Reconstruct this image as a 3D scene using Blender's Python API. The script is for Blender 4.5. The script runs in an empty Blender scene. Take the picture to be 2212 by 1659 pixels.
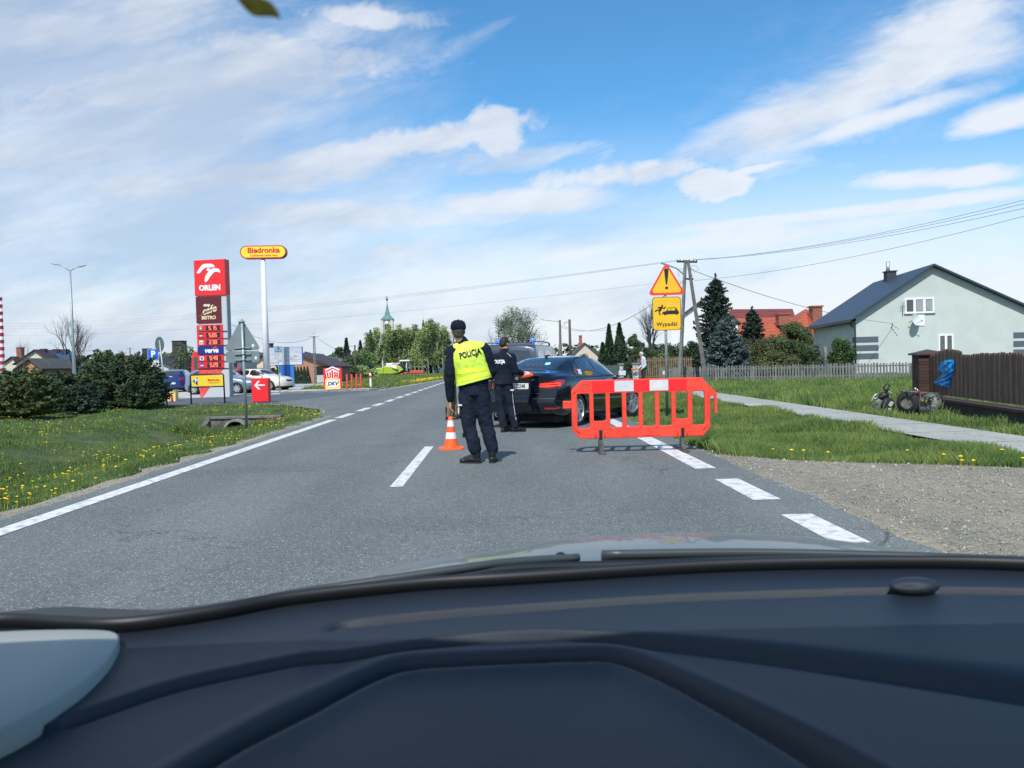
import bpy, bmesh, math, random
import numpy as np
from mathutils import Vector, Matrix, Euler
from mathutils.bvhtree import BVHTree
from mathutils.geometry import delaunay_2d_cdt

sc = bpy.context.scene
COL = sc.collection
R = math.radians
# ------------------------------------------------------------------ camera
FPX, CXP, CYP = 1725.0, 1106.0, 829.5          # photograph measured at 2212 x 1659
CAMH, PITCH, ROLL = 1.3, R(-1.48), R(1.5)
cd = bpy.data.cameras.new('camera'); cam = bpy.data.objects.new('camera', cd); COL.objects.link(cam)
cam.location = (0, 0, CAMH)
fw = Vector((0, math.cos(PITCH), math.sin(PITCH))); up0 = Vector((0, -math.sin(PITCH), math.cos(PITCH))); rt0 = Vector((1, 0, 0))
up = up0 * math.cos(ROLL) + rt0 * math.sin(ROLL); rt = rt0 * math.cos(ROLL) - up0 * math.sin(ROLL)
cam.matrix_world = Matrix(((rt.x, up.x, -fw.x, 0), (rt.y, up.y, -fw.y, 0), (rt.z, up.z, -fw.z, CAMH), (0, 0, 0, 1)))
cd.sensor_width = 36; cd.lens = 36 * FPX / 2212; cd.clip_start = 0.05; cd.clip_end = 6000
cd.dof.use_dof = True; cd.dof.focus_distance = 13.0; cd.dof.aperture_fstop = 8.0
sc.camera = cam
sc.view_settings.view_transform = 'Standard'; sc.view_settings.look = 'None'
sc.view_settings.exposure = 0.35; sc.view_settings.gamma = 1.0; sc.view_settings.use_curve_mapping = False
sc.cycles.max_bounces = 6; sc.cycles.transparent_max_bounces = 12; sc.cycles.use_denoising = True

def at(px, py, Y):
    """point at distance Y seen at a spot of the photograph (survey of the place)"""
    d = rt * ((px - CXP) / FPX) + up * (-(py - CYP) / FPX) + fw
    return Vector((0, 0, CAMH)) + d * (Y / d.y)
def gp(px, py, z=0.0):
    d = rt * ((px - CXP) / FPX) + up * (-(py - CYP) / FPX) + fw
    return Vector((0, 0, CAMH)) + d * ((z - CAMH) / d.z)

# ------------------------------------------------------------------ sun and sky
SUN_EL, SUN_AZ = 50.0, 193.0                     # azimuth of the sun measured from +Y clockwise
se, sa = R(SUN_EL), R(SUN_AZ)
sdir = Vector((math.sin(sa) * math.cos(se), math.cos(sa) * math.cos(se), math.sin(se)))
sl = bpy.data.lights.new('sun', 'SUN'); sl.energy = 3.6; sl.angle = R(0.53); sl.color = (1.0, 0.955, 0.88)
so = bpy.data.objects.new('sun', sl); COL.objects.link(so); so.rotation_euler = sdir.to_track_quat('Z', 'Y').to_euler()
so.location = (0, -20, 40)

class E:
    """tiny expression builder over shader math nodes"""
    nt = None
    def __init__(s, sock): s.s = sock
    @staticmethod
    def m(op, *a, clamp=False):
        n = E.nt.nodes.new('ShaderNodeMath'); n.operation = op; n.use_clamp = clamp
        for i, v in enumerate(a):
            if isinstance(v, E): E.nt.links.new(v.s, n.inputs[i])
            else: n.inputs[i].default_value = v
        return E(n.outputs[0])
    def __add__(a, b): return E.m('ADD', a, b)
    def __sub__(a, b): return E.m('SUBTRACT', a, b)
    def __mul__(a, b): return E.m('MULTIPLY', a, b)
    def __truediv__(a, b): return E.m('DIVIDE', a, b)
    __radd__ = __add__; __rmul__ = __mul__
    def __rsub__(a, b): return E.m('SUBTRACT', b, a)
    def sat(a): return E.m('ADD', a, 0.0, clamp=True)
    def ss(a, lo, hi):
        n = E.nt.nodes.new('ShaderNodeMapRange'); n.interpolation_type = 'SMOOTHSTEP'
        E.nt.links.new(a.s, n.inputs[0]); n.inputs[1].default_value = lo; n.inputs[2].default_value = hi
        return E(n.outputs[0])
def e_max(a, b): return E.m('MAXIMUM', a, b)
def e_noise(vec, scale, detail=4, rough=.55, dist=0.0, kind='FBM'):
    n = E.nt.nodes.new('ShaderNodeTexNoise'); n.inputs['Scale'].default_value = scale; n.inputs['Detail'].default_value = detail
    n.inputs['Roughness'].default_value = rough; n.inputs['Distortion'].default_value = dist
    E.nt.links.new(vec.s, n.inputs['Vector']); return E(n.outputs[0])
def e_comb(x, y, z):
    n = E.nt.nodes.new('ShaderNodeCombineXYZ')
    for i, v in enumerate((x, y, z)):
        if isinstance(v, E): E.nt.links.new(v.s, n.inputs[i])
        else: n.inputs[i].default_value = v
    return E(n.outputs[0])
def e_sep(v):
    n = E.nt.nodes.new('ShaderNodeSeparateXYZ'); E.nt.links.new(v.s, n.inputs[0]); return [E(o) for o in n.outputs]
def e_mix(f, a, b):
    n = E.nt.nodes.new('ShaderNodeMix'); n.data_type = 'RGBA'
    for idx, v in ((0, f), (6, a), (7, b)):
        if isinstance(v, E): E.nt.links.new(v.s, n.inputs[idx])
        elif idx == 0: n.inputs[0].default_value = v
        else: n.inputs[idx].default_value = (*v, 1)
    return E(n.outputs[2])

w = bpy.data.worlds.new('World'); sc.world = w; w.use_nodes = True
nt = w.node_tree; nt.nodes.clear(); E.nt = nt
wo = nt.nodes.new('ShaderNodeOutputWorld'); bg = nt.nodes.new('ShaderNodeBackground'); bg.inputs[1].default_value = SKY_STR = 0.105
sky = nt.nodes.new('ShaderNodeTexSky'); sky.sky_type = 'NISHITA'; sky.sun_disc = False
sky.sun_elevation = se; sky.sun_rotation = sa; sky.air_density = 1.0; sky.dust_density = 0.4; sky.ozone_density = 3.0
tc = nt.nodes.new('ShaderNodeTexCoord')
dx, dy, dz = e_sep(E(tc.outputs['Generated']))
ady = e_max(E.m('ABSOLUTE', dy), 0.12)
U = dx / ady; V = e_max(dz, 0.0) / ady            # tangent plane of the direction, not of the lens
def px_u(x): return (x - 1106) / 1725
def px_v(y, x=1106): return (785 - (x - 1106) * math.tan(R(1.5)) - y) / 1725
uv = e_comb(U, V, 0.0)
wr = e_noise(e_comb(U * 1.0, V * 2.0, 0.0), 2.6, 5, .6)
Vr = V - U * 0.20                                  # streaks rise to the right
n1 = e_noise(e_comb(U * 1.0, Vr * 2.9, 0.3), 2.2, 7, .52, .25)
n2 = e_noise(e_comb(U * 1.8, Vr * 4.6, 3.1), 3.8, 7, .58, .3)
n3 = e_noise(e_comb(U * 3.2, Vr * 4.0, 7.7), 7.0, 8, .6, .3)
# cover: thick towards the left and the horizon, open at the top right of centre
cov = (0.52 - V * 1.15).sat() * 1.0
leftb = ((U * -1.0) - 0.02).ss(-0.18, 0.5) * 0.42
rightb = (U + V * 0.25).ss(0.22, 0.62) * 0.10
hor = V.ss(0.24, 0.04) * 0.34
dens = n1 * 0.62 + n2 * 0.38 + cov * 0.32 + leftb + rightb + hor - 0.16
wisp = dens.ss(0.42, 0.92)
def ell(x, y, rx, ry, rot=0.0, n=n3, amp=0.9, soft=.35):
    """a cloud of its own at a direction, edge broken by noise"""
    cu, cv = px_u(x), px_v(y, x); a, b = rx / 1725, ry / 1725; c, s = math.cos(R(rot)), math.sin(R(rot))
    p = ((U - cu) * c + (V - cv) * s) * (1 / a); q = ((V - cv) * c - (U - cu) * s) * (1 / b)
    d = E.m('SQRT', p * p + q * q) + (n - 0.5) * (amp * 2)
    return d.ss(1.0 + soft, 1.0 - soft)
puffs = None
for a in [(1548, 402, 82, 38, 4, n3, .8, .22), (1085, 290, 60, 52, 10, n3, 1.1, .4), (870, 318, 250, 30, 6, n3, 1.2, .5),
          (800, 45, 120, 26, -6, n3, 1.2, .55), (850, 545, 70, 22, 0, n3, 1.0, .5), (1105, 625, 44, 12, 0, n3, .9, .5),
          (1900, 262, 230, 26, 16, n2, 1.3, .6), (2170, 262, 150, 34, 14, n2, 1.0, .5), (2050, 385, 200, 22, 3, n2, 1.3, .6),
          (1790, 465, 700, 16, 5, n2, 1.2, .8), (1620, 372, 110, 9, 12, n3, 1.0, .6), (480, 170, 380, 95, 6, n2, 1.4, .7),
          (1100, 800, 60, 5, 0, n3, .6, .6), (560, 380, 520, 46, 3, n2, 1.5, .7), (2000, 130, 300, 90, 30, n2, 1.6, .8), (90, 70, 420, 90, 4, n2, 1.3, .7), (1120, 440, 260, 30, 2, n2, 1.2, .7), (1480, 530, 620, 34, 4, n2, 1.1, .8), (700, 470, 500, 40, 0, n2, 1.2, .8), (1330, 385, 200, 24, 6, n3, 1.4, .7), (1780, 250, 330, 60, 18, n2, 1.7, .9), (330, 200, 420, 40, 5, n3, 1.2, .6), (180, 330, 420, 36, 3, n2, 1.2, .6), (640, 120, 200, 36, -8, n3, 1.3, .7)]:
    e = ell(*a); puffs = e if puffs is None else e_max(puffs, e)
C = e_max(wisp * 0.80, puffs * 0.88)
C = e_max(C, V.ss(0.33, 0.05) * 0.96 * (0.72 + n2 * 0.55).sat())
shade = e_noise(e_comb(U * 1.4, Vr * 4.5, 9.0), 3.0, 6, .6)
grey = (shade - 0.06 - U * 0.30 + V * 0.12).ss(0.30, 0.74)
SK = nt.nodes.new('ShaderNodeMix'); SK.data_type = 'RGBA'; SK.blend_type = 'MULTIPLY'; SK.inputs[0].default_value = 1.0
nt.links.new(sky.outputs[0], SK.inputs[6]); SK.inputs[7].default_value = (0.60, 1.12, 1.33, 1)
white = e_mix(grey, (6.7, 6.9, 7.25), (4.2, 4.8, 5.8))
fin = e_mix(C, E(SK.outputs[2]), white)
nt.links.new(fin.s, bg.inputs[0]); nt.links.new(bg.outputs[0], wo.inputs[0])

# ------------------------------------------------------------------ materials
MATS = {}
def mat(name, col, rough=.6, metal=0.0, var=0.0, scale=4.0, bump=0.0, bscale=40.0, coat=0.0, emit=None, col2=None, spec=.5,
        detail=5, cover=None, stretch=None, alpha=1.0, lo=.38, hi=.62):
    if name in MATS: return MATS[name]
    m = bpy.data.materials.new(name); m.use_nodes = True; t = m.node_tree; b = t.nodes['Principled BSDF']
    b.inputs['Base Color'].default_value = (*col, 1); b.inputs['Roughness'].default_value = rough; b.inputs['Metallic'].default_value = metal
    b.inputs['Coat Weight'].default_value = coat; b.inputs['Specular IOR Level'].default_value = spec
    b.inputs['Coat Roughness'].default_value = .04
    if alpha < 1: b.inputs['Alpha'].default_value = alpha
    E.nt = t
    c = t.nodes.new('ShaderNodeTexCoord'); v = E(c.outputs['Object'])
    if stretch:
        mp = t.nodes.new('ShaderNodeMapping'); mp.inputs['Scale'].default_value = stretch; t.links.new(v.s, mp.inputs['Vector']); v = E(mp.outputs[0])
    if col2 is None and var > 0: col2 = tuple(min(1, x * (1 + var)) for x in col); col = tuple(x * (1 - var) for x in col)
    if col2 is not None:
        n = e_noise(v, scale, detail, .6)
        t.links.new(e_mix(n.ss(lo, hi), col, col2).s, b.inputs['Base Color'])
    if bump > 0:
        n = e_noise(v, bscale, 4, .6); bp = t.nodes.new('ShaderNodeBump'); bp.inputs['Strength'].default_value = bump; bp.inputs['Distance'].default_value = .02
        t.links.new(n.s, bp.inputs['Height']); t.links.new(bp.outputs[0], b.inputs['Normal'])
    if emit: b.inputs['Emission Color'].default_value = (*emit[0], 1); b.inputs['Emission Strength'].default_value = emit[1]
    MATS[name] = m; return m

# ------------------------------------------------------------------ mesh builder
def tag(o, label=None, cat=None, group=None, kind=None):
    if label: o['label'] = label
    if cat: o['category'] = cat
    if group: o['group'] = group
    if kind: o['kind'] = kind
    return o
def thing(name, label, cat, loc=(0, 0, 0), rz=0.0, group=None):
    o = bpy.data.objects.new(name, None); COL.objects.link(o); o.location = loc; o.rotation_euler = (0, 0, rz); o.empty_display_size = .2
    return tag(o, label, cat, group)
def link(name, me, parent=None):
    o = bpy.data.objects.new(name, me); COL.objects.link(o)
    if parent is not None: o.parent = parent
    return o
class MB:
    def __init__(s): s.v = []; s.f = []; s.M = Matrix.Identity(4); s.mi = []; s.cur = 0
    def add(s, vs, fs):
        k = len(s.v); M = s.M
        s.v.extend([tuple(M @ Vector(p)) for p in vs]); s.f.extend([tuple(i + k for i in f) for f in fs]); s.mi.extend([s.cur] * len(fs)); return s
    def box(s, c, d, rz=0.0, rx=0.0, ry=0.0):
        m = Matrix.Translation(c) @ Euler((rx, ry, rz)).to_matrix().to_4x4(); x, y, z = d[0] / 2, d[1] / 2, d[2] / 2
        vs = [m @ Vector(p) for p in ((-x, -y, -z), (x, -y, -z), (x, y, -z), (-x, y, -z), (-x, -y, z), (x, -y, z), (x, y, z), (-x, y, z))]
        return s.add(vs, [(0, 3, 2, 1), (4, 5, 6, 7), (0, 1, 5, 4), (1, 2, 6, 5), (2, 3, 7, 6), (3, 0, 4, 7)])
    def bb(s, x0, x1, y0, y1, z0, z1): return s.box(((x0 + x1) / 2, (y0 + y1) / 2, (z0 + z1) / 2), (x1 - x0, y1 - y0, z1 - z0))
    def prism(s, poly, a, b, plane='xz'):
        """2D outline extruded between a and b along the missing axis"""
        def P(p, h): return (p[0], h, p[1]) if plane == 'xz' else ((h, p[0], p[1]) if plane == 'yz' else (p[0], p[1], h))
        n = len(poly); vs = [P(p, a) for p in poly] + [P(p, b) for p in poly]
        fs = [tuple(range(n)), tuple(range(2 * n - 1, n - 1, -1))] + [(i, i + n, (i + 1) % n + n, (i + 1) % n) for i in range(n)]
        return s.add(vs, fs)
    def tube(s, pts, r, n=8, cap=True, flat=None):
        pts = [Vector(p) for p in pts]
        if not isinstance(r, (list, tuple)): r = [r] * len(pts)
        vs, fs = [], []; prev = None
        for i, p in enumerate(pts):
            d = (pts[min(i + 1, len(pts) - 1)] - pts[max(i - 1, 0)]).normalized()
            if prev is None: a = d.orthogonal().normalized() if abs(d.x) > .9 else d.cross(Vector((1, 0, 0))).cross(d).normalized()
            else: a = (prev - d * prev.dot(d)).normalized()
            prev = a; b = d.cross(a)
            ra, rb = r[i] if isinstance(r[i], (tuple, list)) else (r[i], r[i])
            for k in range(n):
                t = 2 * math.pi * k / n; vs.append(p + a * math.cos(t) * ra + b * math.sin(t) * rb)
        for i in range(len(pts) - 1):
            for k in range(n):
                k2 = (k + 1) % n; fs.append((i * n + k, i * n + k2, (i + 1) * n + k2, (i + 1) * n + k))
        if cap: fs.append(tuple(range(n - 1, -1, -1))); fs.append(tuple((len(pts) - 1) * n + k for k in range(n)))
        return s.add(vs, fs)
    def cyl(s, c0, c1, r0, r1=None, n=16): return s.tube([c0, c1], [r0, r0 if r1 is None else r1], n)
    def lathe(s, prof, n=24, c=(0, 0, 0), axis='z'):
        vs, fs = [], []; m = len(prof)
        for k in range(n):
            t = 2 * math.pi * k / n
            for (r, z) in prof:
                x, y = r * math.cos(t), r * math.sin(t)
                p = (x, y, z) if axis == 'z' else ((z, x, y) if axis == 'x' else (x, z, y))
                vs.append((p[0] + c[0], p[1] + c[1], p[2] + c[2]))
        for k in range(n):
            k2 = (k + 1) % n
            for i in range(m - 1): fs.append((k * m + i, k2 * m + i, k2 * m + i + 1, k * m + i + 1))
        return s.add(vs, fs)
    def ball(s, c, r, nu=12, nv=8, rot=None):
        if not isinstance(r, (tuple, list)): r = (r, r, r)
        vs, fs = [], []; q = rot.to_matrix() if rot else Matrix.Identity(3)
        for j in range(nv + 1):
            ph = math.pi * j / nv
            for i in range(nu):
                t = 2 * math.pi * i / nu
                vs.append(Vector(c) + q @ Vector((r[0] * math.sin(ph) * math.cos(t), r[1] * math.sin(ph) * math.sin(t), r[2] * math.cos(ph))))
        for j in range(nv):
            for i in range(nu): fs.append((j * nu + i, (j + 1) * nu + i, (j + 1) * nu + (i + 1) % nu, j * nu + (i + 1) % nu))
        return s.add(vs, fs)
    def limb(s, pts, rs, n=10):
        s.tube(pts, rs, n)
        for p, r in zip(pts, rs):
            rr = r if not isinstance(r, (tuple, list)) else min(r)
            s.ball(p, rr * .99, 10, 8)
        return s
    def mesh(s, name):
        me = bpy.data.meshes.new(name); me.from_pydata(s.v, [], s.f); me.update()
        bm = bmesh.new(); bm.from_mesh(me); bmesh.ops.remove_doubles(bm, verts=bm.verts, dist=1e-6)
        bmesh.ops.recalc_face_normals(bm, faces=bm.faces); bm.to_mesh(me); bm.free(); return me
    def build(s, name, m, parent=None, smooth=False, bevel=0.0, seg=2, raw=False, auto=None):
        if raw: me = bpy.data.meshes.new(name); me.from_pydata(s.v, [], s.f); me.update()
        elif isinstance(m, (list, tuple)):
            me = bpy.data.meshes.new(name); me.from_pydata(s.v, [], s.f); me.polygons.foreach_set('material_index', s.mi); me.update()
        else: me = s.mesh(name)
        for x in (m if isinstance(m, (list, tuple)) else [m]): me.materials.append(x)
        o = link(name, me, parent)
        if smooth: me.polygons.foreach_set('use_smooth', [True] * len(me.polygons))
        if auto: me.polygons.foreach_set('use_smooth', [True] * len(me.polygons)); me.set_sharp_from_angle(angle=R(auto))
        if bevel: b = o.modifiers.new('bevel', 'BEVEL'); b.width = bevel; b.segments = seg; b.limit_method = 'ANGLE'; b.angle_limit = R(35)
        return o
def np_mesh(name, verts, faces, m, parent=None, smooth=False):
    """fast mesh from arrays; faces (n,3) or (n,4)"""
    me = bpy.data.meshes.new(name); k = faces.shape[1]
    me.vertices.add(len(verts)); me.vertices.foreach_set('co', verts.astype(np.float32).ravel())
    me.loops.add(faces.size); me.loops.foreach_set('vertex_index', faces.astype(np.int32).ravel())
    me.polygons.add(len(faces)); me.polygons.foreach_set('loop_start', np.arange(0, faces.size, k, dtype=np.int32))
    me.polygons.foreach_set('loop_total', np.full(len(faces), k, dtype=np.int32))
    if smooth: me.polygons.foreach_set('use_smooth', np.ones(len(faces), dtype=bool))
    me.update(calc_edges=True); me.materials.append(m); return link(name, me, parent)

def evaluated(me, mods):
    """apply modifiers to a mesh and return the new mesh"""
    o = bpy.data.objects.new('tmp', me); COL.objects.link(o)
    for kind, kw in mods:
        md = o.modifiers.new('m', kind)
        for k, v in kw.items(): setattr(md, k, v)
    dg = bpy.context.evaluated_depsgraph_get(); dg.update()
    r = bpy.data.meshes.new_from_object(o.evaluated_get(dg)); bpy.data.objects.remove(o); return r
def text_geo(body, size=1.0, offset=0.0, extrude=0.0, align='CENTER', shear=0.0, xs=1.0, spacing=1.0):
    c = bpy.data.curves.new('t', 'FONT'); c.body = body; c.size = size; c.offset = offset; c.extrude = extrude; c.align_x = align; c.align_y = 'CENTER'
    c.shear = shear; c.space_character = spacing; c.resolution_u = 4
    me = evaluated(c, []) if False else None
    o = bpy.data.objects.new('t', c); COL.objects.link(o); dg = bpy.context.evaluated_depsgraph_get(); dg.update()
    me = bpy.data.meshes.new_from_object(o.evaluated_get(dg)); bpy.data.objects.remove(o); bpy.data.curves.remove(c)
    vs = [(v.co.x * xs, v.co.y, v.co.z) for v in me.vertices]; fs = [tuple(p.vertices) for p in me.polygons]; bpy.data.meshes.remove(me)
    return vs, fs
def lettering(parent, body, size, m, M, offset=0.0, name='lettering', xs=1.0, shear=0.0, spacing=1.0, depth=.004):
    """letters standing proud of a panel; M maps text plane to the parent's space"""
    vs, fs = text_geo(body, size, offset, depth, xs=xs, shear=shear, spacing=spacing)
    b = MB(); b.M = M; b.add(vs, fs); return b.build(name, m, parent)
def face_mat(x, y, z): # text facing -Y
    return Matrix.Translation((x, y, z)) @ Matrix.Rotation(R(90), 4, 'X')
def voxel(mb, size=.012, smooth=6, disp=None, name='m'):
    me = mb.mesh(name); mods = [('REMESH', dict(mode='VOXEL', voxel_size=size)), ('SMOOTH', dict(factor=.5, iterations=smooth))]
    for (strength, sc_) in (disp or []):
        t = bpy.data.textures.new('folds', 'CLOUDS'); t.noise_scale = sc_; t.noise_depth = 2
        mods.append(('DISPLACE', dict(texture=t, strength=strength, mid_level=.5, texture_coords='LOCAL')))
    r = evaluated(me, mods); r.polygons.foreach_set('use_smooth', [True] * len(r.polygons)); return r
def put(name, me, m, parent):
    me.materials.clear(); me.materials.append(m); o = link(name, me, parent); return o
def bvh_of(me): return BVHTree.FromPolygons([v.co.copy() for v in me.vertices], [tuple(p.vertices) for p in me.polygons])
def bvh_join(mes):
    V, F = [], []
    for me in mes:
        k = len(V); V += [v.co.copy() for v in me.vertices]; F += [tuple(i + k for i in p.vertices) for p in me.polygons]
    return BVHTree.FromPolygons(V, F)
def inside(p, poly):
    c = False; n = len(poly)
    for i in range(n):
        a, b = poly[i], poly[i - 1]
        if (a[1] > p[1]) != (b[1] > p[1]) and p[0] < (b[0] - a[0]) * (p[1] - a[1]) / (b[1] - a[1]) + a[0]: c = not c
    return c
def smooth_poly(poly, it=2, keep=.25):
    for _ in range(it):
        q = []
        for i in range(len(poly)):
            a, b = poly[i], poly[(i + 1) % len(poly)]
            q.append((a[0] * (1 - keep) + b[0] * keep, a[1] * (1 - keep) + b[1] * keep)); q.append((a[0] * keep + b[0] * (1 - keep), a[1] * keep + b[1] * (1 - keep)))
        poly = q
    return poly
def patch(bvh, poly, side, off=.004, step=.06, it=2, thick=0.0):
    """a panel following a body: outline drawn in side/rear/front elevation and laid onto the surface"""
    poly = smooth_poly(poly, it) if it else poly
    out = []
    for i in range(len(poly)):
        a, b = Vector(poly[i]), Vector(poly[(i + 1) % len(poly)]); k = max(1, int((b - a).length / step))
        out += [a.lerp(b, j / k) for j in range(k)]
    xs = [p.x for p in out]; ys = [p.y for p in out]; n = len(out); pts = list(out)
    x = min(xs) + step / 2
    while x < max(xs):
        y = min(ys) + step / 2
        while y < max(ys):
            if inside((x, y), poly): pts.append(Vector((x, y)))
            y += step
        x += step
    v2, _, f2, *_r = delaunay_2d_cdt(pts, [(i, (i + 1) % n) for i in range(n)], [list(range(n))], 1, 1e-5)
    o3 = []
    for p in v2:
        if side == 'R': o, d = Vector((5, p.x, p.y)), Vector((-1, 0, 0))
        elif side == 'L': o, d = Vector((-5, p.x, p.y)), Vector((1, 0, 0))
        elif side == 'B': o, d = Vector((p.x, -5, p.y)), Vector((0, 1, 0))
        elif side == 'F': o, d = Vector((p.x, 9, p.y)), Vector((0, -1, 0))
        elif side in ('BR', 'BL'): k_ = 1 if side == 'BR' else -1; d = Vector((-.64 * k_, .77, 0)); o = Vector((.77 * k_, .64, 0)) * p.x + Vector((0, 0, p.y)) - d * 5
        else: o, d = Vector((p.x, p.y, 9)), Vector((0, 0, -1))
        h = bvh.ray_cast(o, d)
        if h[0] is None: h = bvh.find_nearest(o + d * 4.2) ; q = h[0]; nn = -d
        else: q = h[0]; nn = h[1] if h[1].dot(d) < 0 else -h[1]
        o3.append(q + nn * off)
    mb = MB(); mb.add(o3, [tuple(f) for f in f2]); return mb
# ================================================================== GROUND AND ROADS
def lx(y): return -4.2 - .015 * y
def cxr(y): return -1.12 - .018 * y
def rx_(y): return 2.42 - .016 * y
def road_l(y): return lx(y) - .36
def road_r(y): return rx_(y) + .42
GRAV = [(12, 6.4), (5.64, 8.8), (4.35, 9.48), (3.4, 9.95), (2.8, 10.7), (2.62, 12.1), (2.62, 15.7), (2.5, 25), (1.7, 70)]
def grav_x(y):
    """x of the gravel's outer edge at distance y"""
    if y < 6.4: return 30
    for (a, b), (c, d) in zip(GRAV, GRAV[1:]):
        if b <= y <= d: return a + (c - a) * (y - b) / (d - b)
    return 1.6
rng = np.random.default_rng(5)
WEDGE = [(-4.85, 20.5), (-5.84, 25.0), (-7.42, 28.0), (-10.2, 30.8), (-14.3, 32.0), (-20, 32.4), (-60, 33)]   # front kerb of the side road
KERB = [(-7.6, 42.0), (-9.8, 44.0), (-13.5, 41.0), (-17, 39.2), (-24, 38.2), (-60, 38)]
def yf(x, line):
    if x > line[0][0]: return line[0][1] - (x - line[0][0]) * 4
    for (a, b), (c, d) in zip(line, line[1:]):
        if c <= x <= a: return b + (d - b) * (x - a) / (c - a)
    return line[-1][1]
def bumps(x, y): return .03 * math.sin(x * 1.3 + y * .7) + .025 * math.sin(x * 2.9 - y * 1.9 + 1) + .015 * math.sin(5.1 * x + 4.3 * y)
def hground(x, y):
    if y < -5: return -.05
    if x < road_l(y) - .15:
        if y < yf(x, WEDGE) + .1:
            z = -.02; t = (x + 8.3 + .01 * y) / 1.9
            k = max(0, min(1, (25.6 - y) / 1.2)) * min(1, max(0, (y + 2) / 4))
            z -= .50 * math.exp(-t * t) * k
            e = min(1, (road_l(y) - .15 - x) / .8)
            f = max(0, min(1, (yf(x, WEDGE) - y) / .8))
            return z + bumps(x, y) * e * f
        if y < 70 and not (x > -13.5 and y > 46.5 and x < -8): return -.05
        if x > -8 and y > 40: return -.02 + min(1, max(0, (road_l(y) - .5 - x) / 2)) * .08 + bumps(x, y) * .3
        return bumps(x, y) * min(1, max(0, (y - 46) / 4))
    if x > road_r(y):
        gx = grav_x(y)
        if x < gx or y < 6.4: return -.03
        e = min(1, (x - gx) / .5)
        if x < 6.15:
            t = (x - (gx + 6.1) / 2) / 1.0
            return -.02 + e * (-.16 * math.exp(-t * t) * min(1, max(0, (y - 9) / 4)) + bumps(x, y) * .8 * min(1, (6.15 - x) / .4))
        if x < 7.65: return -.03
        return -.02 + min(1, (x - 7.65) / 1.5) * (bumps(x, y) * 1.2 - .02) - min(.1, max(0, (y - 20) * .003))
    return -.06
def axis(segs):
    out = []
    for a, b, n in segs: out += list(np.linspace(a, b, n, endpoint=False))
    return out + [segs[-1][1]]
gx_ = axis([(-3000, -200, 8), (-200, -60, 10), (-60, -20, 30), (-20, -4, 90), (-4, 2, 8), (2, 9, 60), (9, 30, 60), (30, 100, 14), (100, 3000, 10)])
gy_ = axis([(-60, 0, 6), (0, 5, 10), (5, 34, 130), (34, 70, 60), (70, 150, 20), (150, 3500, 14)])
V = np.array([(x, y, hground(x, y)) for y in gy_ for x in gx_]); nx, ny = len(gx_), len(gy_)
Fq = np.array([(j * nx + i, j * nx + i + 1, (j + 1) * nx + i + 1, (j + 1) * nx + i) for j in range(ny - 1) for i in range(nx - 1)])
M_soil = mat('meadow_soil', (.030, .060, .016), .95, col2=(.075, .10, .030), scale=1.3, bump=.6, bscale=14)
g = np_mesh('ground', V, Fq, M_soil, smooth=True); g['kind'] = 'structure'

def speckle_mat(name, dark, light, speck, sscale, thr, band=None, rough=.85, bump=.5):
    m = bpy.data.materials.new(name); m.use_nodes = True; t = m.node_tree; b = t.nodes['Principled BSDF']; b.inputs['Roughness'].default_value = rough
    b.inputs['Specular IOR Level'].default_value = .35
    E.nt = t; c = E(t.nodes.new('ShaderNodeTexCoord').outputs['Object']); x, y, z = e_sep(c)
    big = e_noise(e_comb(x * .8, y * .22, 0), 1.1, 5, .6); mid = e_noise(c, 9.0, 4, .7); fine = e_noise(c, sscale, 2, .8); f2 = e_noise(c, sscale * .45, 3, .8)
    col = e_mix((big * .6 + mid * .4).ss(.36, .64), dark, light)
    if band:
        wv = E.m('SINE', (x + y * .018 + .35) * 3.55); col = e_mix(wv.ss(-.2, 1) * .35, col, band)
    if band:
        vo = t.nodes.new('ShaderNodeTexVoronoi'); vo.feature = 'DISTANCE_TO_EDGE'; vo.inputs['Scale'].default_value = .42; wv2 = e_noise(c, 1.7, 4, .7); v2 = e_comb(x + wv2 * .8, y * .55 + wv2 * .9, 0.0); t.links.new(v2.s, vo.inputs['Vector']); ck = E(vo.outputs['Distance']).ss(.007, .0015) * big.ss(.46, .60); col = e_mix(ck * .75, col, (.035, .04, .04)); st_ = e_noise(e_comb(x * .5, y * .9, 4.0), .8, 3, .5).ss(.60, .68); col = e_mix(st_ * .30, col, (.075, .085, .088))
    col = e_mix(fine.ss(thr, thr + .09) * .75, col, speck)
    col = e_mix(f2.ss(.46, .34) * .6, col, tuple(v * .35 for v in dark))
    t.links.new(col.s, b.inputs['Base Color'])
    bp = t.nodes.new('ShaderNodeBump'); bp.inputs['Strength'].default_value = bump; bp.inputs['Distance'].default_value = .01
    t.links.new(fine.s, bp.inputs['Height']); t.links.new(bp.outputs[0], b.inputs['Normal'])
    MATS[name] = m; return m
M_asph = speckle_mat('worn_asphalt', (.108, .127, .128), (.155, .174, .171), (.55, .57, .53), 62, .585, band=(.096, .113, .116))
M_asph2 = speckle_mat('new_asphalt', (.075, .095, .115), (.10, .122, .142), (.18, .2, .22), 60, .6)
M_grav = speckle_mat('gravel', (.175, .165, .130), (.31, .27, .195), (.48, .45, .38), 38, .56, bump=1.0)
M_conc = speckle_mat('pale_paving', (.40, .40, .375), (.50, .50, .47), (.6, .6, .56), 30, .62, bump=.2)
M_walk = speckle_mat('pavement_concrete', (.31, .325, .30), (.40, .41, .375), (.5, .5, .46), 26, .62, bump=.3)
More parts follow.
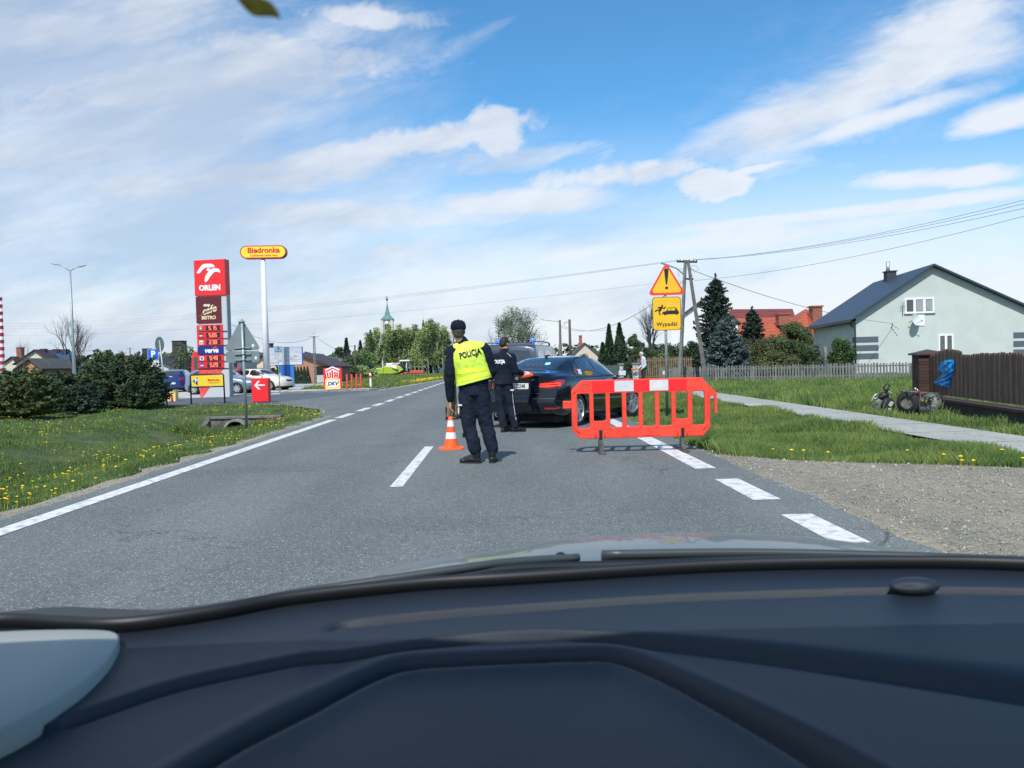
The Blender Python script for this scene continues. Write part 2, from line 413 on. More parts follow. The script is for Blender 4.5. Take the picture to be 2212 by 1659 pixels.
def sheet(name, poly, z, m, kind='structure', sub=None):
    mb = MB(); n = len(poly); mb.add([(p[0], p[1], z) for p in poly], [tuple(range(n))])
    me = mb.mesh(name); bm = bmesh.new(); bm.from_mesh(me); bmesh.ops.triangulate(bm, faces=bm.faces)
    for f in bm.faces:
        if f.normal.z < 0: f.normal_flip()
    bm.to_mesh(me); bm.free(); me.materials.append(m); o = link(name, me); o['kind'] = kind; return o
ys = [-20, 0, 5, 10, 15, 20, 25, 30, 40, 50, 60, 75, 90, 120, 160, 220, 320]
def bend(y): return 0 if y < 95 else (y - 95) ** 2 * .0016
def wob(i, a=.05): return a * math.sin(i * 12.9898)
yy = list(np.arange(-20, 26, .35)) + list(np.arange(26, 90, 2)) + list(range(90, 330, 10))
L = [(road_l(y) + .05 * math.sin(y * 3.1) * math.sin(y * 1.7) + bend(y), y) for y in yy]
Rr = [(road_r(y) + .05 * math.sin(y * 2.3 + 1) * math.sin(y * 4.1) + bend(y), y) for y in yy]
sheet('road', L + Rr[::-1], .004, M_asph)
jn = [(road_l(20.0), 19.6), (-4.9, 20.5), (-5.84, 25.0), (-7.42, 28.0), (-10.2, 30.8), (-14.3, 32.0), (-20, 32.4), (-60, 33), (-60, 38), (-24, 38.2), (-17, 39.2), (-13.5, 41.0), (-9.8, 44.0), (-8.0, 44.6), (-7.25, 47),
      (-7.1, 50), (-6.35, 62), (-6.1, 70), (road_l(90) - .1, 90), (road_l(90) + .6, 90), (road_l(50) + .6, 50), (road_l(20) + .6, 19.6)]
sheet('side_road', [(x, y) for x, y in jn], -.004, M_asph2)
sheet('junction_apron', [(-5.2, 21.5), (-6.1, 25.2), (-7.8, 28.2), (-9.3, 31.5), (-7.9, 41.5), (-7.3, 47), (-7.1, 50), (-6.35, 62), (-6.1, 70), (road_l(90) - .1, 90), (road_l(90) + .5, 90), (road_l(22) + .5, 21.5)], 0.0, M_asph)
sheet('forecourt', [(-60, 38), (-24, 38.2), (-17, 39.2), (-13.6, 41.0), (-12.2, 42.2), (-13.3, 47), (-15, 75), (-60, 75)], -.006, M_conc)
sheet('island_paving', [(-12.2, 42.2), (-9.8, 44.0), (-8.0, 44.7), (-7.4, 47.4), (-9, 48.6), (-13.3, 48.8)], .03, M_conc)
gl = [(road_r(y) - .15, y) for y in yy if y < 70]; gr = [(min(12, grav_x(y)) + (.08 * math.sin(y * 5) if y > 6.4 else 0), y) for y in yy if y < 70]
sheet('gravel_verge', gl + gr[::-1], -.002, M_grav)
gl2 = [(road_l(y) + .1, y) for y in yy if 2 < y < 22]; gr2 = [(road_l(y) - .16 - .12 * math.sin(y * 2.2) ** 2 - .08 * math.sin(y * 5.3), y) for y in yy if 2 < y < 22]
sheet('gravel_edge', gl2 + gr2[::-1], -.001, M_grav)
sheet('pavement', [(6.25, -10), (7.6, -10), (7.58, 30), (7.4, 60), (7.2, 120), (6.0, 120), (6.1, 60), (6.22, 30)], .02, M_walk)
# kerb of the island
kb = MB(); kp = [(-12.2, 42.1), (-11, 43.1), (-9.8, 43.95), (-8.9, 44.4), (-8.0, 44.6), (-7.5, 45.3), (-7.3, 47)]
for a, b in zip(kp, kp[1:]):
    d = Vector((b[0] - a[0], b[1] - a[1])); kb.box(((a[0] + b[0]) / 2, (a[1] + b[1]) / 2, .04), (d.length, .15, .12), rz=math.atan2(d.y, d.x))
kb.build('kerb', mat('kerb_concrete', (.30, .27, .24), .9, var=.2, scale=6))['kind'] = 'structure'
kb = MB(); pts = [(-4.93, 21.2), (-5.9, 25.2), (-7.5, 28.2)]
# road markings
M_line = mat('road_paint', (.66, .67, .66), .7, col2=(.40, .41, .41), scale=9, lo=.47, hi=.64, detail=9)
def stripe(fx, y0, y1, wd, z=.008):
    n = max(2, int((y1 - y0) / 1.0) + 1); q = np.linspace(y0, y1, n)
    return [(fx(y) - wd / 2, y, z) for y in q], [(fx(y) + wd / 2, y, z) for y in q]
def marking(name, segs, fx, wd):
    V, F = [], []
    for y0, y1 in segs:
        a, b = stripe(fx, y0, y1, wd); k = len(V); n = len(a); V += a + b; F += [(k + i, k + n + i, k + n + i + 1, k + i + 1) for i in range(n - 1)]
    mb = MB(); mb.add(V, F); o = mb.build(name, M_line, raw=True); o['kind'] = 'structure'; return o
marking('edge_line', [(-5, 20.0)], lx, .20)
marking('edge_line', [(20.6 + i * 2.95, 22.5 + i * 2.95) for i in range(26)], lx, .22)
marking('centre_line', [(-3.2, .8), (8.55, 12.75), (20.7, 24.7), (32.7, 36.7), (44.7, 48.7), (56.7, 60.7)], cxr, .14)
marking('edge_line', [(2.0, 3.0), (3.8, 4.7), (5.45, 6.5), (7.2, 8.5), (9.35, 60)], lambda y: rx_(y) - .02, .25)
marking('edge_line', [(44, 90)], lambda y: -7.35 + (y - 44) * .045, .16)

# ------------------------------------------------------------------ grass
M_gr1 = mat('short_grass', (.060, .120, .022), .75, col2=(.155, .225, .05), scale=.9, lo=.3, hi=.7)
M_gr2 = mat('tall_grass', (.062, .130, .028), .7, col2=(.185, .255, .06), scale=.8, lo=.3, hi=.7)
M_dry = mat('dry_grass', (.20, .17, .09), .9, var=.3, scale=2)
def blades(name, n, yr, xf, ok, h, wid, m, seed, lean=.5, zoff=-.01):
    r = np.random.default_rng(seed); Y = np.exp(r.uniform(math.log(yr[0]), math.log(yr[1]), n)); a, b = xf
    X = r.uniform(a, b, n) if not callable(a) else r.uniform(0, 1, n)
    if callable(a): lo = a(Y); hi = b(Y); X = lo + X * (hi - lo)
    keep = np.array([ok(x, y) for x, y in zip(X, Y)]); X, Y = X[keep], Y[keep]; n = len(X)
    Z = np.array([hground(x, y) for x, y in zip(X, Y)]) + zoff
    cl = .75 + .5 * np.sin(X * 1.9 + 1.3 * np.sin(Y * .9)) * np.sin(Y * 1.4 + X * .6)
    hh = h * r.uniform(.45, 1.15, n) * np.clip(cl, .35, 1.3); ww = wid * np.clip(Y / 13, .7, 6) * r.uniform(.6, 1.3, n)
    th = r.uniform(0, 2 * np.pi, n); dxx, dyy = np.cos(th) * ww / 2, np.sin(th) * ww / 2
    la = r.uniform(0, 2 * np.pi, n); ll = hh * lean * r.uniform(.1, 1, n)
    Vv = np.empty((n, 4, 3)); Vv[:, 0] = np.c_[X - dxx, Y - dyy, Z]; Vv[:, 1] = np.c_[X + dxx, Y + dyy, Z]
    Vv[:, 2] = np.c_[X + dxx * .6 + np.cos(la) * ll * .4, Y + dyy * .6 + np.sin(la) * ll * .4, Z + hh * .62]
    Vv[:, 3] = np.c_[X + np.cos(la) * ll, Y + np.sin(la) * ll, Z + hh]
    k = np.arange(n)[:, None] * 4; F = np.concatenate([k + [0, 1, 2], k + [0, 2, 3]])
    o = np_mesh(name, Vv.reshape(-1, 3), F, m); o['kind'] = 'stuff'
    return o
def ok_left(x, y):
    if x > road_l(y) - .2 - .12 * math.sin(y * 2.2) ** 2: return False
    return y < yf(x, WEDGE) - .05 and not (-9.2 < x < -7.0 and 23.75 < y < 24.35)
lo_ = lambda Y: -.72 * Y; hi_ = lambda Y: -4.4 - .015 * Y
tag(blades('lawn_grass', 230000, (5.5, 32), (lo_, hi_), ok_left, .085, .010, M_gr1, 1), 'mown green grass in the ditch and bank left of the road', 'grass')
def ok_verge(x, y): return grav_x(y) + .05 * math.sin(y * 7) < x < 6.22 + .04 * math.sin(y * 5)
tag(blades('verge_grass', 210000, (7.0, 45), (2.3, 6.3), ok_verge, .17, .009, M_gr2, 2), 'ragged green grass between gravel and pavement', 'grass')
tag(blades('verge_grass', 20000, (6.0, 12), (2.5, 10), lambda x, y: grav_x(y) - .35 < x < grav_x(y) + .3 and not 6.2 < x < 7.6, .06, .008, M_gr2, 12), 'short grass tufts creeping onto the gravel', 'grass')
def ok_field(x, y): return x > 7.58 and not (y < 20.4 and abs((x - 10.25) * .982 - (y - 19.7) * .1876) < .55) and not (8.6 < x - (19.8 - y) * -.0 < 99 and y < 19.5 and x > 10.2 - (19.8 - y) * .19)
tag(blades('field_grass', 300000, (10, 47), (7.5, 30), ok_field, .26, .013, M_gr2, 3), 'tall green grass between pavement and picket fence', 'grass')
def ok_far(x, y): return (x < -7.5 + (y - 46) * .035 and y > 48.8 and (x > -13.2 - (y - 47) * .06)) or (y > 76 and x < road_l(y) - .5)
tag(blades('meadow_grass', 130000, (46, 120), (lambda Y: -.45 * Y, lambda Y: -.05 * Y), ok_far, .20, .012, M_gr2, 4), 'green meadow grass beyond the side road', 'grass')
tag(blades('dry_grass', 9000, (10.5, 40), (3.0, 6.1), lambda x, y: ok_verge(x, y) and math.sin(x * 2.2 + y * .8) * math.sin(y * .9) > .45, .14, .008, M_dry, 6), 'withered straw coloured grass in the right verge', 'grass')
tag(blades('dry_grass', 2500, (22.6, 24.2), (-9.6, -6.8), lambda x, y: True, .22, .012, M_dry, 7), 'dead straw hanging over the culvert headwall', 'grass')
tag(blades('ditch_grass', 5000, (22.4, 23.7), (-9.6, -7.2), lambda x, y: True, .26, .012, M_gr1, 21), 'rank grass growing up before the culvert', 'grass')
# weeds on the pavement joints
tag(blades('pavement_weeds', 900, (11, 40), (6.3, 7.5), lambda x, y: abs((y % 1.6) - .8) < .05 + .03 * math.sin(x * 9), .07, .006, M_gr1, 9, zoff=.03), 'small weeds in the joints of the pavement', 'weeds')
# joints
jm = MB()
for k in range(60):
    y = 8 + k * 1.6
    if y < 60: jm.bb(6.22, 7.57, y - .008, y + .008, .0195, .0225)
jm.build('pavement_joint', mat('joint_dirt', (.12, .12, .09), .95))['kind'] = 'structure'
# stones
def stones(name, n, ok, xr, yr, s, seed, m, label):
    r = np.random.default_rng(seed); base = np.array([(1, 0, -.2), (-.5, .8, -.2), (-.5, -.8, -.2), (.1, .1, .55), (-.2, .2, .5)]); F0 = np.array([(0, 1, 3), (1, 2, 3), (2, 0, 3), (1, 4, 3), (2, 1, 0)])
    X = r.uniform(*xr, n); Y = r.uniform(*yr, n); k = np.array([ok(x, y) for x, y in zip(X, Y)]); X, Y = X[k], Y[k]; n = len(X)
    S = s * np.exp(r.normal(0, .45, n)); T = r.uniform(0, 6.28, n); c, q = np.cos(T), np.sin(T)
    P = base[None] * S[:, None, None] * r.uniform(.6, 1.3, (n, 5, 3)); Vv = np.empty((n, 5, 3))
    Vv[..., 0] = P[..., 0] * c[:, None] - P[..., 1] * q[:, None] + X[:, None]; Vv[..., 1] = P[..., 0] * q[:, None] + P[..., 1] * c[:, None] + Y[:, None]; Vv[..., 2] = P[..., 2] + .004
    F = (np.arange(n)[:, None, None] * 5 + F0[None]).reshape(-1, 3)
    o = np_mesh(name, Vv.reshape(-1, 3), F, m); return tag(o, label, 'gravel', kind='stuff')
M_st = mat('stones', (.22, .22, .20), .9, col2=(.42, .41, .37), scale=9, lo=.35, hi=.65)
stones('gravel_stones', 26000, lambda x, y: road_r(y) - .05 < x < grav_x(y) + .1, (2.2, 9.5), (4.2, 11.5), .009, 3, M_st, 'loose grey stones on the gravel verge')
stones('gravel_stones', 5000, lambda x, y: grav_x(y) - .45 < x < grav_x(y) + .05 and road_r(y) < x, (1.6, 4), (9.5, 30), .012, 4, M_st, 'loose stones along the right edge of the asphalt')
stones('gravel_stones', 5000, lambda x, y: road_l(y) - .35 < x < road_l(y) + .06, (-6, -4), (5, 22), .010, 5, M_st, 'loose stones along the left edge of the asphalt')
# dandelions
M_dand = mat('dandelion_yellow', (.80, .58, .01), .8, var=.2, scale=30); M_stem = mat('flower_stem', (.10, .20, .03), .7)
def flower(mb, x, y, z, h, r):
    mb.cur = 0; c = [(x + r * math.cos(t), y + r * math.sin(t), z + h + random.uniform(-.2, .2) * r) for t in [i * math.pi / 4 for i in range(8)]]
    mb.add(c + [(x, y, z + h + r * .45), (x, y, z + h - r * .7)], [(i, (i + 1) % 8, 8) for i in range(8)] + [((i + 1) % 8, i, 9) for i in range(8)])
    mb.cur = 1; mb.add([(x - .002, y, z), (x + .002, y, z), (x, y, z + h)], [(0, 1, 2)])
random.seed(4); fl = MB(); cnt = 0
cl = [(gp(a, b, -.1).x, gp(a, b, -.1).y, s, n) for a, b, s, n in [(745 * .6, 1000 * .93, .9, 0)]]
spots = []
for a, b, s, n in [(455, 943, .5, 26), (395, 960, .9, 24), (520, 925, .7, 30), (600, 908, 1.3, 70), (650, 893, 1.4, 80), (560, 885, 1.5, 50), (470, 880, 1.3, 30), (350, 905, 1.2, 16),
                   (100, 925, 1.3, 34), (30, 935, .7, 16), (200, 915, 1.6, 22), (300, 950, 1.2, 14), (230, 1000, 1.2, 10), (350, 1000, .7, 10), (60, 985, 1.2, 8), (500, 900, 1.5, 30), (430, 872, 1.6, 30), (160, 950, .8, 12), (30, 1040, .7, 5), (620, 880, .8, 30)]:
    c = gp(a, b, -.1)
    for _ in range(int(n * .55)): spots.append((random.gauss(c.x, s * .8), random.gauss(c.y, s * 1.1)))
for _ in range(160): y = math.exp(random.uniform(math.log(8), math.log(31))); spots.append((random.uniform(-.66 * y, -4.8), y))
for x, y in spots:
    if ok_left(x, y) and x < -4.75: flower(fl, x, y, hground(x, y), random.uniform(.06, .12), random.uniform(.013, .021) * (1 + y / 80))
for _ in range(240):
    y = random.gauss(66, 5); x = -7.0 + (y - 46) * .035 - abs(random.gauss(0, .8)) - .3
    flower(fl, x, y, .05, random.uniform(.1, .18), .05)
for _ in range(60): x, y = random.uniform(-13, -9.5), random.uniform(49, 54); flower(fl, x, y, .03, .15, .045)
tag(fl.build('dandelions', [M_dand, M_stem], raw=True), 'many yellow dandelions scattered through the left lawn', 'dandelions', kind='stuff')
for i, (a, b) in enumerate([(1352 * .6064 + 850, 972), (1560 * 1.0 + 150, 973), (1960, 974), (2039, 983), (2075, 987), (2078, 996), (2103, 996), (1788, 978), (2165, 975), (2212 * .999, 991), (1736, 974)]):
    c = gp(a, b, .1); mb = MB(); flower(mb, 0, 0, 0, .13, .024)
    o = mb.build('dandelion', [M_dand, M_stem], raw=True); o.location = (c.x, c.y, max(-.02, hground(c.x, c.y)))
    tag(o, 'single yellow dandelion at the edge of the right verge', 'flower', 'dandelions in the right verge')
# far fields and woods on the horizon
def treeline(name, pts, h, m, seed, label):
    r = random.Random(seed); mb = MB()
    for (x0, y0), (x1, y1) in zip(pts, pts[1:]):
        n = int(math.hypot(x1 - x0, y1 - y0) / 3)
        for i in range(n):
            t = i / n; x, y = x0 + (x1 - x0) * t, y0 + (y1 - y0) * t; hh = h * r.uniform(.6, 1.1)
            for _ in range(26):
                c = Vector((x + r.gauss(0, 2), y + r.gauss(0, 2), hh * r.random() ** .7)); s = r.uniform(.5, 1.2); a = Vector((r.gauss(0, 1), r.gauss(0, 1), r.gauss(0, 1))).normalized(); b = a.orthogonal().normalized()
                mb.add([c - a * s - b * s, c + a * s - b * s, c + a * s + b * s, c - a * s + b * s], [(0, 1, 2, 3)])
    return tag(mb.build(name, m, raw=True), label, 'woods', kind='stuff')
M_far = mat('far_foliage', (.035, .06, .03), .9, col2=(.07, .10, .045), scale=.15)
treeline('distant_wood', [(-330, 260), (-200, 300), (-110, 330), (-40, 380), (60, 380), (160, 330), (300, 300)], 9, M_far, 3, 'low dark wood far off on the horizon')
# ================================================================== THE CAR THE PHOTOGRAPH IS TAKEN FROM
car = thing('camera_car', 'dark dashboard, wipers and silver bonnet of the car in the foreground', 'car', (0, 0, 0))
ZW = .95
base_px = [(-420, 1388), (-200, 1376), (0, 1358), (130, 1364), (265, 1367), (450, 1341), (625, 1308), (900, 1277), (1106, 1264), (1454, 1241), (1700, 1231), (2000, 1228), (2212, 1233), (2600, 1250)]
WB = [gp(a, b, ZW) for a, b in base_px]
def catmull(P, n=8):
    out = []; Q = [P[0]] + list(P) + [P[-1]]
    for i in range(1, len(Q) - 2):
        a, b, c, d = Q[i - 1], Q[i], Q[i + 1], Q[i + 2]
        for k in range(n):
            t = k / n; out.append(.5 * ((2 * b) + (c - a) * t + (2 * a - 5 * b + 4 * c - d) * t * t + (3 * b - a - 3 * c + d) * t ** 3))
    return out + [P[-1]]
WBs = catmull([Vector(p) for p in WB])
def wby(x):
    for a, b in zip(WBs, WBs[1:]):
        if a.x <= x <= b.x: return a.y + (b.y - a.y) * (x - a.x) / max(1e-6, b.x - a.x)
    return WBs[0].y if x < WBs[0].x else WBs[-1].y
def polyd(p, poly):
    best = (9, 0)
    for a, b in zip(poly, poly[1:]):
        ab = b - a; t = max(0, min(1, (p - a).dot(ab) / ab.length_squared)); q = a + ab * t; d = (p - q)
        s = ab.x * d.y - ab.y * d.x
        if d.length < best[0]: best = (d.length, s)
    return best
def line_at(px, n=4): return [Vector((v.x, v.y)) for v in catmull([Vector(gp(a, b, ZW)) for a, b in px], n)]
slot = line_at([(702, 1356), (750, 1340), (920, 1322), (1100, 1308), (1456, 1284), (1926, 1268), (2212, 1270), (2500, 1276)])
ridge = line_at([(250, 1710), (350, 1657), (500, 1572), (700, 1470), (800, 1425), (890, 1402), (1100, 1390), (1250, 1384), (1331, 1386), (1400, 1405), (1500, 1446), (1656, 1512), (1790, 1575), (1946, 1659), (2040, 1720)])
ridge2 = line_at([(150, 1540), (375, 1467), (560, 1428), (700, 1402), (900, 1374), (1106, 1353), (1300, 1354), (1606, 1374), (1900, 1404), (2212, 1440), (2500, 1480)])
def dash_z(x, y):
    p = Vector((x, y)); z = ZW - .002
    b = wby(x); z += -.03 * max(0, (b - y) - .12) ** 1.0 * .6
    d, s = polyd(p, slot); z -= (.020 * math.exp(-(d / .007) ** 2) + .005 / (1 + math.exp((d if s > 0 else -d) / .005))) * max(0, min(1, (p.x - slot[0].x + .01) / .05))
    d, s = polyd(p, ridge2); dd = d if s > 0 else -d
    w2 = .007 + .03 * max(0, min(1, (x - .05) / .6)); z += -.008 / (1 + math.exp(dd / .007)) - .016 * math.exp(-((dd + w2 * .5) / w2) ** 2) + .003 * math.exp(-(dd / .02) ** 2)
    d, s = polyd(p, ridge); dd = d if s > 0 else -d
    wg = .014 + .05 * max(0, min(1, (x - .18) / .35)); z += -.028 * math.exp(-((dd + wg * .25) / (wg * .62)) ** 2) - .006 / (1 + math.exp(dd / .0065)) - .06 * min(.25, max(0, -dd)) + .007 * math.exp(-((dd + wg * .9) / .02) ** 2) + .004 * math.exp(-((dd - .022) / .012) ** 2)
    return z
nxx, nyy = 360, 200; Vd = []
for i in range(nxx):
    x = -1.0 + 2.15 * i / (nxx - 1); b = wby(x) + .005
    for j in range(nyy):
        y = .30 + (b - .30) * (j / (nyy - 1)) ** .8; Vd.append((x, y, dash_z(x, y)))
Fd = np.array([(i * nyy + j, (i + 1) * nyy + j, (i + 1) * nyy + j + 1, i * nyy + j + 1) for i in range(nxx - 1) for j in range(nyy - 1)])
M_dash = mat('dashboard_plastic', (.010, .016, .026), .46, bump=.3, bscale=700, spec=.6)
M_blk = mat('black_rubber', (.008, .010, .012), .5); M_blkm = mat('black_plastic', (.012, .016, .02), .45)
np_mesh('dashboard', np.array(Vd), Fd, M_dash, car, smooth=True)
# black ceramic edge at the foot of the windscreen
mb = MB(); mb.tube([p + Vector((0, .012, .006)) for p in WBs], [(.010, .018)] * len(WBs), 8); mb.build('windscreen_seal', M_blk, car, smooth=True)
# cowl panel
cow = MB(); a_ = [p + Vector((0, .02, .004)) for p in WBs if p.x > -1.1]; b_ = [p + Vector((0, .13 + .03 * max(0, 1 - abs(p.x)), -.012)) for p in WBs if p.x > -1.1]
n = len(a_); cow.add(a_ + b_ + [p - Vector((0, 0, .15)) for p in b_], [(i, i + 1, n + i + 1, n + i) for i in range(n - 1)] + [(n + i, n + i + 1, 2 * n + i + 1, 2 * n + i) for i in range(n - 1)])
cow.build('cowl_panel', M_blkm, car, smooth=True)
# bonnet: a crowned sheet beyond the cowl
M_hood = mat('silver_paint', (.15, .175, .17), .42, .3, coat=.35)
hv, hf = [], []; NX, NY = 60, 30
for i in range(NX):
    u = -1 + 2 * i / (NX - 1)
    for j in range(NY):
        t = j / (NY - 1); x = .13 + u * .88; y = wby(max(-.72, min(x, .95))) * .0 + 1.40 - .26 * max(0, -(x - .35)) ** 1.2 + t * 1.05
        z = .884 + .026 * math.sin(min(1, t * 1.5) * math.pi / 2) - .26 * t ** 2.6 - .08 * abs(u) ** 3.2 + .012 * math.exp(-((u - .05) / .10) ** 2) * 0 + .016 * (1 / (1 + math.exp(-(x - .02) / .02))) - .10 * max(0, -x - .15) ** 1.3
        hv.append((x, y, z))
for i in range(NX - 1):
    for j in range(NY - 1): hf.append((i * NY + j, (i + 1) * NY + j, (i + 1) * NY + j + 1, i * NY + j + 1))
np_mesh('bonnet', np.array(hv), np.array(hf), M_hood, car, smooth=True)
# washer nozzle
mb = MB(); c = at(1211, 1200, 1.52); mb.ball((c.x, 1.52, c.z - .004), (.012, .012, .011)); mb.build('washer_nozzle', M_blkm, car, smooth=True)
# wiper: arm and blade lying along the foot of the glass
wp = [at(628, 1300, 1.235), at(660, 1290, 1.24), at(800, 1268, 1.27), at(950, 1250, 1.30), at(1106, 1229, 1.34), at(1300, 1222, 1.38), at(1600, 1216, 1.41)]
mb = MB(); mb.tube(catmull(wp, 5), [(.010, .009)] * (len(wp) * 5 - 4), 6); mb.build('wiper_blade', M_blkm, car, smooth=True)
wp = [at(640, 1290, 1.235), at(700, 1273, 1.25), at(1000, 1228, 1.31), at(1106, 1214, 1.35), at(1250, 1205, 1.40)]
mb = MB(); mb.tube(catmull(wp, 5), [(.007, .008)] * (len(wp) * 5 - 4), 6); mb.ball(at(650, 1293, 1.23), (.012, .012, .010)); mb.build('wiper_arm', mat('wiper_grey', (.05, .06, .065), .4), car, smooth=True)
wp = [at(1300, 1200, 1.46), at(1600, 1196, 1.47), at(1900, 1202, 1.45), at(2300, 1216, 1.40)]
mb = MB(); mb.tube(catmull(wp, 5), [(.009, .013)] * (len(wp) * 5 - 4), 6); mb.build('wiper_arm', mat('wiper_grey', (.05, .06, .065), .4), car, smooth=True)
# sun sensor on the dash
c = gp(1975, 1272, ZW); mb = MB(); mb.ball((c.x, c.y, ZW + .004), (.037, .02, .013), 20, 10); mb.build('sun_sensor', M_dash, car, smooth=True)
# pale corner trim at the left foot of the windscreen
pl = [(-520, 1392), (-200, 1384), (0, 1366), (150, 1362), (245, 1364), (262, 1376), (236, 1424), (180, 1476), (100, 1530), (0, 1582), (-300, 1700), (-700, 1800)]
pl = smooth_poly(pl, 3, .22); P3 = [gp(a, b, ZW + .012) for a, b in pl]; mb = MB(); n = len(P3); cc = sum((Vector(p) for p in P3), Vector()) / n
mid = [Vector(p).lerp(cc, .03) + Vector((0, 0, .003)) for p in P3]; mid2 = [Vector(p).lerp(cc, .5) + Vector((0, 0, .008)) for p in P3]
mb.add([Vector(p) - Vector((0, 0, .03)) for p in P3] + [Vector(p) for p in P3] + mid + mid2 + [cc + Vector((0, 0, .010))],
       [(i, (i + 1) % n, n + (i + 1) % n, n + i) for i in range(n)] + [(n + i, n + (i + 1) % n, 2 * n + (i + 1) % n, 2 * n + i) for i in range(n)] + [(2 * n + i, 2 * n + (i + 1) % n, 3 * n + (i + 1) % n, 3 * n + i) for i in range(n)] + [(3 * n + i, 3 * n + (i + 1) % n, 4 * n) for i in range(n)])
mb.build('pillar_trim', mat('pale_trim', (.33, .36, .33), .5), car, smooth=True)
# leaf held at the top edge of the view
lf = MB(); c = at(500, -28, .42); ax_ = (at(612, 47, .42) - c); L0 = ax_.length; ax_.normalize(); sd = ax_.cross(Vector((0, 1, 0))).normalized()
N = 14; vs = []
for i in range(N + 1):
    t = i / N; wd = .0052 * math.sin(math.pi * min(1, t * .97 + .03)) ** .7; p = c + ax_ * L0 * t + Vector((0, .006 * math.sin(t * 5), 0))
    vs += [p - sd * wd, p + Vector((0, .003, 0)), p + sd * wd]
fs = []
for i in range(N): fs += [(3 * i, 3 * i + 3, 3 * i + 4, 3 * i + 1), (3 * i + 1, 3 * i + 4, 3 * i + 5, 3 * i + 2)]
lf.add(vs, fs); top = len(vs)
o = lf.build('leaf', mat('olive_leaf', (.42, .38, .07), .6, var=.15, scale=60), None, smooth=True); tag(o, 'blurred olive leaf caught at the top of the windscreen', 'leaf')

# unseen roof and pillars outside the frame; roof added to shade the dashboard
M_head = mat('headliner', (.30, .31, .31), .95); rv, rf_ = [], []
for i in range(9):
    x = -.92 + 2.15 * i / 8; cz = -.05 * (2 * i / 8 - 1) ** 4
    for j, y in enumerate((.50, .46, .2, -.6, -1.4)): rv.append((x, y - .05 * (2 * i / 8 - 1) ** 2, 1.565 + (.0 if j == 0 else .05) + cz * (j > 0)))
rf_ = [(i * 5 + j, i * 5 + j + 1, (i + 1) * 5 + j + 1, (i + 1) * 5 + j) for i in range(8) for j in range(4)]
mb = MB(); mb.add(rv, rf_); rfo = mb.build('roof', M_head, car, smooth=True); md = rfo.modifiers.new('thick', 'SOLIDIFY'); md.thickness = .03; md.offset = 1
for s_ in (-1, 1):
    mb = MB(); mb.tube([(.155 + s_ * 1.05, .44, 1.58), (.155 + s_ * 1.15, .85, 1.25), (.155 + s_ * 1.22, 1.15, .95)], [(.05, .06)] * 3, 8); mb.build('front_pillar', M_blkm, car, smooth=True)
# ================================================================== VEHICLES
M_glass = mat('tinted_glass', (.012, .022, .032), .03, spec=1.0, coat=1.0); M_tyre = mat('tyre_rubber', (.018, .019, .021), .85); M_under = mat('underbody', (.010, .011, .012), .9)
M_alloy = mat('alloy', (.62, .63, .65), .28, .8); M_alloyd = mat('alloy_dark', (.05, .055, .06), .5, .4); M_tl = mat('tail_lamp_red', (.42, .008, .012), .12, coat=1.0); M_tl2 = mat('tail_lamp_lit', (.9, .05, .03), .3, emit=((1, .06, .03), 1.1))
M_chrome = mat('chrome', (.6, .6, .62), .15, 1.0); M_plate = mat('number_plate', (.72, .73, .74), .5); M_ink = mat('black_ink', (.008, .008, .01), .6); M_lampw = mat('lamp_white', (.6, .65, .7), .1, coat=1.0)
def curve(pts):
    xs = np.array([p[0] for p in pts], float); ys = np.array([p[1] for p in pts], float); h = np.diff(xs); dl = np.diff(ys) / h; m = np.zeros(len(xs))
    m[0], m[-1] = dl[0], dl[-1]
    for i in range(1, len(xs) - 1):
        if dl[i - 1] * dl[i] > 0: w1, w2 = 2 * h[i] + h[i - 1], h[i] + 2 * h[i - 1]; m[i] = (w1 + w2) / (w1 / dl[i - 1] + w2 / dl[i])
    def f(x):
        x = min(max(x, xs[0]), xs[-1]); i = min(int(np.searchsorted(xs, x, 'right')) - 1, len(h) - 1); i = max(i, 0); t = (x - xs[i]) / h[i]
        return (2 * t ** 3 - 3 * t ** 2 + 1) * ys[i] + (t ** 3 - 2 * t ** 2 + t) * h[i] * m[i] + (-2 * t ** 3 + 3 * t ** 2) * ys[i + 1] + (t ** 3 - t ** 2) * h[i] * m[i + 1]
    return f
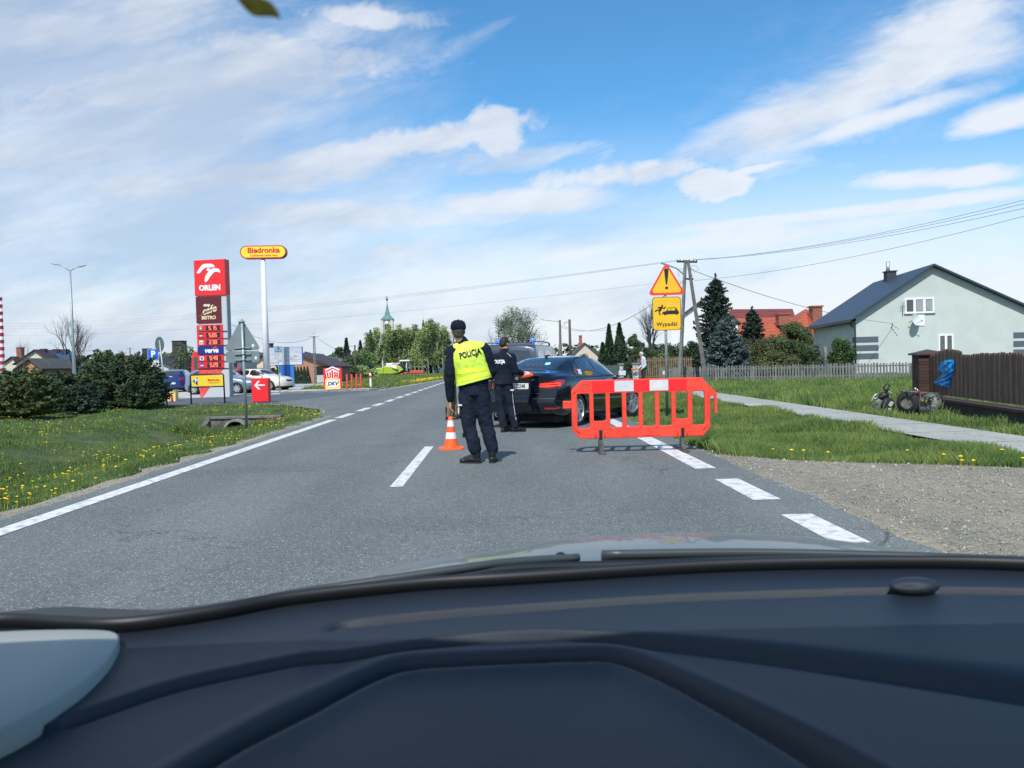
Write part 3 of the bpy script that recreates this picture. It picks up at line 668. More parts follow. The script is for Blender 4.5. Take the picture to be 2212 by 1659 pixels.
def car_mesh(P):
    L = P['L']; top, belt, hw, rf, zb = (curve(P[k]) for k in ('top', 'belt', 'hw', 'rf', 'bot')); rear, front = curve(P['rear']), curve(P['front']); W = P['W'] / 2
    NS = P.get('ns', 74); rows = []
    for s in range(NS + 1):
        u = s / NS; y = L * u; T, B, H, r, z0 = top(y), belt(y), hw(y) * W, rf(y), zb(y)
        B = min(B, T - .03); crown = .05 + .02 * min(1, max(0, (T - B) / .4)); e = T - crown
        pr = [(0, z0), (H * .5, z0), (H * .86, z0 + .005), (H * .95, z0 + .06), (H * .985, z0 + .16), (H * .992, z0 + (B - z0) * .42), (H * 1.0, z0 + (B - z0) * .64), (H * .992, z0 + (B - z0) * .82), (H * .965, B - .02), (H * .94, B + .005)]
        xa, za = H * .94, B + .005; xb, zb_ = H * r, max(e, B + .012)
        for k in (.25, .5, .75): t = k; pr.append((xa + (xb - xa) * t + .012 * math.sin(math.pi * t) * min(1, (T - B) / .3), za + (zb_ - za) * t))
        pr += [(xb, zb_), (xb * .93, zb_ + (T - zb_) * .5), (xb * .78, zb_ + (T - zb_) * .78), (xb * .5, zb_ + (T - zb_) * .93), (xb * .25, T - .003), (0, T)]
        rows.append([(x, y, z) for x, z in pr])
    def warp(x, y, z):
        a = abs(x) / W; rr = rear(z) + P['rc'] * a ** 3.2; ff = L - front(z) - P['fc'] * a ** 2.6; return (x, rr + (y / L) * (ff - rr), z)
    mb = MB(); n = len(rows[0]); ring = 2 * n - 2; vs = []
    for r_ in rows:
        full = r_ + [(-x, y, z) for x, y, z in r_[-2:0:-1]]; vs += [warp(*p) for p in full]
    fs = []
    for s in range(NS):
        for i in range(ring): j = (i + 1) % ring; fs.append((s * ring + i, s * ring + j, (s + 1) * ring + j, (s + 1) * ring + i))
    mb.add(vs, fs)
    for s in (0, NS):
        r_ = rows[s]; cols = 12; g = [[warp(x * (1 - 2 * c / cols), y, z) for c in range(cols + 1)] for x, y, z in r_]; v2 = [p for row in g for p in row]; f2 = []
        for i in range(len(r_) - 1):
            for c in range(cols): f2.append((i * (cols + 1) + c, i * (cols + 1) + c + 1, (i + 1) * (cols + 1) + c + 1, (i + 1) * (cols + 1) + c))
        mb.add(v2, f2)
    me = mb.mesh('b'); bm = bmesh.new(); bm.from_mesh(me); bmesh.ops.remove_doubles(bm, verts=bm.verts, dist=.0008); bmesh.ops.dissolve_degenerate(bm, dist=.0004, edges=bm.edges)
    bmesh.ops.recalc_face_normals(bm, faces=bm.faces); bm.to_mesh(me); bm.free(); solid = me.copy()
    cut = MB()
    for y in P['wheels']:
        for s in (-1, 1): cut.cyl((s * (W - .30), y, P['wr']), (s * (W + .2), y, P['wr']), P['wr'] * P.get('arch', 1.12), n=40)
    cm = cut.mesh('c'); co = bpy.data.objects.new('c', cm); COL.objects.link(co)
    r = evaluated(me, [('BOOLEAN', dict(object=co, operation='DIFFERENCE', solver='EXACT'))]); bpy.data.objects.remove(co)
    r.polygons.foreach_set('use_smooth', [True] * len(r.polygons)); r.set_sharp_from_angle(angle=R(38)); return r, bvh_of(solid)
def wheel(parent, x, y, r, rim, side, style='spoke', steer=0.0, width=.215):
    t = link('wheel', None, parent) if False else bpy.data.objects.new('wheel', None)
    COL.objects.link(t); t.parent = parent; t.location = (x, y, r); t.rotation_euler = (0, 0, steer); t.empty_display_size = .1
    w = width / 2; mb = MB(); mb.lathe([(rim * .96, -w), (r * .93, -w), (r * .985, -w * .8), (r, -w * .4), (r, w * .4), (r * .985, w * .8), (r * .93, w), (rim * 1.0, w * .98), (rim * .96, w * .9)], 40, axis='x'); mb.build('tyre', M_tyre, t, smooth=True)
    mb = MB(); mb.lathe([(rim * .97, w * .94 * side), (rim * .95, w * .86 * side), (rim * .93, w * .2 * side), (.02, w * .1 * side)], 40, axis='x'); mb.lathe([(0, w * .8 * side), (.035, w * .8 * side), (.05, w * .7 * side), (.055, w * .3 * side)], 20, axis='x')
    k = 10 if style == 'spoke' else (7 if style == 'seven' else 9)
    for i in range(k):
        a = 2 * math.pi * (i // 2 * 2 + (.32 if i % 2 else -.32) + .5) / k if style == 'spoke' else 2 * math.pi * i / k
        d = Vector((0, math.cos(a), math.sin(a))); q = Vector((0, -math.sin(a), math.cos(a))); o = Vector((w * .80 * side, 0, 0)); wi = .013 if style == 'spoke' else .024
        p = [o + d * .03 + q * wi, o + d * .03 - q * wi, o * 1.08 + d * rim * .95 - q * wi * 1.5, o * 1.08 + d * rim * .95 + q * wi * 1.5]; bk = [v - Vector((.03 * side, 0, 0)) for v in p]
        mb.add(p + bk, [(0, 1, 2, 3), (4, 7, 6, 5), (0, 4, 5, 1), (1, 5, 6, 2), (2, 6, 7, 3), (3, 7, 4, 0)])
    mb.build('rim', M_alloy, t, auto=40)
    mb = MB(); mb.lathe([(rim * .9, w * .15 * side), (.0, w * .12 * side)], 24, axis='x'); mb.build('brake', M_alloyd, t)
    return t
def car_common(P, root, paint, name='body'):
    me, bv = car_mesh(P); b = put(name, me, paint, root); W = P['W'] / 2
    ins = MB()
    for y in P['wheels']:
        for s in (-1, 1): ins.cyl((s * (W - .29), y, P['wr'] + .02), (s * (W - .28), y, P['wr'] + .02), P['wr'] * 1.1, n=32)
    ins.bb(-W * .8, W * .8, .3, P['L'] - .3, .13, .30); ins.build('underbody', M_under, root)
    for k, y in enumerate(P['wheels']):
        for s in (-1, 1): wheel(root, s * (W - .125), y, P['wr'], P['rim'], s, P.get('style', 'spoke'), P.get('steer', 0) if k == 1 else 0)
    return b, bv
def strip(bv, pts, side, w, off=.006):
    """thin seam or trim following the body"""
    V_, F_ = [], []
    out = []
    for a, b in zip(pts, pts[1:]):
        a, b = Vector(a), Vector(b); k = max(1, int((b - a).length / .06)); out += [a.lerp(b, j / k) for j in range(k)]
    out.append(Vector(pts[-1]))
    for i, p in enumerate(out):
        d = (out[min(i + 1, len(out) - 1)] - out[max(i - 1, 0)]).normalized(); q = Vector((-d.y, d.x)) * w / 2
        for e in (p + q, p - q):
            o, dd = {'R': (Vector((5, e.x, e.y)), Vector((-1, 0, 0))), 'L': (Vector((-5, e.x, e.y)), Vector((1, 0, 0))), 'B': (Vector((e.x, -5, e.y)), Vector((0, 1, 0))), 'F': (Vector((e.x, 9, e.y)), Vector((0, -1, 0))), 'T': (Vector((e.x, e.y, 9)), Vector((0, 0, -1)))}[side]
            h = bv.ray_cast(o, dd); q3 = h[0] if h[0] else (bv.find_nearest(o + dd * 4.2)[0]); V_.append(q3 - dd * off)
    F_ = [(2 * i, 2 * i + 1, 2 * i + 3, 2 * i + 2) for i in range(len(out) - 1)]; mb = MB(); mb.add(V_, F_); return mb
def plate(root, y, z, txt, xs=.78, tilt=0, rz=0.0, x=0.0, blue=True):
    p = MB(); p.box((x, y, z), (.52, .012, .114), rx=tilt, rz=rz); o = p.build('number_plate', M_plate, root, bevel=.004)
    M = Matrix.Translation((x, y - .008, z)) @ Matrix.Rotation(R(90) + tilt, 4, 'X')
    lettering(o, txt, .105, M_ink, M, offset=.002, xs=xs, name='plate_number', depth=.001)
    return o

# --- dark saloon
SAL = dict(L=4.63, W=1.81, wheels=(.99, 3.80), wr=.325, rim=.235, rc=.17, fc=.42, steer=R(-20),
    top=[(0, 1.055), (.10, 1.10), (.42, 1.125), (.55, 1.14), (.95, 1.30), (1.35, 1.405), (1.85, 1.435), (2.3, 1.42), (2.75, 1.335), (3.30, 1.06), (3.5, 1.0), (4.1, .93), (4.45, .83), (4.63, .72)],
    belt=[(0, .99), (.5, 1.03), (1.0, 1.02), (2.2, .965), (3.2, .935), (3.8, .90), (4.3, .82), (4.63, .66)],
    hw=[(0, .90), (.3, .975), (.9, 1.0), (2.5, .985), (3.8, 1.0), (4.3, .95), (4.63, .84)],
    rf=[(0, .80), (.5, .80), (.95, .68), (1.5, .645), (2.3, .65), (2.8, .70), (3.3, .82), (4.63, .8)],
    bot=[(0, .30), (.35, .22), (.7, .19), (4.0, .19), (4.5, .21), (4.63, .28)],
    rear=[(.19, .10), (.30, .045), (.45, .01), (.62, .0), (.70, .05), (.82, .075), (1.0, .05), (1.1, .03), (1.12, .05)],
    front=[(.2, .08), (.45, .0), (.65, .02), (.85, .12), (1.1, .2)])
M_navy = mat('dark_blue_paint', (.004, .006, .012), .16, .0, coat=1.0, spec=.25)
ang = R(-31); rw = Vector((1.26, 16.15)); lc = Vector((.79, .99)); c_, s_ = math.cos(ang), math.sin(ang)
org = (rw.x - (lc.x * c_ - lc.y * s_), rw.y - (lc.x * s_ + lc.y * c_), 0)
sal = thing('police_saloon', 'dark navy saloon car with lit red tail lamps stopped behind the red barrier', 'car', org, ang)
body, bv = car_common(SAL, sal, M_navy)
for s in ('R', 'L'):
    sw = patch(bv, [(.98, 1.01), (1.02, 1.12), (1.22, 1.26), (1.55, 1.355), (1.95, 1.375), (1.99, 1.01)], s, .004, it=1).build('rear_side_window', M_glass, sal, smooth=True)
    patch(bv, [(2.07, 1.00), (2.05, 1.375), (2.45, 1.35), (2.75, 1.24), (3.13, 1.00)], s, .004, it=1).build('front_side_window', M_glass, sal, smooth=True)
    strip(bv, [(.93, .995), (.98, 1.13), (1.20, 1.285), (1.55, 1.385), (2.0, 1.405), (2.45, 1.38), (2.8, 1.26), (3.2, .985), (2.0, .985), (.93, .995)], s, .018, .006).build('window_trim', M_blk, sal)
    strip(bv, [(1.28, 1.02), (1.33, 1.33)], s, .035, .009).build('quarter_pillar', M_blk, sal)
    strip(bv, [(1.12, .98), (1.22, .72), (1.40, .40), (1.42, .22)], s, .008, .003).build('door_seam', M_blk, sal)
    strip(bv, [(2.03, .98), (2.03, .25)], s, .008, .003).build('door_seam', M_blk, sal)
    sx = .87 if s == 'R' else -.87
    for yy_ in (1.38, 2.28): mb = MB(); mb.box((sx + (.03 if s == 'R' else -.03), yy_, .83), (.03, .2, .03)); mb.build('door_handle', M_navy, sal, bevel=.01)
    k = 1 if s == 'R' else -1; mb = MB(); mb.ball((k * 1.0, 3.02, 1.02), (.11, .065, .075), 16, 10); mb.limb([(k * .86, 3.02, .96), (k * .95, 3.02, .98)], [.03, .03]); mb.build('wing_mirror', M_navy, sal, smooth=True)
    mb = MB(); mb.box((k * 1.0, 2.958, 1.02), (.17, .02, .11)); mb.build('mirror_glass', M_lampw, sal, bevel=.02)
    lampo = [(k * .50, .815), (k * .50, .89), (k * .62, .93), (k * .80, .955), (k * .855, .95), (k * .86, .84), (k * .78, .79), (k * .60, .80)]
    q_ = 'B' + s; tl = patch(bv, [(.42, .815), (.42, .885), (.60, .925), (.78, .965), (.93, .955), (.95, .93), (.86, .83), (.74, .795), (.56, .80)], q_, .006, step=.04, it=1).build('tail_lamp', M_tl, sal, smooth=True)
    for zz in ((.825, .845), (.872, .890)):
        patch(bv, [(.44, zz[0]), (.44, zz[1]), (.82, zz[1] + .016), (.84, zz[0] + .018)], q_, .010, step=.04, it=0).build('light_bar', M_tl2, tl)
    patch(bv, [(k * .60, .395), (k * .60, .425), (k * .83, .425), (k * .83, .395)], 'B', .006, step=.04, it=0).build('reflector', M_tl, sal)
patch(bv, [(-.50, 1.145), (.50, 1.145), (.56, 1.165), (.54, 1.37), (.50, 1.395), (-.50, 1.395), (-.54, 1.37), (-.56, 1.165)], 'B', .004, it=1).build('rear_window', M_glass, sal, smooth=True)
patch(bv, [(-.56, 1.03), (.56, 1.03), (.5, 1.36), (-.5, 1.36)], 'F', .004, it=1).build('windscreen', M_glass, sal, smooth=True)
strip(bv, [(-.56, 1.02), (-.50, .70), (.50, .70), (.56, 1.02)], 'B', .008, .003).build('boot_seam', M_blk, sal)
strip(bv, [(-.86, .60), (.86, .60)], 'B', .01, .003).build('bumper_seam', M_blk, sal)
strip(bv, [(-.80, .33), (.80, .33)], 'B', .012, .004).build('bumper_trim', M_blkm, sal)
mb = MB(); mb.lathe([(0, 0), (.02, 0), (.035, .03), (.02, .055), (0, .06)], 12, (0, 1.28, 1.40)); mb.limb([(0, 1.26, 1.40), (0, 1.38, 1.45), (0, 1.50, 1.44)], [.022, .016, .006]); mb.build('roof_antenna', M_blk, sal, smooth=True)
patch(bv, [(.20, 1.255), (.20, 1.285), (.30, 1.285), (.30, 1.255)], 'B', .007, step=.03, it=0).build('blue_light', mat('blue_strobe', (.05, .2, 1), .3, emit=((.05, .25, 1.0), 9.0)), sal)
def on(bv_, x, z, off, side='B'):
    h = bv_.ray_cast(Vector((x, -5, z)), Vector((0, 1, 0))); return h[0] + Vector((0, -off, 0))
M_lcd = mat('unlit_letters', (.10, .07, .09), .5)
p0 = on(bv, -.02, 1.24, .006); lettering(sal, 'POLICE', .12, M_lcd, Matrix.Translation(p0) @ Matrix.Rotation(R(33), 4, 'X'), offset=.003, xs=1.0, name='display_text', depth=.001)
p0 = on(bv, 0, .84, .018); pp = plate(sal, p0.y, .845, 'WG 72348', tilt=0)
p0 = on(bv, .37, .99, .006); lettering(sal, '330i', .055, M_chrome, face_mat(p0.x, p0.y, .965), offset=.001, name='model_lettering', depth=.002)
mb = MB(); mb.lathe([(0, -.004), (.036, -.004), (.04, 0), (.036, .006)], 20, (0, on(bv, 0, 1.0, .004).y, 1.0), axis='y'); mb.build('badge', M_chrome, sal)
for x in (-.60, -.48): mb = MB(); mb.lathe([(.030, .0), (.038, .0), (.038, .12), (.030, .12), (.030, 0)], 18, (x, .02, .28), axis='y'); mb.build('exhaust_pipe', M_chrome, sal, smooth=True)
h = bv.ray_cast(Vector((5, 1.08, 1.07)), Vector((-1, 0, 0)))[0]
mb = MB(); mb.box((h.x + .006, 1.20, 1.09), (.004, .13, .12), ry=R(-20)); mb.build('window_sticker', M_plate, sal)

# --- grey van behind
VAN = dict(L=4.45, W=1.84, wheels=(.80, 3.50), wr=.325, rim=.22, rc=.10, fc=.36, style='nine', ns=70,
    top=[(0, 1.72), (.08, 1.785), (.3, 1.80), (2.4, 1.80), (2.9, 1.70), (3.55, 1.22), (3.7, 1.14), (4.2, 1.0), (4.45, .82)],
    belt=[(0, 1.10), (2.2, 1.08), (3.4, 1.04), (4.2, .92), (4.45, .7)], hw=[(0, .985), (.2, 1.0), (3.6, 1.0), (4.2, .95), (4.45, .86)],
    rf=[(0, .83), (2.5, .81), (3.0, .78), (3.6, .84), (4.45, .8)], bot=[(0, .26), (.4, .2), (4.2, .2), (4.45, .27)],
    rear=[(.2, .05), (.4, 0), (.62, .0), (.7, .06), (1.0, .07), (1.5, .12), (1.8, .19)], front=[(.2, .05), (.5, 0), (.8, .08), (1.1, .2)])
M_vanp = mat('grey_purple_paint', (.075, .082, .105), .30, .5, coat=1.0)
va = R(-15.5); vr = Vector((.62, 19.75)); c_, s_ = math.cos(va), math.sin(va); org = (vr.x - .86 * c_, vr.y - .86 * s_, 0)
van = thing('police_van', 'dark grey van with roof rails and blue roof lights parked beyond the saloon', 'van', org, va)
body, bv = car_common(VAN, van, M_vanp)
patch(bv, [(-.70, 1.12), (.70, 1.12), (.72, 1.2), (.66, 1.58), (.6, 1.62), (-.6, 1.62), (-.66, 1.58), (-.72, 1.2)], 'B', .005, it=1).build('rear_window', M_glass, van, smooth=True)
for s in ('R', 'L'):
    k = 1 if s == 'R' else -1
    for nm, pg in (('rear_side_window', [(.22, 1.14), (.26, 1.42), (.42, 1.60), (1.0, 1.62), (1.0, 1.14)]), ('middle_side_window', [(1.08, 1.14), (1.08, 1.62), (2.0, 1.62), (2.0, 1.14)]), ('front_side_window', [(2.08, 1.12), (2.08, 1.62), (2.5, 1.62), (2.85, 1.5), (3.3, 1.12)])):
        patch(bv, pg, s, .005, it=1).build(nm, M_glass, van, smooth=True)
    strip(bv, [(2.04, 1.1), (2.04, .3)], s, .01, .004).build('door_seam', M_blk, van)
    mb = MB(); mb.limb([(k * .66, .45, 1.77), (k * .66, .55, 1.84), (k * .66, 1.4, 1.86), (k * .66, 2.3, 1.84), (k * .66, 2.4, 1.77)], [(.022, .016)] * 5); mb.build('roof_rail', mat('rail_grey', (.10, .14, .2), .35, .4), van, smooth=True)
    patch(bv, [(k * .75, .82), (k * .75, 1.12), (k * .86, 1.14), (k * .88, .82)], 'B', .006, it=1).build('tail_lamp', M_tl, van, smooth=True)
    mb = MB(); mb.ball((k * 1.03, 3.05, 1.12), (.10, .07, .11)); mb.build('wing_mirror', M_blkm, van, smooth=True)
patch(bv, [(-.62, 1.22), (.62, 1.22), (.56, 1.66), (-.56, 1.66)], 'F', .005, it=1).build('windscreen', M_glass, van, smooth=True)
mb = MB(); mb.box((0, .10, 1.70), (.26, .03, .03)); mb.build('brake_lamp', M_tl, van, bevel=.005)
mb = MB(); mb.box((-.02, 1.3, 1.825), (1.02, .12, .05)); lb = mb.build('light_bar', mat('lightbar_black', (.03, .03, .035), .4), van, bevel=.01)
for x in (-.50, .46): mb = MB(); mb.lathe([(.075, 0), (.078, .03), (.075, .08), (.05, .10), (0, .105)], 16, (x, 1.3, 1.85)); mb.build('beacon', mat('blue_beacon', (.03, .12, .55), .15, coat=1, emit=((.1, .35, 1), .35)), lb, smooth=True)
mb = MB(); mb.ball((-.40, 1.22, 1.87), (.04, .03, .04)); mb.build('spot_lamp', mat('spot_lit', (1, .8, .7), .3, emit=((1, .75, .65), 3)), lb, smooth=True)
mb = MB(); mb.box((.30, .09, 1.22), (.10, .01, .22), ry=R(18)); mb.box((.52, .09, 1.24), (.07, .01, .09)); mb.build('window_stickers', mat('sticker', (.35, .55, .6), .5), van)

# --- cars on the forecourt
HAT = dict(L=4.2, W=1.78, wheels=(.72, 3.35), wr=.315, rim=.21, rc=.2, fc=.4, style='seven', ns=56, arch=1.1,
    top=[(0, 1.02), (.06, 1.10), (.28, 1.32), (.5, 1.42), (1.2, 1.49), (1.9, 1.49), (2.4, 1.42), (3.15, 1.05), (3.3, 1.0), (3.9, .88), (4.2, .7)],
    belt=[(0, .96), (1.2, .98), (2.4, .94), (3.2, .91), (3.9, .8), (4.2, .6)], hw=[(0, .92), (.3, .98), (3.3, 1.0), (3.9, .95), (4.2, .82)],
    rf=[(0, .8), (.5, .70), (2.3, .69), (2.9, .76), (3.3, .84), (4.2, .8)], bot=[(0, .28), (.4, .2), (3.8, .2), (4.2, .26)], rear=[(.2, .06), (.5, 0), (.7, .05), (1.0, .08), (1.4, .16)], front=[(.2, .05), (.5, 0), (.7, .05), (1.0, .2)])
EST = dict(HAT); EST.update(L=4.75, wheels=(1.0, 3.83), wr=.32, rim=.225, W=1.8,
    top=[(0, .95), (.12, 1.0), (.6, 1.04), (1.0, 1.22), (1.5, 1.37), (2.0, 1.41), (2.5, 1.40), (3.0, 1.28), (3.55, 1.02), (3.7, .98), (4.3, .90), (4.6, .82), (4.75, .68)],
    belt=[(0, .9), (1.2, .95), (2.4, .93), (3.5, .90), (4.3, .83), (4.75, .6)], hw=[(0, .9), (.4, .98), (3.6, 1.0), (4.3, .96), (4.75, .84)],
    rf=[(0, .82), (.6, .80), (1.3, .68), (2.5, .68), (3.1, .76), (3.6, .85), (4.75, .82)], bot=[(0, .3), (.4, .2), (4.3, .2), (4.75, .28)])
def forecourt_car(P, name, label, px, py, Y, az, paint, back=1.12, sedan=False):
    c = at(px, py, Y); t = thing(name, label, 'car', (c.x, c.y, -.02), 0, 'cars parked on the petrol station forecourt'); t.rotation_euler = (0, 0, az)
    hold = bpy.data.objects.new('hold', None)
    b, bv = car_common(P, t, paint); L = P['L']
    # recentre on the middle of the car
    for ch in t.children: ch.matrix_parent_inverse = Matrix.Translation((0, -L / 2, 0))
    off = Matrix.Translation((0, -L / 2, 0))
    def pt(o): o.matrix_parent_inverse = off; return o
    for s in ('R', 'L'):
        k = 1 if s == 'R' else -1
        if sedan:
            pt(patch(bv, [(1.15, .99), (1.25, 1.12), (1.6, 1.30), (2.2, 1.34), (2.2, .97)], s, .005, it=1).build('rear_side_window', M_glass, t, smooth=True))
            pt(patch(bv, [(2.28, .97), (2.28, 1.34), (2.7, 1.31), (3.0, 1.2), (3.4, .95)], s, .005, it=1).build('front_side_window', M_glass, t, smooth=True))
        else:
            pt(patch(bv, [(.5, 1.08), (.7, 1.28), (1.1, 1.40), (1.75, 1.42), (1.75, 1.02)], s, .005, it=1).build('rear_side_window', M_glass, t, smooth=True))
            pt(patch(bv, [(1.83, 1.01), (1.83, 1.42), (2.2, 1.39), (2.5, 1.26), (2.98, .98)], s, .005, it=1).build('front_side_window', M_glass, t, smooth=True))
        pt(patch(bv, [(k * .5, .80), (k * .5, .92), (k * .78, .98), (k * .84, .80)], 'B', .006, it=1).build('tail_lamp', M_tl, t, smooth=True))
        hl = pt(patch(bv, [(k * .46, .60), (k * .44, .70), (k * .6, .76), (k * .74, .72), (k * .74, .60)], 'F', .008, it=1).build('headlight', M_lampw, t, smooth=True))
        y_ = 3.3 if sedan else 2.85; mb = MB(); mb.ball((k * .98, y_, 1.0), (.10, .06, .07)); pt(mb.build('wing_mirror', paint, t, smooth=True))
    pt(patch(bv, [(-.5, 1.10 if not sedan else 1.08), (.5, 1.10 if not sedan else 1.08), (.46, 1.33), (-.46, 1.33)], 'B', .005, it=1).build('rear_window', M_glass, t, smooth=True))
    pt(patch(bv, [(-.56, 1.05), (.56, 1.05), (.5, 1.34), (-.5, 1.34)], 'F', .005, it=1).build('windscreen', M_glass, t, smooth=True))
    pt(patch(bv, [(-.32, .56), (-.32, .70), (.32, .70), (.32, .56)], 'F', .006, it=1).build('grille', M_blkm, t, smooth=True))
    h = bv.ray_cast(Vector((0, 9, .46)), Vector((0, -1, 0)))[0]; mb = MB(); mb.box((0, h.y + .012, .46), (.5, .012, .11)); pt(mb.build('number_plate', M_plate, t))
    h = bv.ray_cast(Vector((0, -5, .6)), Vector((0, 1, 0)))[0]; mb = MB(); mb.box((0, h.y - .012, .6), (.5, .012, .11)); pt(mb.build('number_plate', M_plate, t))
    return t
forecourt_car(HAT, 'parked_hatchback', 'dark blue hatchback seen from behind, parked beside the juniper', 386, 847, 54, R(11), mat('blue_paint', (.008, .025, .14), .25, .3, coat=1))
forecourt_car(HAT, 'parked_hatchback', 'silver blue hatchback parked right behind the tall fuel price sign', 484, 851, 46, R(-99), mat('silver_blue_paint', (.22, .30, .38), .3, .5, coat=1))
forecourt_car(EST, 'parked_saloon', 'cream white saloon parked at the foot of the white pole', 560, 846, 51.5, R(-110), mat('cream_paint', (.74, .70, .58), .3, 0, coat=1), sedan=True)
# red lorry cab behind the price sign
trk = thing('red_lorry', 'red lorry cab mostly hidden behind the fuel price sign', 'lorry', at(459, 850, 49).to_tuple()[:2] + (-.05,), R(4), None)
M_red = mat('lorry_red', (.62, .02, .02), .35, coat=.6)
mb = MB(); mb.prism([(-1.22, .55), (-1.24, 1.5), (-1.14, 2.5), (-1.0, 2.62), (1.0, 2.62), (1.14, 2.5), (1.24, 1.5), (1.22, .55)], 0, 2.1); mb.build('cab', M_red, trk, bevel=.06)
mb = MB(); mb.bb(-1.05, 1.05, -.02, .02, 1.45, 2.25); mb.build('windscreen', M_glass, trk, bevel=.03)
mb = MB(); mb.bb(-1.15, 1.15, -.12, .0, .42, .78); mb.build('bumper', M_blkm, trk, bevel=.03)
mb = MB(); mb.bb(-1.15, 1.15, 2.15, 6.5, 1.0, 2.3); mb.build('load_box', mat('lorry_grey', (.35, .35, .35), .6), trk, bevel=.03)
for s in (-1, 1):
    m = MB(); m.box((s * 1.48, -.12, 1.85), (.18, .10, .62)); m.tube([(s * 1.2, 0, 2.2), (s * 1.48, -.1, 2.2)], .02, 6); m.build('mirror', M_blkm, trk, bevel=.03)
    for y in (.9, 4.8): m = MB(); m.lathe([(.2, -.14), (.48, -.14), (.5, 0), (.48, .14), (.2, .14)], 24, (s * 1.0, y, .5), axis='x'); m.build('wheel', M_tyre, trk, smooth=True)
    m = MB(); m.bb(s * .72 - .2, s * .72 + .2, -.14, -.1, .5, .66); m.build('headlight', M_lampw, trk)
# combine harvester in the field
cb = thing('combine_harvester', 'lime green combine harvester with white cab in front of the birches', 'harvester', at(850, 812, 112).to_tuple()[:2] + (.25,), R(2))
M_lime = mat('lime_paint', (.36, .50, .03), .45); M_wh = mat('white_paint', (.75, .75, .73), .4)
S = .065 * 1.0  # metres per pixel at that distance
def cbx(x): return (x - 850) * .0649
def cbz(y): return (813 - y) * .0649 + .1
mb = MB(); mb.prism([(cbx(811), cbz(814)), (cbx(811.5), cbz(801)), (cbx(829), cbz(800)), (cbx(829), cbz(814))], 0, 2.6); mb.build('straw_hood', M_lime, cb, bevel=.08)
mb = MB(); mb.prism([(cbx(829), cbz(814)), (cbx(829), cbz(798)), (cbx(865), cbz(798)), (cbx(872), cbz(806)), (cbx(862), cbz(812)), (cbx(845), cbz(814))], .05, 2.5); mb.build('body', M_lime, cb, bevel=.08)
mb = MB(); mb.prism([(cbx(833), cbz(798.4)), (cbx(835), cbz(791)), (cbx(863), cbz(791)), (cbx(864), cbz(798.4))], .1, 2.4); gt = mb.build('grain_tank', M_wh, cb, bevel=.06)
lettering(gt, 'CLAAS', .30, mat('claas_red', (.6, .03, .02), .5), face_mat(cbx(855), .085, cbz(793)), offset=.008, name='tank_lettering')
mb = MB(); mb.tube([(cbx(848), -.05, cbz(799)), (cbx(859), -.1, cbz(804.5))], .16, 10); mb.build('unloading_pipe', M_wh, cb, smooth=True)
mb = MB(); mb.bb(cbx(863), cbx(865), .2, 2.2, cbz(807), cbz(788)); mb.prism([(cbx(864), cbz(806)), (cbx(864), cbz(799)), (cbx(872), cbz(802)), (cbx(878), cbz(806)), (cbx(878), cbz(808))], .2, 2.2)
mb.tube([(cbx(877), .25, cbz(806)), (cbx(879), .25, cbz(788))], .08, 6); mb.tube([(cbx(877), 2.15, cbz(806)), (cbx(879), 2.15, cbz(788))], .08, 6); mb.tube([(cbx(870), .25, cbz(802)), (cbx(870), .25, cbz(788))], .05, 6)
mb.prism([(cbx(863), cbz(788)), (cbx(864), cbz(785)), (cbx(885), cbz(784.6)), (cbx(886), cbz(786.5)), (cbx(884), cbz(788))], 0, 2.4); mb.build('cab', M_wh, cb, bevel=.05)
mb = MB(); mb.bb(cbx(865.2), cbx(877), .35, 2.05, cbz(802), cbz(788.2)); mb.build('cab_glass', mat('cab_glass', (.02, .05, .04), .1, coat=1), cb)
for x in (836, 866):
    mb = MB(); r = .55 if x < 850 else .75; mb.lathe([(.15, -.2), (r * .93, -.2), (r, 0), (r * .93, .2), (.15, .2)], 24, (cbx(x), .3, r), axis='y'); mb.build('wheel', M_tyre, cb, smooth=True)
# red farm implement with rake wheels
im = thing('hay_rake', 'small red farm implement with wire wheels beside the harvester', 'farm machine', at(900, 811, 100).to_tuple()[:2] + (.1,), 0)
mb = MB(); mb.box((0, 0, .45), (1.6, .8, .35)); mb.tube([(-.9, 0, .4), (-2.0, 0, .25)], .06, 6); mb.tube([(.6, 0, .5), (1.3, 0, .3)], .06, 6); mb.build('frame', mat('implement_red', (.65, .08, .04), .5), im, bevel=.05)
for i in range(5):
    m = MB(); m.tube([(-.8 + i * .45 + .45 * math.cos(a) * .7, -.3, .6 + .5 * math.sin(a)) for a in [k * math.pi / 8 for k in range(17)]], .025, 5); m.build('rake_wheel', mat('wire', (.4, .38, .33), .5, .5), im, smooth=True)
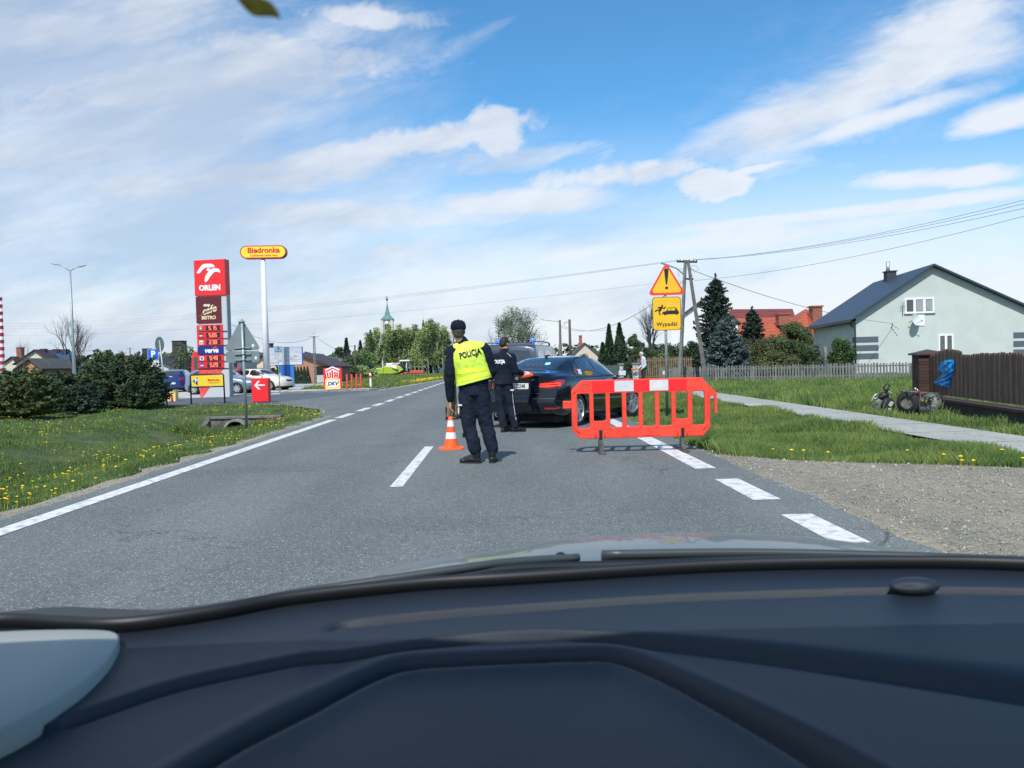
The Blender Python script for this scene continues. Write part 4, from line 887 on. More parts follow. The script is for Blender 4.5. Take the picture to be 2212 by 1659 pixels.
# ================================================================== PEOPLE
M_skin = mat('skin', (.50, .27, .19), .55, var=.06, scale=20); M_cloth = mat('navy_cloth', (.006, .010, .022), .9, col2=(.010, .015, .030), scale=6, bump=.25, bscale=160, spec=.2); M_trou = mat('navy_trousers', (.008, .013, .025), .9, col2=(.013, .019, .034), scale=5, bump=.25, bscale=160, spec=.2)
M_vest = mat('hi_vis_yellow', (.66, .88, .07), .6, col2=(.60, .82, .08), scale=5, bump=.15, bscale=90); M_vband = mat('hi_vis_band', (.78, .92, .06), .35); M_boot = mat('black_leather', (.010, .011, .012), .38, bump=.2, bscale=60); M_hair = mat('short_hair', (.05, .045, .03), .9, col2=(.09, .075, .05), scale=60); M_ltxt = mat('letter_white', (.62, .64, .66), .5)
def V3(*a): return Vector(a)
def hand(mb, wr, d, side, nrm, curl=.5, s=1.0):
    """palm, four unequal bent fingers and a thumb; d points along the hand, side towards the thumb, nrm out of the palm"""
    d, nrm = d.normalized(), nrm.normalized(); side = (side - d * side.dot(d)).normalized(); nrm = d.cross(side) * (1 if d.cross(side).dot(nrm) > 0 else -1)
    mb.limb([wr - d * .02, wr + d * .02], [.024 * s, .026 * s], 10); pc = wr + d * .055 * s
    for o in (-.024, -.008, .008, .024): mb.limb([wr + d * .018 * s + side * o * .6 * s, wr + d * .092 * s + side * o * s], [.014 * s, .0125 * s], 8)
    for o, L_, r_ in ((.028, .072, .0092), (.0095, .080, .0095), (-.0095, .074, .009), (-.027, .060, .008)):
        p = wr + d * .090 * s + side * o * s; q = d.copy(); pts = [p]; c = curl * (1.15 - o * 6)
        for k, f in enumerate((.45, .32, .23)): q = (q * math.cos(c * (.55 + .25 * k)) + nrm * math.sin(c * (.55 + .25 * k))).normalized(); p = p + q * L_ * f * s; pts.append(p)
        mb.limb(pts, [r_ * s, r_ * .95 * s, r_ * .88 * s, r_ * .75 * s], 8)
    p = wr + d * .028 * s + side * .026 * s; mb.limb([p, p + (side * .8 + d * .7 + nrm * .25).normalized() * .036 * s, p + (side * .8 + d * .7 + nrm * .25).normalized() * .036 * s + (d + nrm * .5 + side * .2).normalized() * .032 * s], [.013 * s, .011 * s, .009 * s], 8)
def head(mb, c, yaw, tilt=0.0, s=1.0):
    q = Euler((tilt, 0, yaw)).to_matrix(); P_ = lambda x, y, z: Vector(c) + q @ Vector((x * s, y * s, z * s)); e = Euler((tilt, 0, yaw))
    mb.ball(P_(0, -.008, .022), (.077 * s, .098 * s, .098 * s), 16, 12, e); mb.ball(P_(0, .022, -.035), (.060 * s, .070 * s, .078 * s), 14, 10, e); mb.ball(P_(0, .050, -.085), (.030 * s, .026 * s, .022 * s), 10, 8, e)
    mb.ball(P_(0, .094, -.018), (.012 * s, .022 * s, .016 * s), 8, 6, e); mb.ball(P_(0, .086, .008), (.009 * s, .014 * s, .024 * s), 8, 6, e); mb.ball(P_(0, .078, .036), (.050 * s, .016 * s, .010 * s), 10, 6, e); mb.ball(P_(0, .080, -.060), (.022 * s, .012 * s, .009 * s), 8, 6, e)
    for k in (-1, 1): mb.ball(P_(k * .078, -.002, -.008), (.010 * s, .020 * s, .030 * s), 8, 8, e)
    return P_, e
def boot(name, root, an, yaw, L_=.29, h=.20, m=None, cuffup=.0):
    q = Matrix.Rotation(yaw, 3, 'Z'); P_ = lambda x, y, z: Vector((an.x, an.y, 0)) + q @ Vector((x, y, z)); mb = MB()
    mb.limb([P_(0, -.015, an.z + h - .02), P_(0, -.02, .10)], [.060, .054], 12); mb.limb([P_(0, -.03, .055), P_(0, .06, .055), P_(0, .15, .042)], [.047, .046, .040], 12); mb.ball(P_(0, .17, .038), (.048, .055, .036), 12, 8, Euler((0, 0, yaw))); mb.ball(P_(0, -.035, .05), (.043, .045, .05), 12, 8, Euler((0, 0, yaw)))
    me = voxel(mb, .008, 4); 
    for v in me.vertices: v.co.z = max(v.co.z, .012)
    o = put(name, me, m or M_boot, root); sole = MB(); pts = smooth_poly([(-.045, -.085), (.045, -.085), (.046, 0), (.052, .12), (.038, .215), (-.03, .22), (-.05, .12), (-.044, 0)], 2, .25); sole.prism([tuple((P_(x, y, 0)).xy) for x, y in pts], 0, .022, 'xy'); sole.build('sole', M_blk, o, bevel=.004); return o
def trousers(root, J, m, w=(.175, .125), thigh=.092, knee=.068, hem=.062, vox=.011, fold=.014, seedoff=0, hemz=.13, top=None):
    mb = MB(); p = J['pelvis']; wst = J['waist']; mb.tube([wst.lerp(p, .35), p + V3(0, 0, .02), p - V3(0, 0, .05)], [(w[0] * .92, w[1] * .95), w, (w[0] * .96, w[1] * .95)], 20)
    for s in 'LR':
        h_, k, a = J['hip' + s], J['kn' + s], J['an' + s]; e = Vector((a.x, a.y, max(a.z, hemz))); mb.limb([h_ + V3(0, 0, .0), h_.lerp(k, .5), k, k.lerp(e, .5) + V3(0, -.012, 0), e], [thigh * 1.08, thigh * .93, knee * 1.02, knee * .98, hem], 14)
    return put('trousers', voxel(mb, vox, 5, [(fold, .11), (fold * .5, .045)]), m, root)
def jacket(root, J, m, name='jacket', w=(.20, .125), sh=.068, el=.052, wr=.040, vox=.011, fold=.012, hem=None, arms='LR'):
    mb = MB(); ch, ws, p = J['chest'], J['waist'], J['pelvis']; nk = J['neck']; c2 = ch.lerp(nk, .55); tw = J.get('twist', 0)
    mb.tube([p + V3(0, 0, .03) if hem is None else hem, ws, ch, c2, nk + V3(0, 0, .01)], [(w[0] * .93, w[1] * 1.02), (w[0] * .92, w[1] * .98), (w[0], w[1] * 1.06), (w[0] * .80, w[1] * .85), (.072, .070)], 22)
    if tw: mb.v = [tuple(Matrix.Translation(ch) @ Matrix.Rotation(tw, 4, 'Z') @ Matrix.Translation(-ch) @ Vector(v)) for v in mb.v]
    mb.limb([J['shL'], c2, J['shR']], [sh * .98, .085, sh * .98], 14)
    for s in arms: mb.limb([J['sh' + s], J['sh' + s].lerp(J['el' + s], .5), J['el' + s], J['el' + s].lerp(J['wr' + s], .55), J['wr' + s]], [sh, sh * .88, el * 1.05, el * .92, wr], 14)
    mb.limb([nk - V3(0, 0, .03), nk + V3(0, .0, .025)], [.074, .064], 16)
    me = voxel(mb, vox, 5, [(fold, .10), (fold * .6, .04)]); return put(name, me, m, root), me
def core(root, J, yaw, tilt=0, vox=.0075, hs=1.0, handsp=None):
    mb = MB(); P_, e = head(mb, J['head'], yaw, tilt, hs); mb.limb([J['head'] + V3(0, -.01, -.06), J['neck'], J['neck'] - V3(0, 0, .08)], [.056, .056, .07], 14)
    mb.tube([J['pelvis'] - V3(0, 0, .06), J['pelvis'], J['waist'], J['chest'], J['neck'] - V3(0, 0, .04)], [(.13, .09), (.15, .095), (.13, .085), (.16, .09), (.07, .055)], 16); mb.limb([J['shL'], J['chest'].lerp(J['neck'], .5), J['shR']], [.045, .07, .045])
    for s in 'LR': mb.limb([J['sh' + s], J['el' + s], J['wr' + s]], [.042, .036, .026], 10); mb.limb([J['hip' + s], J['kn' + s], J['an' + s]], [.075, .05, .036], 12); mb.limb([J['hip' + s], J['pelvis']], [.07, .09]); a = J['an' + s]; mb.limb([a, Vector((a.x, a.y, .06))], [.036, .034])
    for args in (handsp or []): hand(mb, *args)
    me = voxel(mb, vox, 2); return put('body', me, M_skin, root), P_, e
def project(bvh, geo, M, side='B', off=.006):
    vs, fs = geo; out = []
    for v in vs:
        p = M @ Vector(v); o, d = (Vector((p.x, p.y - 1, p.z)), Vector((0, 1, 0))); h = bvh.ray_cast(o, d)
        if h[0] is None: out.append(None)
        else: out.append(h[0] - Vector((0, off, 0)))
    keep = [f for f in fs if all(out[i] is not None for i in f)]; idx = sorted({i for f in keep for i in f}); mp = {i: k for k, i in enumerate(idx)}; mb = MB(); mb.add([out[i] for i in idx], [tuple(mp[i] for i in f) for f in keep]); return mb
def fine_text(body, size, offset, xs, cell=.02, **k):
    vs, fs = text_geo(body, size, offset, 0, xs=xs, **k); me = bpy.data.meshes.new('x'); me.from_pydata(vs, [], fs); bm = bmesh.new(); bm.from_mesh(me); bmesh.ops.triangulate(bm, faces=bm.faces)
    for _ in range(3):
        ed = [e for e in bm.edges if e.calc_length() > cell]
        if not ed: break
        bmesh.ops.subdivide_edges(bm, edges=ed, cuts=1); bmesh.ops.triangulate(bm, faces=bm.faces)
    r = ([tuple(v.co) for v in bm.verts], [tuple(v.index for v in f.verts) for f in bm.faces]); bm.free(); return r
# --- officer in the bright vest
o1 = thing('person', 'officer in dark cap and bright yellow vest, back turned, nearest in the lane', 'person', (gp(1041, 1001).x, gp(1041, 1001).y, 0), 0)
J = dict(head=V3(-.262, -.01, 1.735), neck=V3(-.205, -.01, 1.585), chest=V3(-.135, -.02, 1.40), waist=V3(-.085, 0, 1.13), pelvis=V3(-.075, .01, .95), shL=V3(-.335, 0, 1.475), elL=V3(-.392, -.05, 1.19), wrL=V3(-.392, .02, .855), shR=V3(.075, 0, 1.485), elR=V3(.165, .02, 1.21), wrR=V3(.10, .27, 1.10),
         hipL=V3(-.165, .01, .88), knL=V3(-.155, .02, .48), anL=V3(-.085, 0, .13), hipR=V3(.015, .01, .88), knR=V3(.075, .04, .48), anR=V3(.142, .03, .13))
body, HP, he = core(o1, J, R(14), R(4), .0065, 1.07, [(V3(-.392, .024, .84), V3(.03, .05, -1), V3(.1, 1, 0), V3(1, -.1, 0), .42, 1.05), (V3(.10, .28, 1.10), V3(-.6, .6, 0), V3(0, .2, 1), V3(-.5, -.6, -.1), .7, 1.0)])
trousers(o1, J, M_trou, (.196, .145), .114, .090, .086, .010, .026, hemz=.19)
for s, w_ in (('L', -.165), ('R', .025)):
    k = J['kn' + s]; mb = MB(); x = (J['hip' + s].lerp(k, .45)).x + (-.098 if s == 'L' else .098); mb.box((x, .02, .70), (.035, .13, .17), ry=R(3)); mb.build('cargo_pocket', M_trou, o1, bevel=.012)
    mb = MB(); x = k.lerp(J['an' + s], .1).x + (-.078 if s == 'L' else .078); mb.box((x, -.01, .38), (.03, .10, .06)); mb.build('knee_strap', M_trou, o1, bevel=.008)
mb = MB(); mb.box((-.262, -.075, .775), (.06, .01, .022), rz=R(-20)); mb.build('pocket_badge', M_ltxt, o1, bevel=.003)
jk, jme = jacket(o1, J, M_cloth, w=(.215, .140), sh=.090, el=.072, wr=.050, fold=.020)
mb = MB(); ch, ws, nk = J['chest'], J['waist'], J['neck']; c2 = ch.lerp(nk, .55)
mb.tube([V3(-.07, .0, 1.00), V3(-.078, 0, 1.13), ch.lerp(ws, .5), ch, c2 + V3(0, 0, -.01), nk + V3(.005, 0, -.005)], [(.240, .175), (.236, .168), (.226, .162), (.228, .162), (.200, .132), (.092, .090)], 26); mb.limb([J['shL'] + V3(.045, 0, .022), c2 + V3(0, 0, .02), J['shR'] + V3(-.045, 0, .022)], [.084, .10, .084], 14)
vm = voxel(mb, .010, 4, [(.016, .12), (.010, .05)]); bm = bmesh.new(); bm.from_mesh(vm)
bmesh.ops.bisect_plane(bm, geom=bm.verts[:] + bm.edges[:] + bm.faces[:], plane_co=(-.07, 0, 1.07), plane_no=(-.24, 0, 1), clear_inner=True); bm.to_mesh(vm); bm.free(); vm.polygons.foreach_set('use_smooth', [True] * len(vm.polygons))
vest = put('vest', vm, M_vest, o1); vb = bvh_of(vm); sm = vest.modifiers.new('thick', 'SOLIDIFY'); sm.thickness = .004; sm.offset = -1
def band(z0, z1, m, nm, sl=0.0, x0=-.33, x1=.17, off=.004):
    n = 46; V_, F_ = [], []
    for i in range(n + 1):
        x = x0 + (x1 - x0) * i / n
        for z in (z0, (z0 + z1) / 2, z1):
            h = vb.ray_cast(Vector((x, -1, z + sl * (x - x0))), Vector((0, 1, 0))); V_.append(h[0] - Vector((0, off, 0)) if h[0] else None)
    for i in range(n):
        for j in (0, 1):
            q = (i * 3 + j, i * 3 + 3 + j, i * 3 + 4 + j, i * 3 + 1 + j)
            if all(V_[k] is not None for k in q): F_.append(q)
    mb = MB(); idx = sorted({i for f in F_ for i in f}); mp = {i: k for k, i in enumerate(idx)}; mb.add([V_[i] for i in idx], [tuple(mp[i] for i in f) for f in F_]); return mb.build(nm, m, vest, smooth=True)
band(1.165, 1.225, M_vband, 'reflective_band', .12); band(1.06, 1.115, M_vband, 'reflective_band', .20)
project(vb, fine_text('POLICJA', .106, .0065, .66, spacing=1.10), Matrix.Translation((-.108, 0, 1.437)) @ Matrix.Rotation(R(-13), 4, 'Y') @ Matrix.Rotation(R(90), 4, 'X'), off=.006).build('vest_lettering', M_ink, vest)
boot('boot', o1, J['anL'], R(72)); boot('boot', o1, J['anR'], R(-8))
hd = MB(); hd.ball(HP(0, -.012, .020), (.0865, .108, .104), 20, 14, he); hd.ball(HP(0, -.040, -.025), (.074, .066, .064), 14, 10, he); hm = hd.mesh('h'); q = put('hair', hm, M_hair, o1); hm.polygons.foreach_set('use_smooth', [True] * len(hm.polygons)); bm = bmesh.new(); bm.from_mesh(hm)
fwd = he.to_matrix() @ Vector((0, 1, -.2)); bmesh.ops.bisect_plane(bm, geom=bm.verts[:] + bm.edges[:] + bm.faces[:], plane_co=HP(0, .03, 0), plane_no=fwd, clear_outer=True); bm.to_mesh(hm); bm.free()
cp = MB(); cp.lathe([(0, .128), (.05, .122), (.082, .098), (.094, .06), (.096, .03), (.092, .012), (.088, .012)], 32); cp.ball((0, 0, .128), .008, 8, 6); M_ = Matrix.Translation(HP(0, -.008, .012)) @ he.to_matrix().to_4x4() @ Matrix.Diagonal((1.06, 1.20, 1.08, 1)); cp.v = [tuple(M_ @ Vector(v)) for v in cp.v]
pk_ = MB(); pts = [(.085 * math.cos(t), .07 + .085 * math.sin(t)) for t in [i * math.pi / 12 for i in range(13)]]; pk_.prism(pts, .014, .02, 'xy'); pk_.v = [tuple(M_ @ Vector(v)) for v in pk_.v]
co_ = cp.build('cap', M_cloth, o1, smooth=True); pk_.build('cap_peak', M_cloth, co_, bevel=.004)
mb = MB(); mb.tube([V3(-.315, .06, 1.50), V3(-.335, .055, 1.66), V3(-.345, .05, 1.70)], [.009, .006, .004], 6); mb.box((-.31, .075, 1.45), (.05, .035, .11)); mb.build('radio', M_blk, o1, bevel=.005)
mb = MB(); mb.box((.135, -.02, 1.02), (.06, .13, .15)); mb.build('holster', M_blk, o1, bevel=.015)
# --- officer writing at the saloon
g_ = gp(1103, 932); o2 = thing('person', 'dark haired officer in navy uniform reading papers by the boot of the dark saloon', 'person', (g_.x, 15.05, 0), 0)
J = dict(head=V3(-.075, .03, 1.675), neck=V3(-.075, .0, 1.52), chest=V3(-.115, 0, 1.33), waist=V3(-.118, .02, 1.08), pelvis=V3(-.115, .02, .93), shL=V3(-.285, .09, 1.415), elL=V3(-.24, .26, 1.16), wrL=V3(.06, .36, 1.10), shR=V3(.062, -.05, 1.42), elR=V3(.125, -.06, 1.15), wrR=V3(.245, .12, 1.105),
         hipL=V3(-.19, .03, .86), knL=V3(-.185, .06, .47), anL=V3(-.125, .04, .12), hipR=V3(-.03, .0, .86), knR=V3(.02, .04, .47), anR=V3(.085, .0, .12), twist=R(-20))
body, HP, he = core(o2, J, R(-38), R(-18), .0075, 1.0, [(V3(.255, .13, 1.105), V3(1, .5, -.1), V3(-.3, .5, .9), V3(-.2, -.1, -1), .5, 1.0), (V3(.07, .36, 1.10), V3(1, -.3, .1), V3(0, .3, 1), V3(.1, -1, 0), .6, 1.0)])
trousers(o2, J, M_trou, (.172, .125), .098, .078, .074, .011, .018, hemz=.12)
jk, jme = jacket(o2, J, M_cloth, w=(.205, .135), sh=.078, el=.064, wr=.048, hem=V3(-.115, .01, .90)); jb = bvh_of(jme)
project(jb, fine_text('POLICJA', .088, .006, .72), Matrix.Translation((-.190, 0, 1.335)) @ Matrix.Rotation(R(90), 4, 'X'), off=.006).build('back_lettering', M_ltxt, jk)
def pline(bv_, pts, r, m, nm, par):
    P_ = []
    for a, b in zip(pts, pts[1:]):
        for k in range(6):
            x, z = a[0] + (b[0] - a[0]) * k / 6, a[1] + (b[1] - a[1]) * k / 6; h = bv_.ray_cast(Vector((x, -1, z)), Vector((0, 1, 0)))
            if h[0]: P_.append(h[0] - Vector((0, .002, 0)))
    if len(P_) > 1: mb = MB(); mb.tube(P_, r, 5); mb.build(nm, m, par)
pline(jb, [(-.035, 1.50), (.015, 1.46), (.055, 1.41)], .004, M_ltxt, 'shoulder_piping', jk)
tb = bvh_of([c for c in o2.children if c.name.startswith('trousers')][0].data); pline(tb, [(.05, .80), (.062, .60), (.085, .40), (.115, .2)], .005, M_ltxt, 'leg_stripe', o2)
mb = MB(); mb.box((.05, -.10, .80), (.07, .012, .025)); mb.build('pocket_badge', M_ltxt, o2, bevel=.003)
mb = MB(); mb.tube([J['pelvis'] + V3(0, 0, -.01), J['pelvis'] + V3(0, 0, .045)], [(.192, .142), (.192, .142)], 24, cap=False); mb.build('belt', M_blk, o2, smooth=True); mb = MB(); mb.box((-.285, -.02, .93), (.05, .09, .14)); mb.build('holster', M_blk, o2, bevel=.012)
boot('boot', o2, J['anL'], R(-35), m=M_boot); boot('boot', o2, J['anR'], R(-72), m=M_boot)
def haircap(root, HP, he, m, sc=1.0, cut=.045):
    hd = MB(); hd.ball(HP(0, -.012, .026), (.084 * sc, .106 * sc, .104 * sc), 20, 14, he); hd.ball(HP(0, -.046, -.020), (.072 * sc, .060 * sc, .062 * sc), 14, 10, he); hm = voxel(hd, .009, 2, [(.008, .02)]); bm = bmesh.new(); bm.from_mesh(hm); f_ = he.to_matrix() @ Vector((0, 1, -.65)); bmesh.ops.bisect_plane(bm, geom=bm.verts[:] + bm.edges[:] + bm.faces[:], plane_co=HP(0, cut, .02), plane_no=f_, clear_outer=True); bm.to_mesh(hm); bm.free(); return put('hair', hm, m, root)
haircap(o2, HP, he, mat('dark_hair', (.018, .014, .010), .7, var=.2, scale=80))
fo = thing('clipboard', 'bright orange document case held by the dark haired officer', 'clipboard', (g_.x + .30, 15.05 + .20, 1.075), R(18)); mb = MB(); mb.box((0, 0, 0), (.26, .22, .045), ry=R(-8), rx=R(14)); mb.build('case', mat('case_orange', (.88, .10, .02), .4), fo, bevel=.008)
mb = MB(); mb.box((-.02, 0, .028), (.19, .17, .006), ry=R(-8), rx=R(14)); mb.build('papers', mat('paper', (.7, .72, .72), .8), fo)
# --- third man hidden behind the first officer
g_ = gp(979, 906); o3 = thing('person', 'man in khaki trousers and yellow vest mostly hidden behind the nearest officer', 'person', (g_.x, g_.y, 0), 0)
J = dict(head=V3(.03, .02, 1.55), neck=V3(.02, 0, 1.41), chest=V3(-.01, 0, 1.23), waist=V3(-.02, 0, 1.0), pelvis=V3(-.01, 0, .87), shL=V3(-.03, .17, 1.32), elL=V3(.03, .22, 1.06), wrL=V3(.15, .18, .96), shR=V3(-.02, -.17, 1.32), elR=V3(-.02, -.22, 1.05), wrR=V3(.12, -.2, .98), hipL=V3(-.01, .09, .80), knL=V3(.02, .10, .44), anL=V3(.05, .12, .10), hipR=V3(-.02, -.08, .80), knR=V3(-.06, -.10, .44), anR=V3(-.10, -.10, .10), twist=R(-90))
body, HP, he = core(o3, J, R(-80), R(0), .010, .97, [(V3(.155, .18, .96), V3(1, 0, -.2), V3(0, 0, 1), V3(0, -1, 0), .5, 1), (V3(.125, -.2, .98), V3(1, 0, -.2), V3(0, 0, 1), V3(0, 1, 0), .5, 1)])
trousers(o3, J, mat('khaki_cloth', (.17, .115, .055), .9, col2=(.24, .165, .085), scale=6), (.135, .165), .088, .070, .068, .012, .016, hemz=.09); jacket(o3, J, M_cloth, name='shirt', w=(.185, .12), sh=.062, el=.05, wr=.038, vox=.013)
mb = MB(); mb.tube([V3(-.015, 0, .86), V3(-.02, 0, 1.0), V3(-.01, 0, 1.23), V3(0, 0, 1.34)], [(.155, .215), (.15, .21), (.15, .215), (.11, .15)], 22); put('vest', voxel(mb, .013, 4, [(.012, .1)]), M_vest, o3); boot('shoe', o3, J['anL'], R(-80)); boot('shoe', o3, J['anR'], R(-95)); haircap(o3, HP, he, M_hair)
# --- old man by the fence
g_ = at(1389, 815, 40); o4 = thing('person', 'white haired man in pale shirt standing sideways by the stone gate posts', 'person', (g_.x, 40, -.12 + .14), 0)
J = dict(head=V3(-.07, 0, 1.565), neck=V3(-.02, 0, 1.42), chest=V3(.045, 0, 1.22), waist=V3(.05, 0, .99), pelvis=V3(.05, 0, .86), shL=V3(.05, -.16, 1.31), elL=V3(.11, -.20, 1.03), wrL=V3(-.02, -.20, .88), shR=V3(.02, .16, 1.31), elR=V3(.0, .22, 1.03), wrR=V3(-.20, .14, .86), hipL=V3(.06, -.08, .80), knL=V3(.04, -.09, .44), anL=V3(.08, -.10, .10), hipR=V3(.05, .08, .80), knR=V3(.02, .09, .44), anR=V3(.0, .10, .10), twist=R(90))
body, HP, he = core(o4, J, R(88), R(-6), .010, .98, [(V3(-.03, -.20, .87), V3(-.8, .1, -.6), V3(-.3, .3, .8), V3(0, 1, 0), .5, 1), (V3(-.21, .14, .85), V3(-1, 0, -.2), V3(0, 0, 1), V3(0, -1, 0), .6, 1)])
trousers(o4, J, mat('charcoal_cloth', (.022, .022, .026), .9), (.14, .165), .092, .07, .066, .013, .014, hemz=.08); jacket(o4, J, mat('pale_shirt', (.50, .54, .62), .85, var=.05, scale=8), name='shirt', w=(.19, .13), sh=.066, el=.055, wr=.04, vox=.013, fold=.014); boot('shoe', o4, J['anL'], R(90)); boot('shoe', o4, J['anR'], R(95)); haircap(o4, HP, he, mat('white_hair', (.5, .48, .46), .9), cut=.02)
c = at(1371, 797, 45.4); t = thing('red_item', 'small orange red item of unclear kind on the stone gate post beside the old man', 'item', (c.x, 45.6, c.z - .12)); mb = MB(); mb.box((0, 0, .1), (.34, .08, .10)); mb.box((.12, 0, .16), (.12, .07, .10)); mb.build('box', mat('item_red', (.60, .12, .07), .5), t, bevel=.02)  # stand-in shape for a red item of unclear kind
# ================================================================== BARRIER, CONES, SIGNS
M_bar = mat('barrier_plastic', (.80, .062, .035), .45, var=.08, scale=3.5, spec=.4); M_barr = mat('reflective_red', (.85, .018, .022), .35); M_barw = mat('reflective_white', (.66, .67, .67), .4, col2=(.56, .57, .57), scale=9)
BY = 11.25; bl = at(1236, 945, BY); PXM = FPX / BY
bar = thing('road_barrier', 'orange red plastic barrier with two white reflective panels standing across the lane', 'barrier', (bl.x, BY, 0), R(0))
zb = lambda zy: (1235 - zy) / 3.016 * .6064 / PXM + .20    # heights and widths measured on an enlarged view
xb = lambda zx: (zx - 265) / 3.016 * .6064 / PXM
outer = [(265, 1130), (265, 705), (380, 598), (1660, 598), (1828, 770), (1828, 990), (1800, 990), (1800, 800), (1758, 800), (1752, 1135), (1672, 1228), (348, 1228)]
outer = [(xb(a), zb(b)) for a, b in outer]
holes = []
for (a, b, bot) in [(325, 458, 1112), (502, 633, 1040), (678, 808, 1110), (855, 985, 1108), (1030, 1162, 1108), (1208, 1338, 1108), (1385, 1513, 1038), (1562, 1693, 1108)]:
    h = [(xb(a), zb(745)), (xb(b), zb(745)), (xb(b), zb(bot)), (xb(a), zb(bot))]; rr = .025; q = []
    for i in range(4):
        p0, p1, p2 = Vector(h[i - 1]), Vector(h[i]), Vector(h[(i + 1) % 4]); d0, d2 = (p0 - p1).normalized() * rr, (p2 - p1).normalized() * rr
        for t in (0, .33, .66, 1): q.append(tuple(p1 + d0 * (1 - t) ** 2 + d2 * t ** 2))
    holes.append(q)
def holed_panel(outer, holes, y0, y1):
    pts = [Vector(p) for p in outer]; ed = [(i, (i + 1) % len(outer)) for i in range(len(outer))]
    loops = [list(range(len(outer)))]
    for h in holes:
        k = len(pts); pts += [Vector(p) for p in h]; n = len(h); ed += [(k + i, k + (i + 1) % n) for i in range(n)]; loops.append(list(range(k, k + n)))
    v2, _, f2, *_r = delaunay_2d_cdt(pts, ed, [], 1, 1e-6)
    keep = [f for f in f2 if not any(inside((sum((v2[i] for i in f), Vector((0, 0))) / len(f))[:2], h) for h in holes)]
    vs = [(p.x, y0, p.y) for p in v2] + [(p.x, y1, p.y) for p in v2]; n = len(v2); fs = [tuple(f) for f in keep] + [tuple(i + n for i in f[::-1]) for f in keep]
    for lp in loops:
        for i in range(len(lp)):
            a, b = lp[i], lp[(i + 1) % len(lp)]; fs.append((a, b, b + n, a + n))
    mb = MB(); mb.add(vs, fs); return mb
pn = holed_panel(outer, holes, -.025, .025).build('panel', M_bar, bar, bevel=.009, seg=3)
mb = MB(); mb.bb(xb(172), xb(268), -.022, .022, zb(898), zb(815)); mb.build('side_tab', M_bar, bar, bevel=.008)
mb = MB(); mb.bb(xb(490), xb(1505), -.0295, -.024, zb(728), zb(612)); rp = mb.build('reflective_panel', M_barr, bar)
for a, b in ((730, 935), (1107, 1306)): mb = MB(); mb.bb(xb(a), xb(b), -.0325, -.028, zb(728), zb(613)); mb.build('white_panel', M_barw, bar)
mb = MB()   # moulded ribs and dimple
for a in [(320, 1150, 355, 1165), (1665, 1165, 1712, 1120)]: pass
mb.tube([(xb(285), -.026, zb(775)), (xb(285), -.026, zb(1110)), (xb(350), -.026, zb(1170))], .006, 6); mb.tube([(xb(285), -.026, zb(740)), (xb(345), -.026, zb(690))], .006, 6)
mb.tube([(xb(1668), -.026, zb(685)), (xb(1735), -.026, zb(775)), (xb(1735), -.026, zb(1095)), (xb(1672), -.026, zb(1165))], .006, 6)
mb.tube([(xb(830), -.026, zb(1205)), (xb(1215), -.026, zb(1205))], .004, 6)
for x in (515, 615, 1398, 1500): mb.tube([(xb(x), -.026, zb(1140)), (xb(x), -.026, zb(1225))], .007, 6)
for c in ((420, 675, 40), (290, 990, 14), (1728, 988, 14)): mb.tube([(xb(c[0]) + c[2] * .0018 * math.cos(t) * .75, -.026, zb(c[1]) + c[2] * .0018 * math.sin(t) * .75) for t in [k * math.pi / 8 for k in range(17)]], .004, 5)
mb.build('moulded_rib', M_bar, bar, smooth=True)
M_foot = mat('foot_rubber', (.035, .038, .036), .8, col2=(.09, .09, .08), scale=14)
for x in (572, 1452):
    X = xb(x); ft = MB(); ft.prism([(-.24, 0), (-.235, .03), (-.10, .06), (-.035, .19), (.035, .19), (.10, .06), (.235, .03), (.24, 0)], X - .030, X + .030, 'yz')
    ft.prism([(-.26, .0), (-.26, .028), (.26, .028), (.26, .0)], X - .045, X + .045, 'yz'); ft.build('foot', M_foot, bar, bevel=.006)
    st = MB(); st.bb(X - .022, X + .022, -.034, .034, .185, .33); st.build('foot_peg', M_blk, bar, bevel=.006)
# cones
def cone(px, py, label, sc_=1.0, z=0):
    c = gp(px, py); t = thing('traffic_cone', label, 'traffic cone', (c.x, c.y, 0), R(7), 'orange traffic cones'); t.scale = (sc_,) * 3
    M_o = mat('cone_orange', (.90, .11, .012), .45); M_w = mat('cone_white', (.74, .74, .74), .45); prof = lambda z: .115 - (z / .5) * .083
    b = MB(); b.prism(smooth_poly([(-.19, -.19), (.19, -.19), (.19, .19), (-.19, .19)], 3, .12), 0, .028, 'xy'); b.lathe([(.145, .026), (.12, .045), (.115, .05)], 32); b.build('base', M_o, t, bevel=.005)
    b = MB(); b.lathe([(prof(.0) + .004, .03), (prof(.16), .16), (prof(.30), .30), (prof(.49), .49), (.022, .505), (.014, .505), (.012, .3)], 32); b.build('cone_body', M_o, t, smooth=True)
    for a, e in ((.165, .262), (.352, .445)): b = MB(); b.lathe([(prof(a) + .0015, a), (prof(e) + .0015, e)], 32); b.build('white_band', M_w, t, smooth=True)
cone(975, 970, 'orange and white cone standing beside the officer in the bright vest')
cone(1004, 886, 'orange cone farther back, mostly hidden by the leg of the nearest officer', .9)

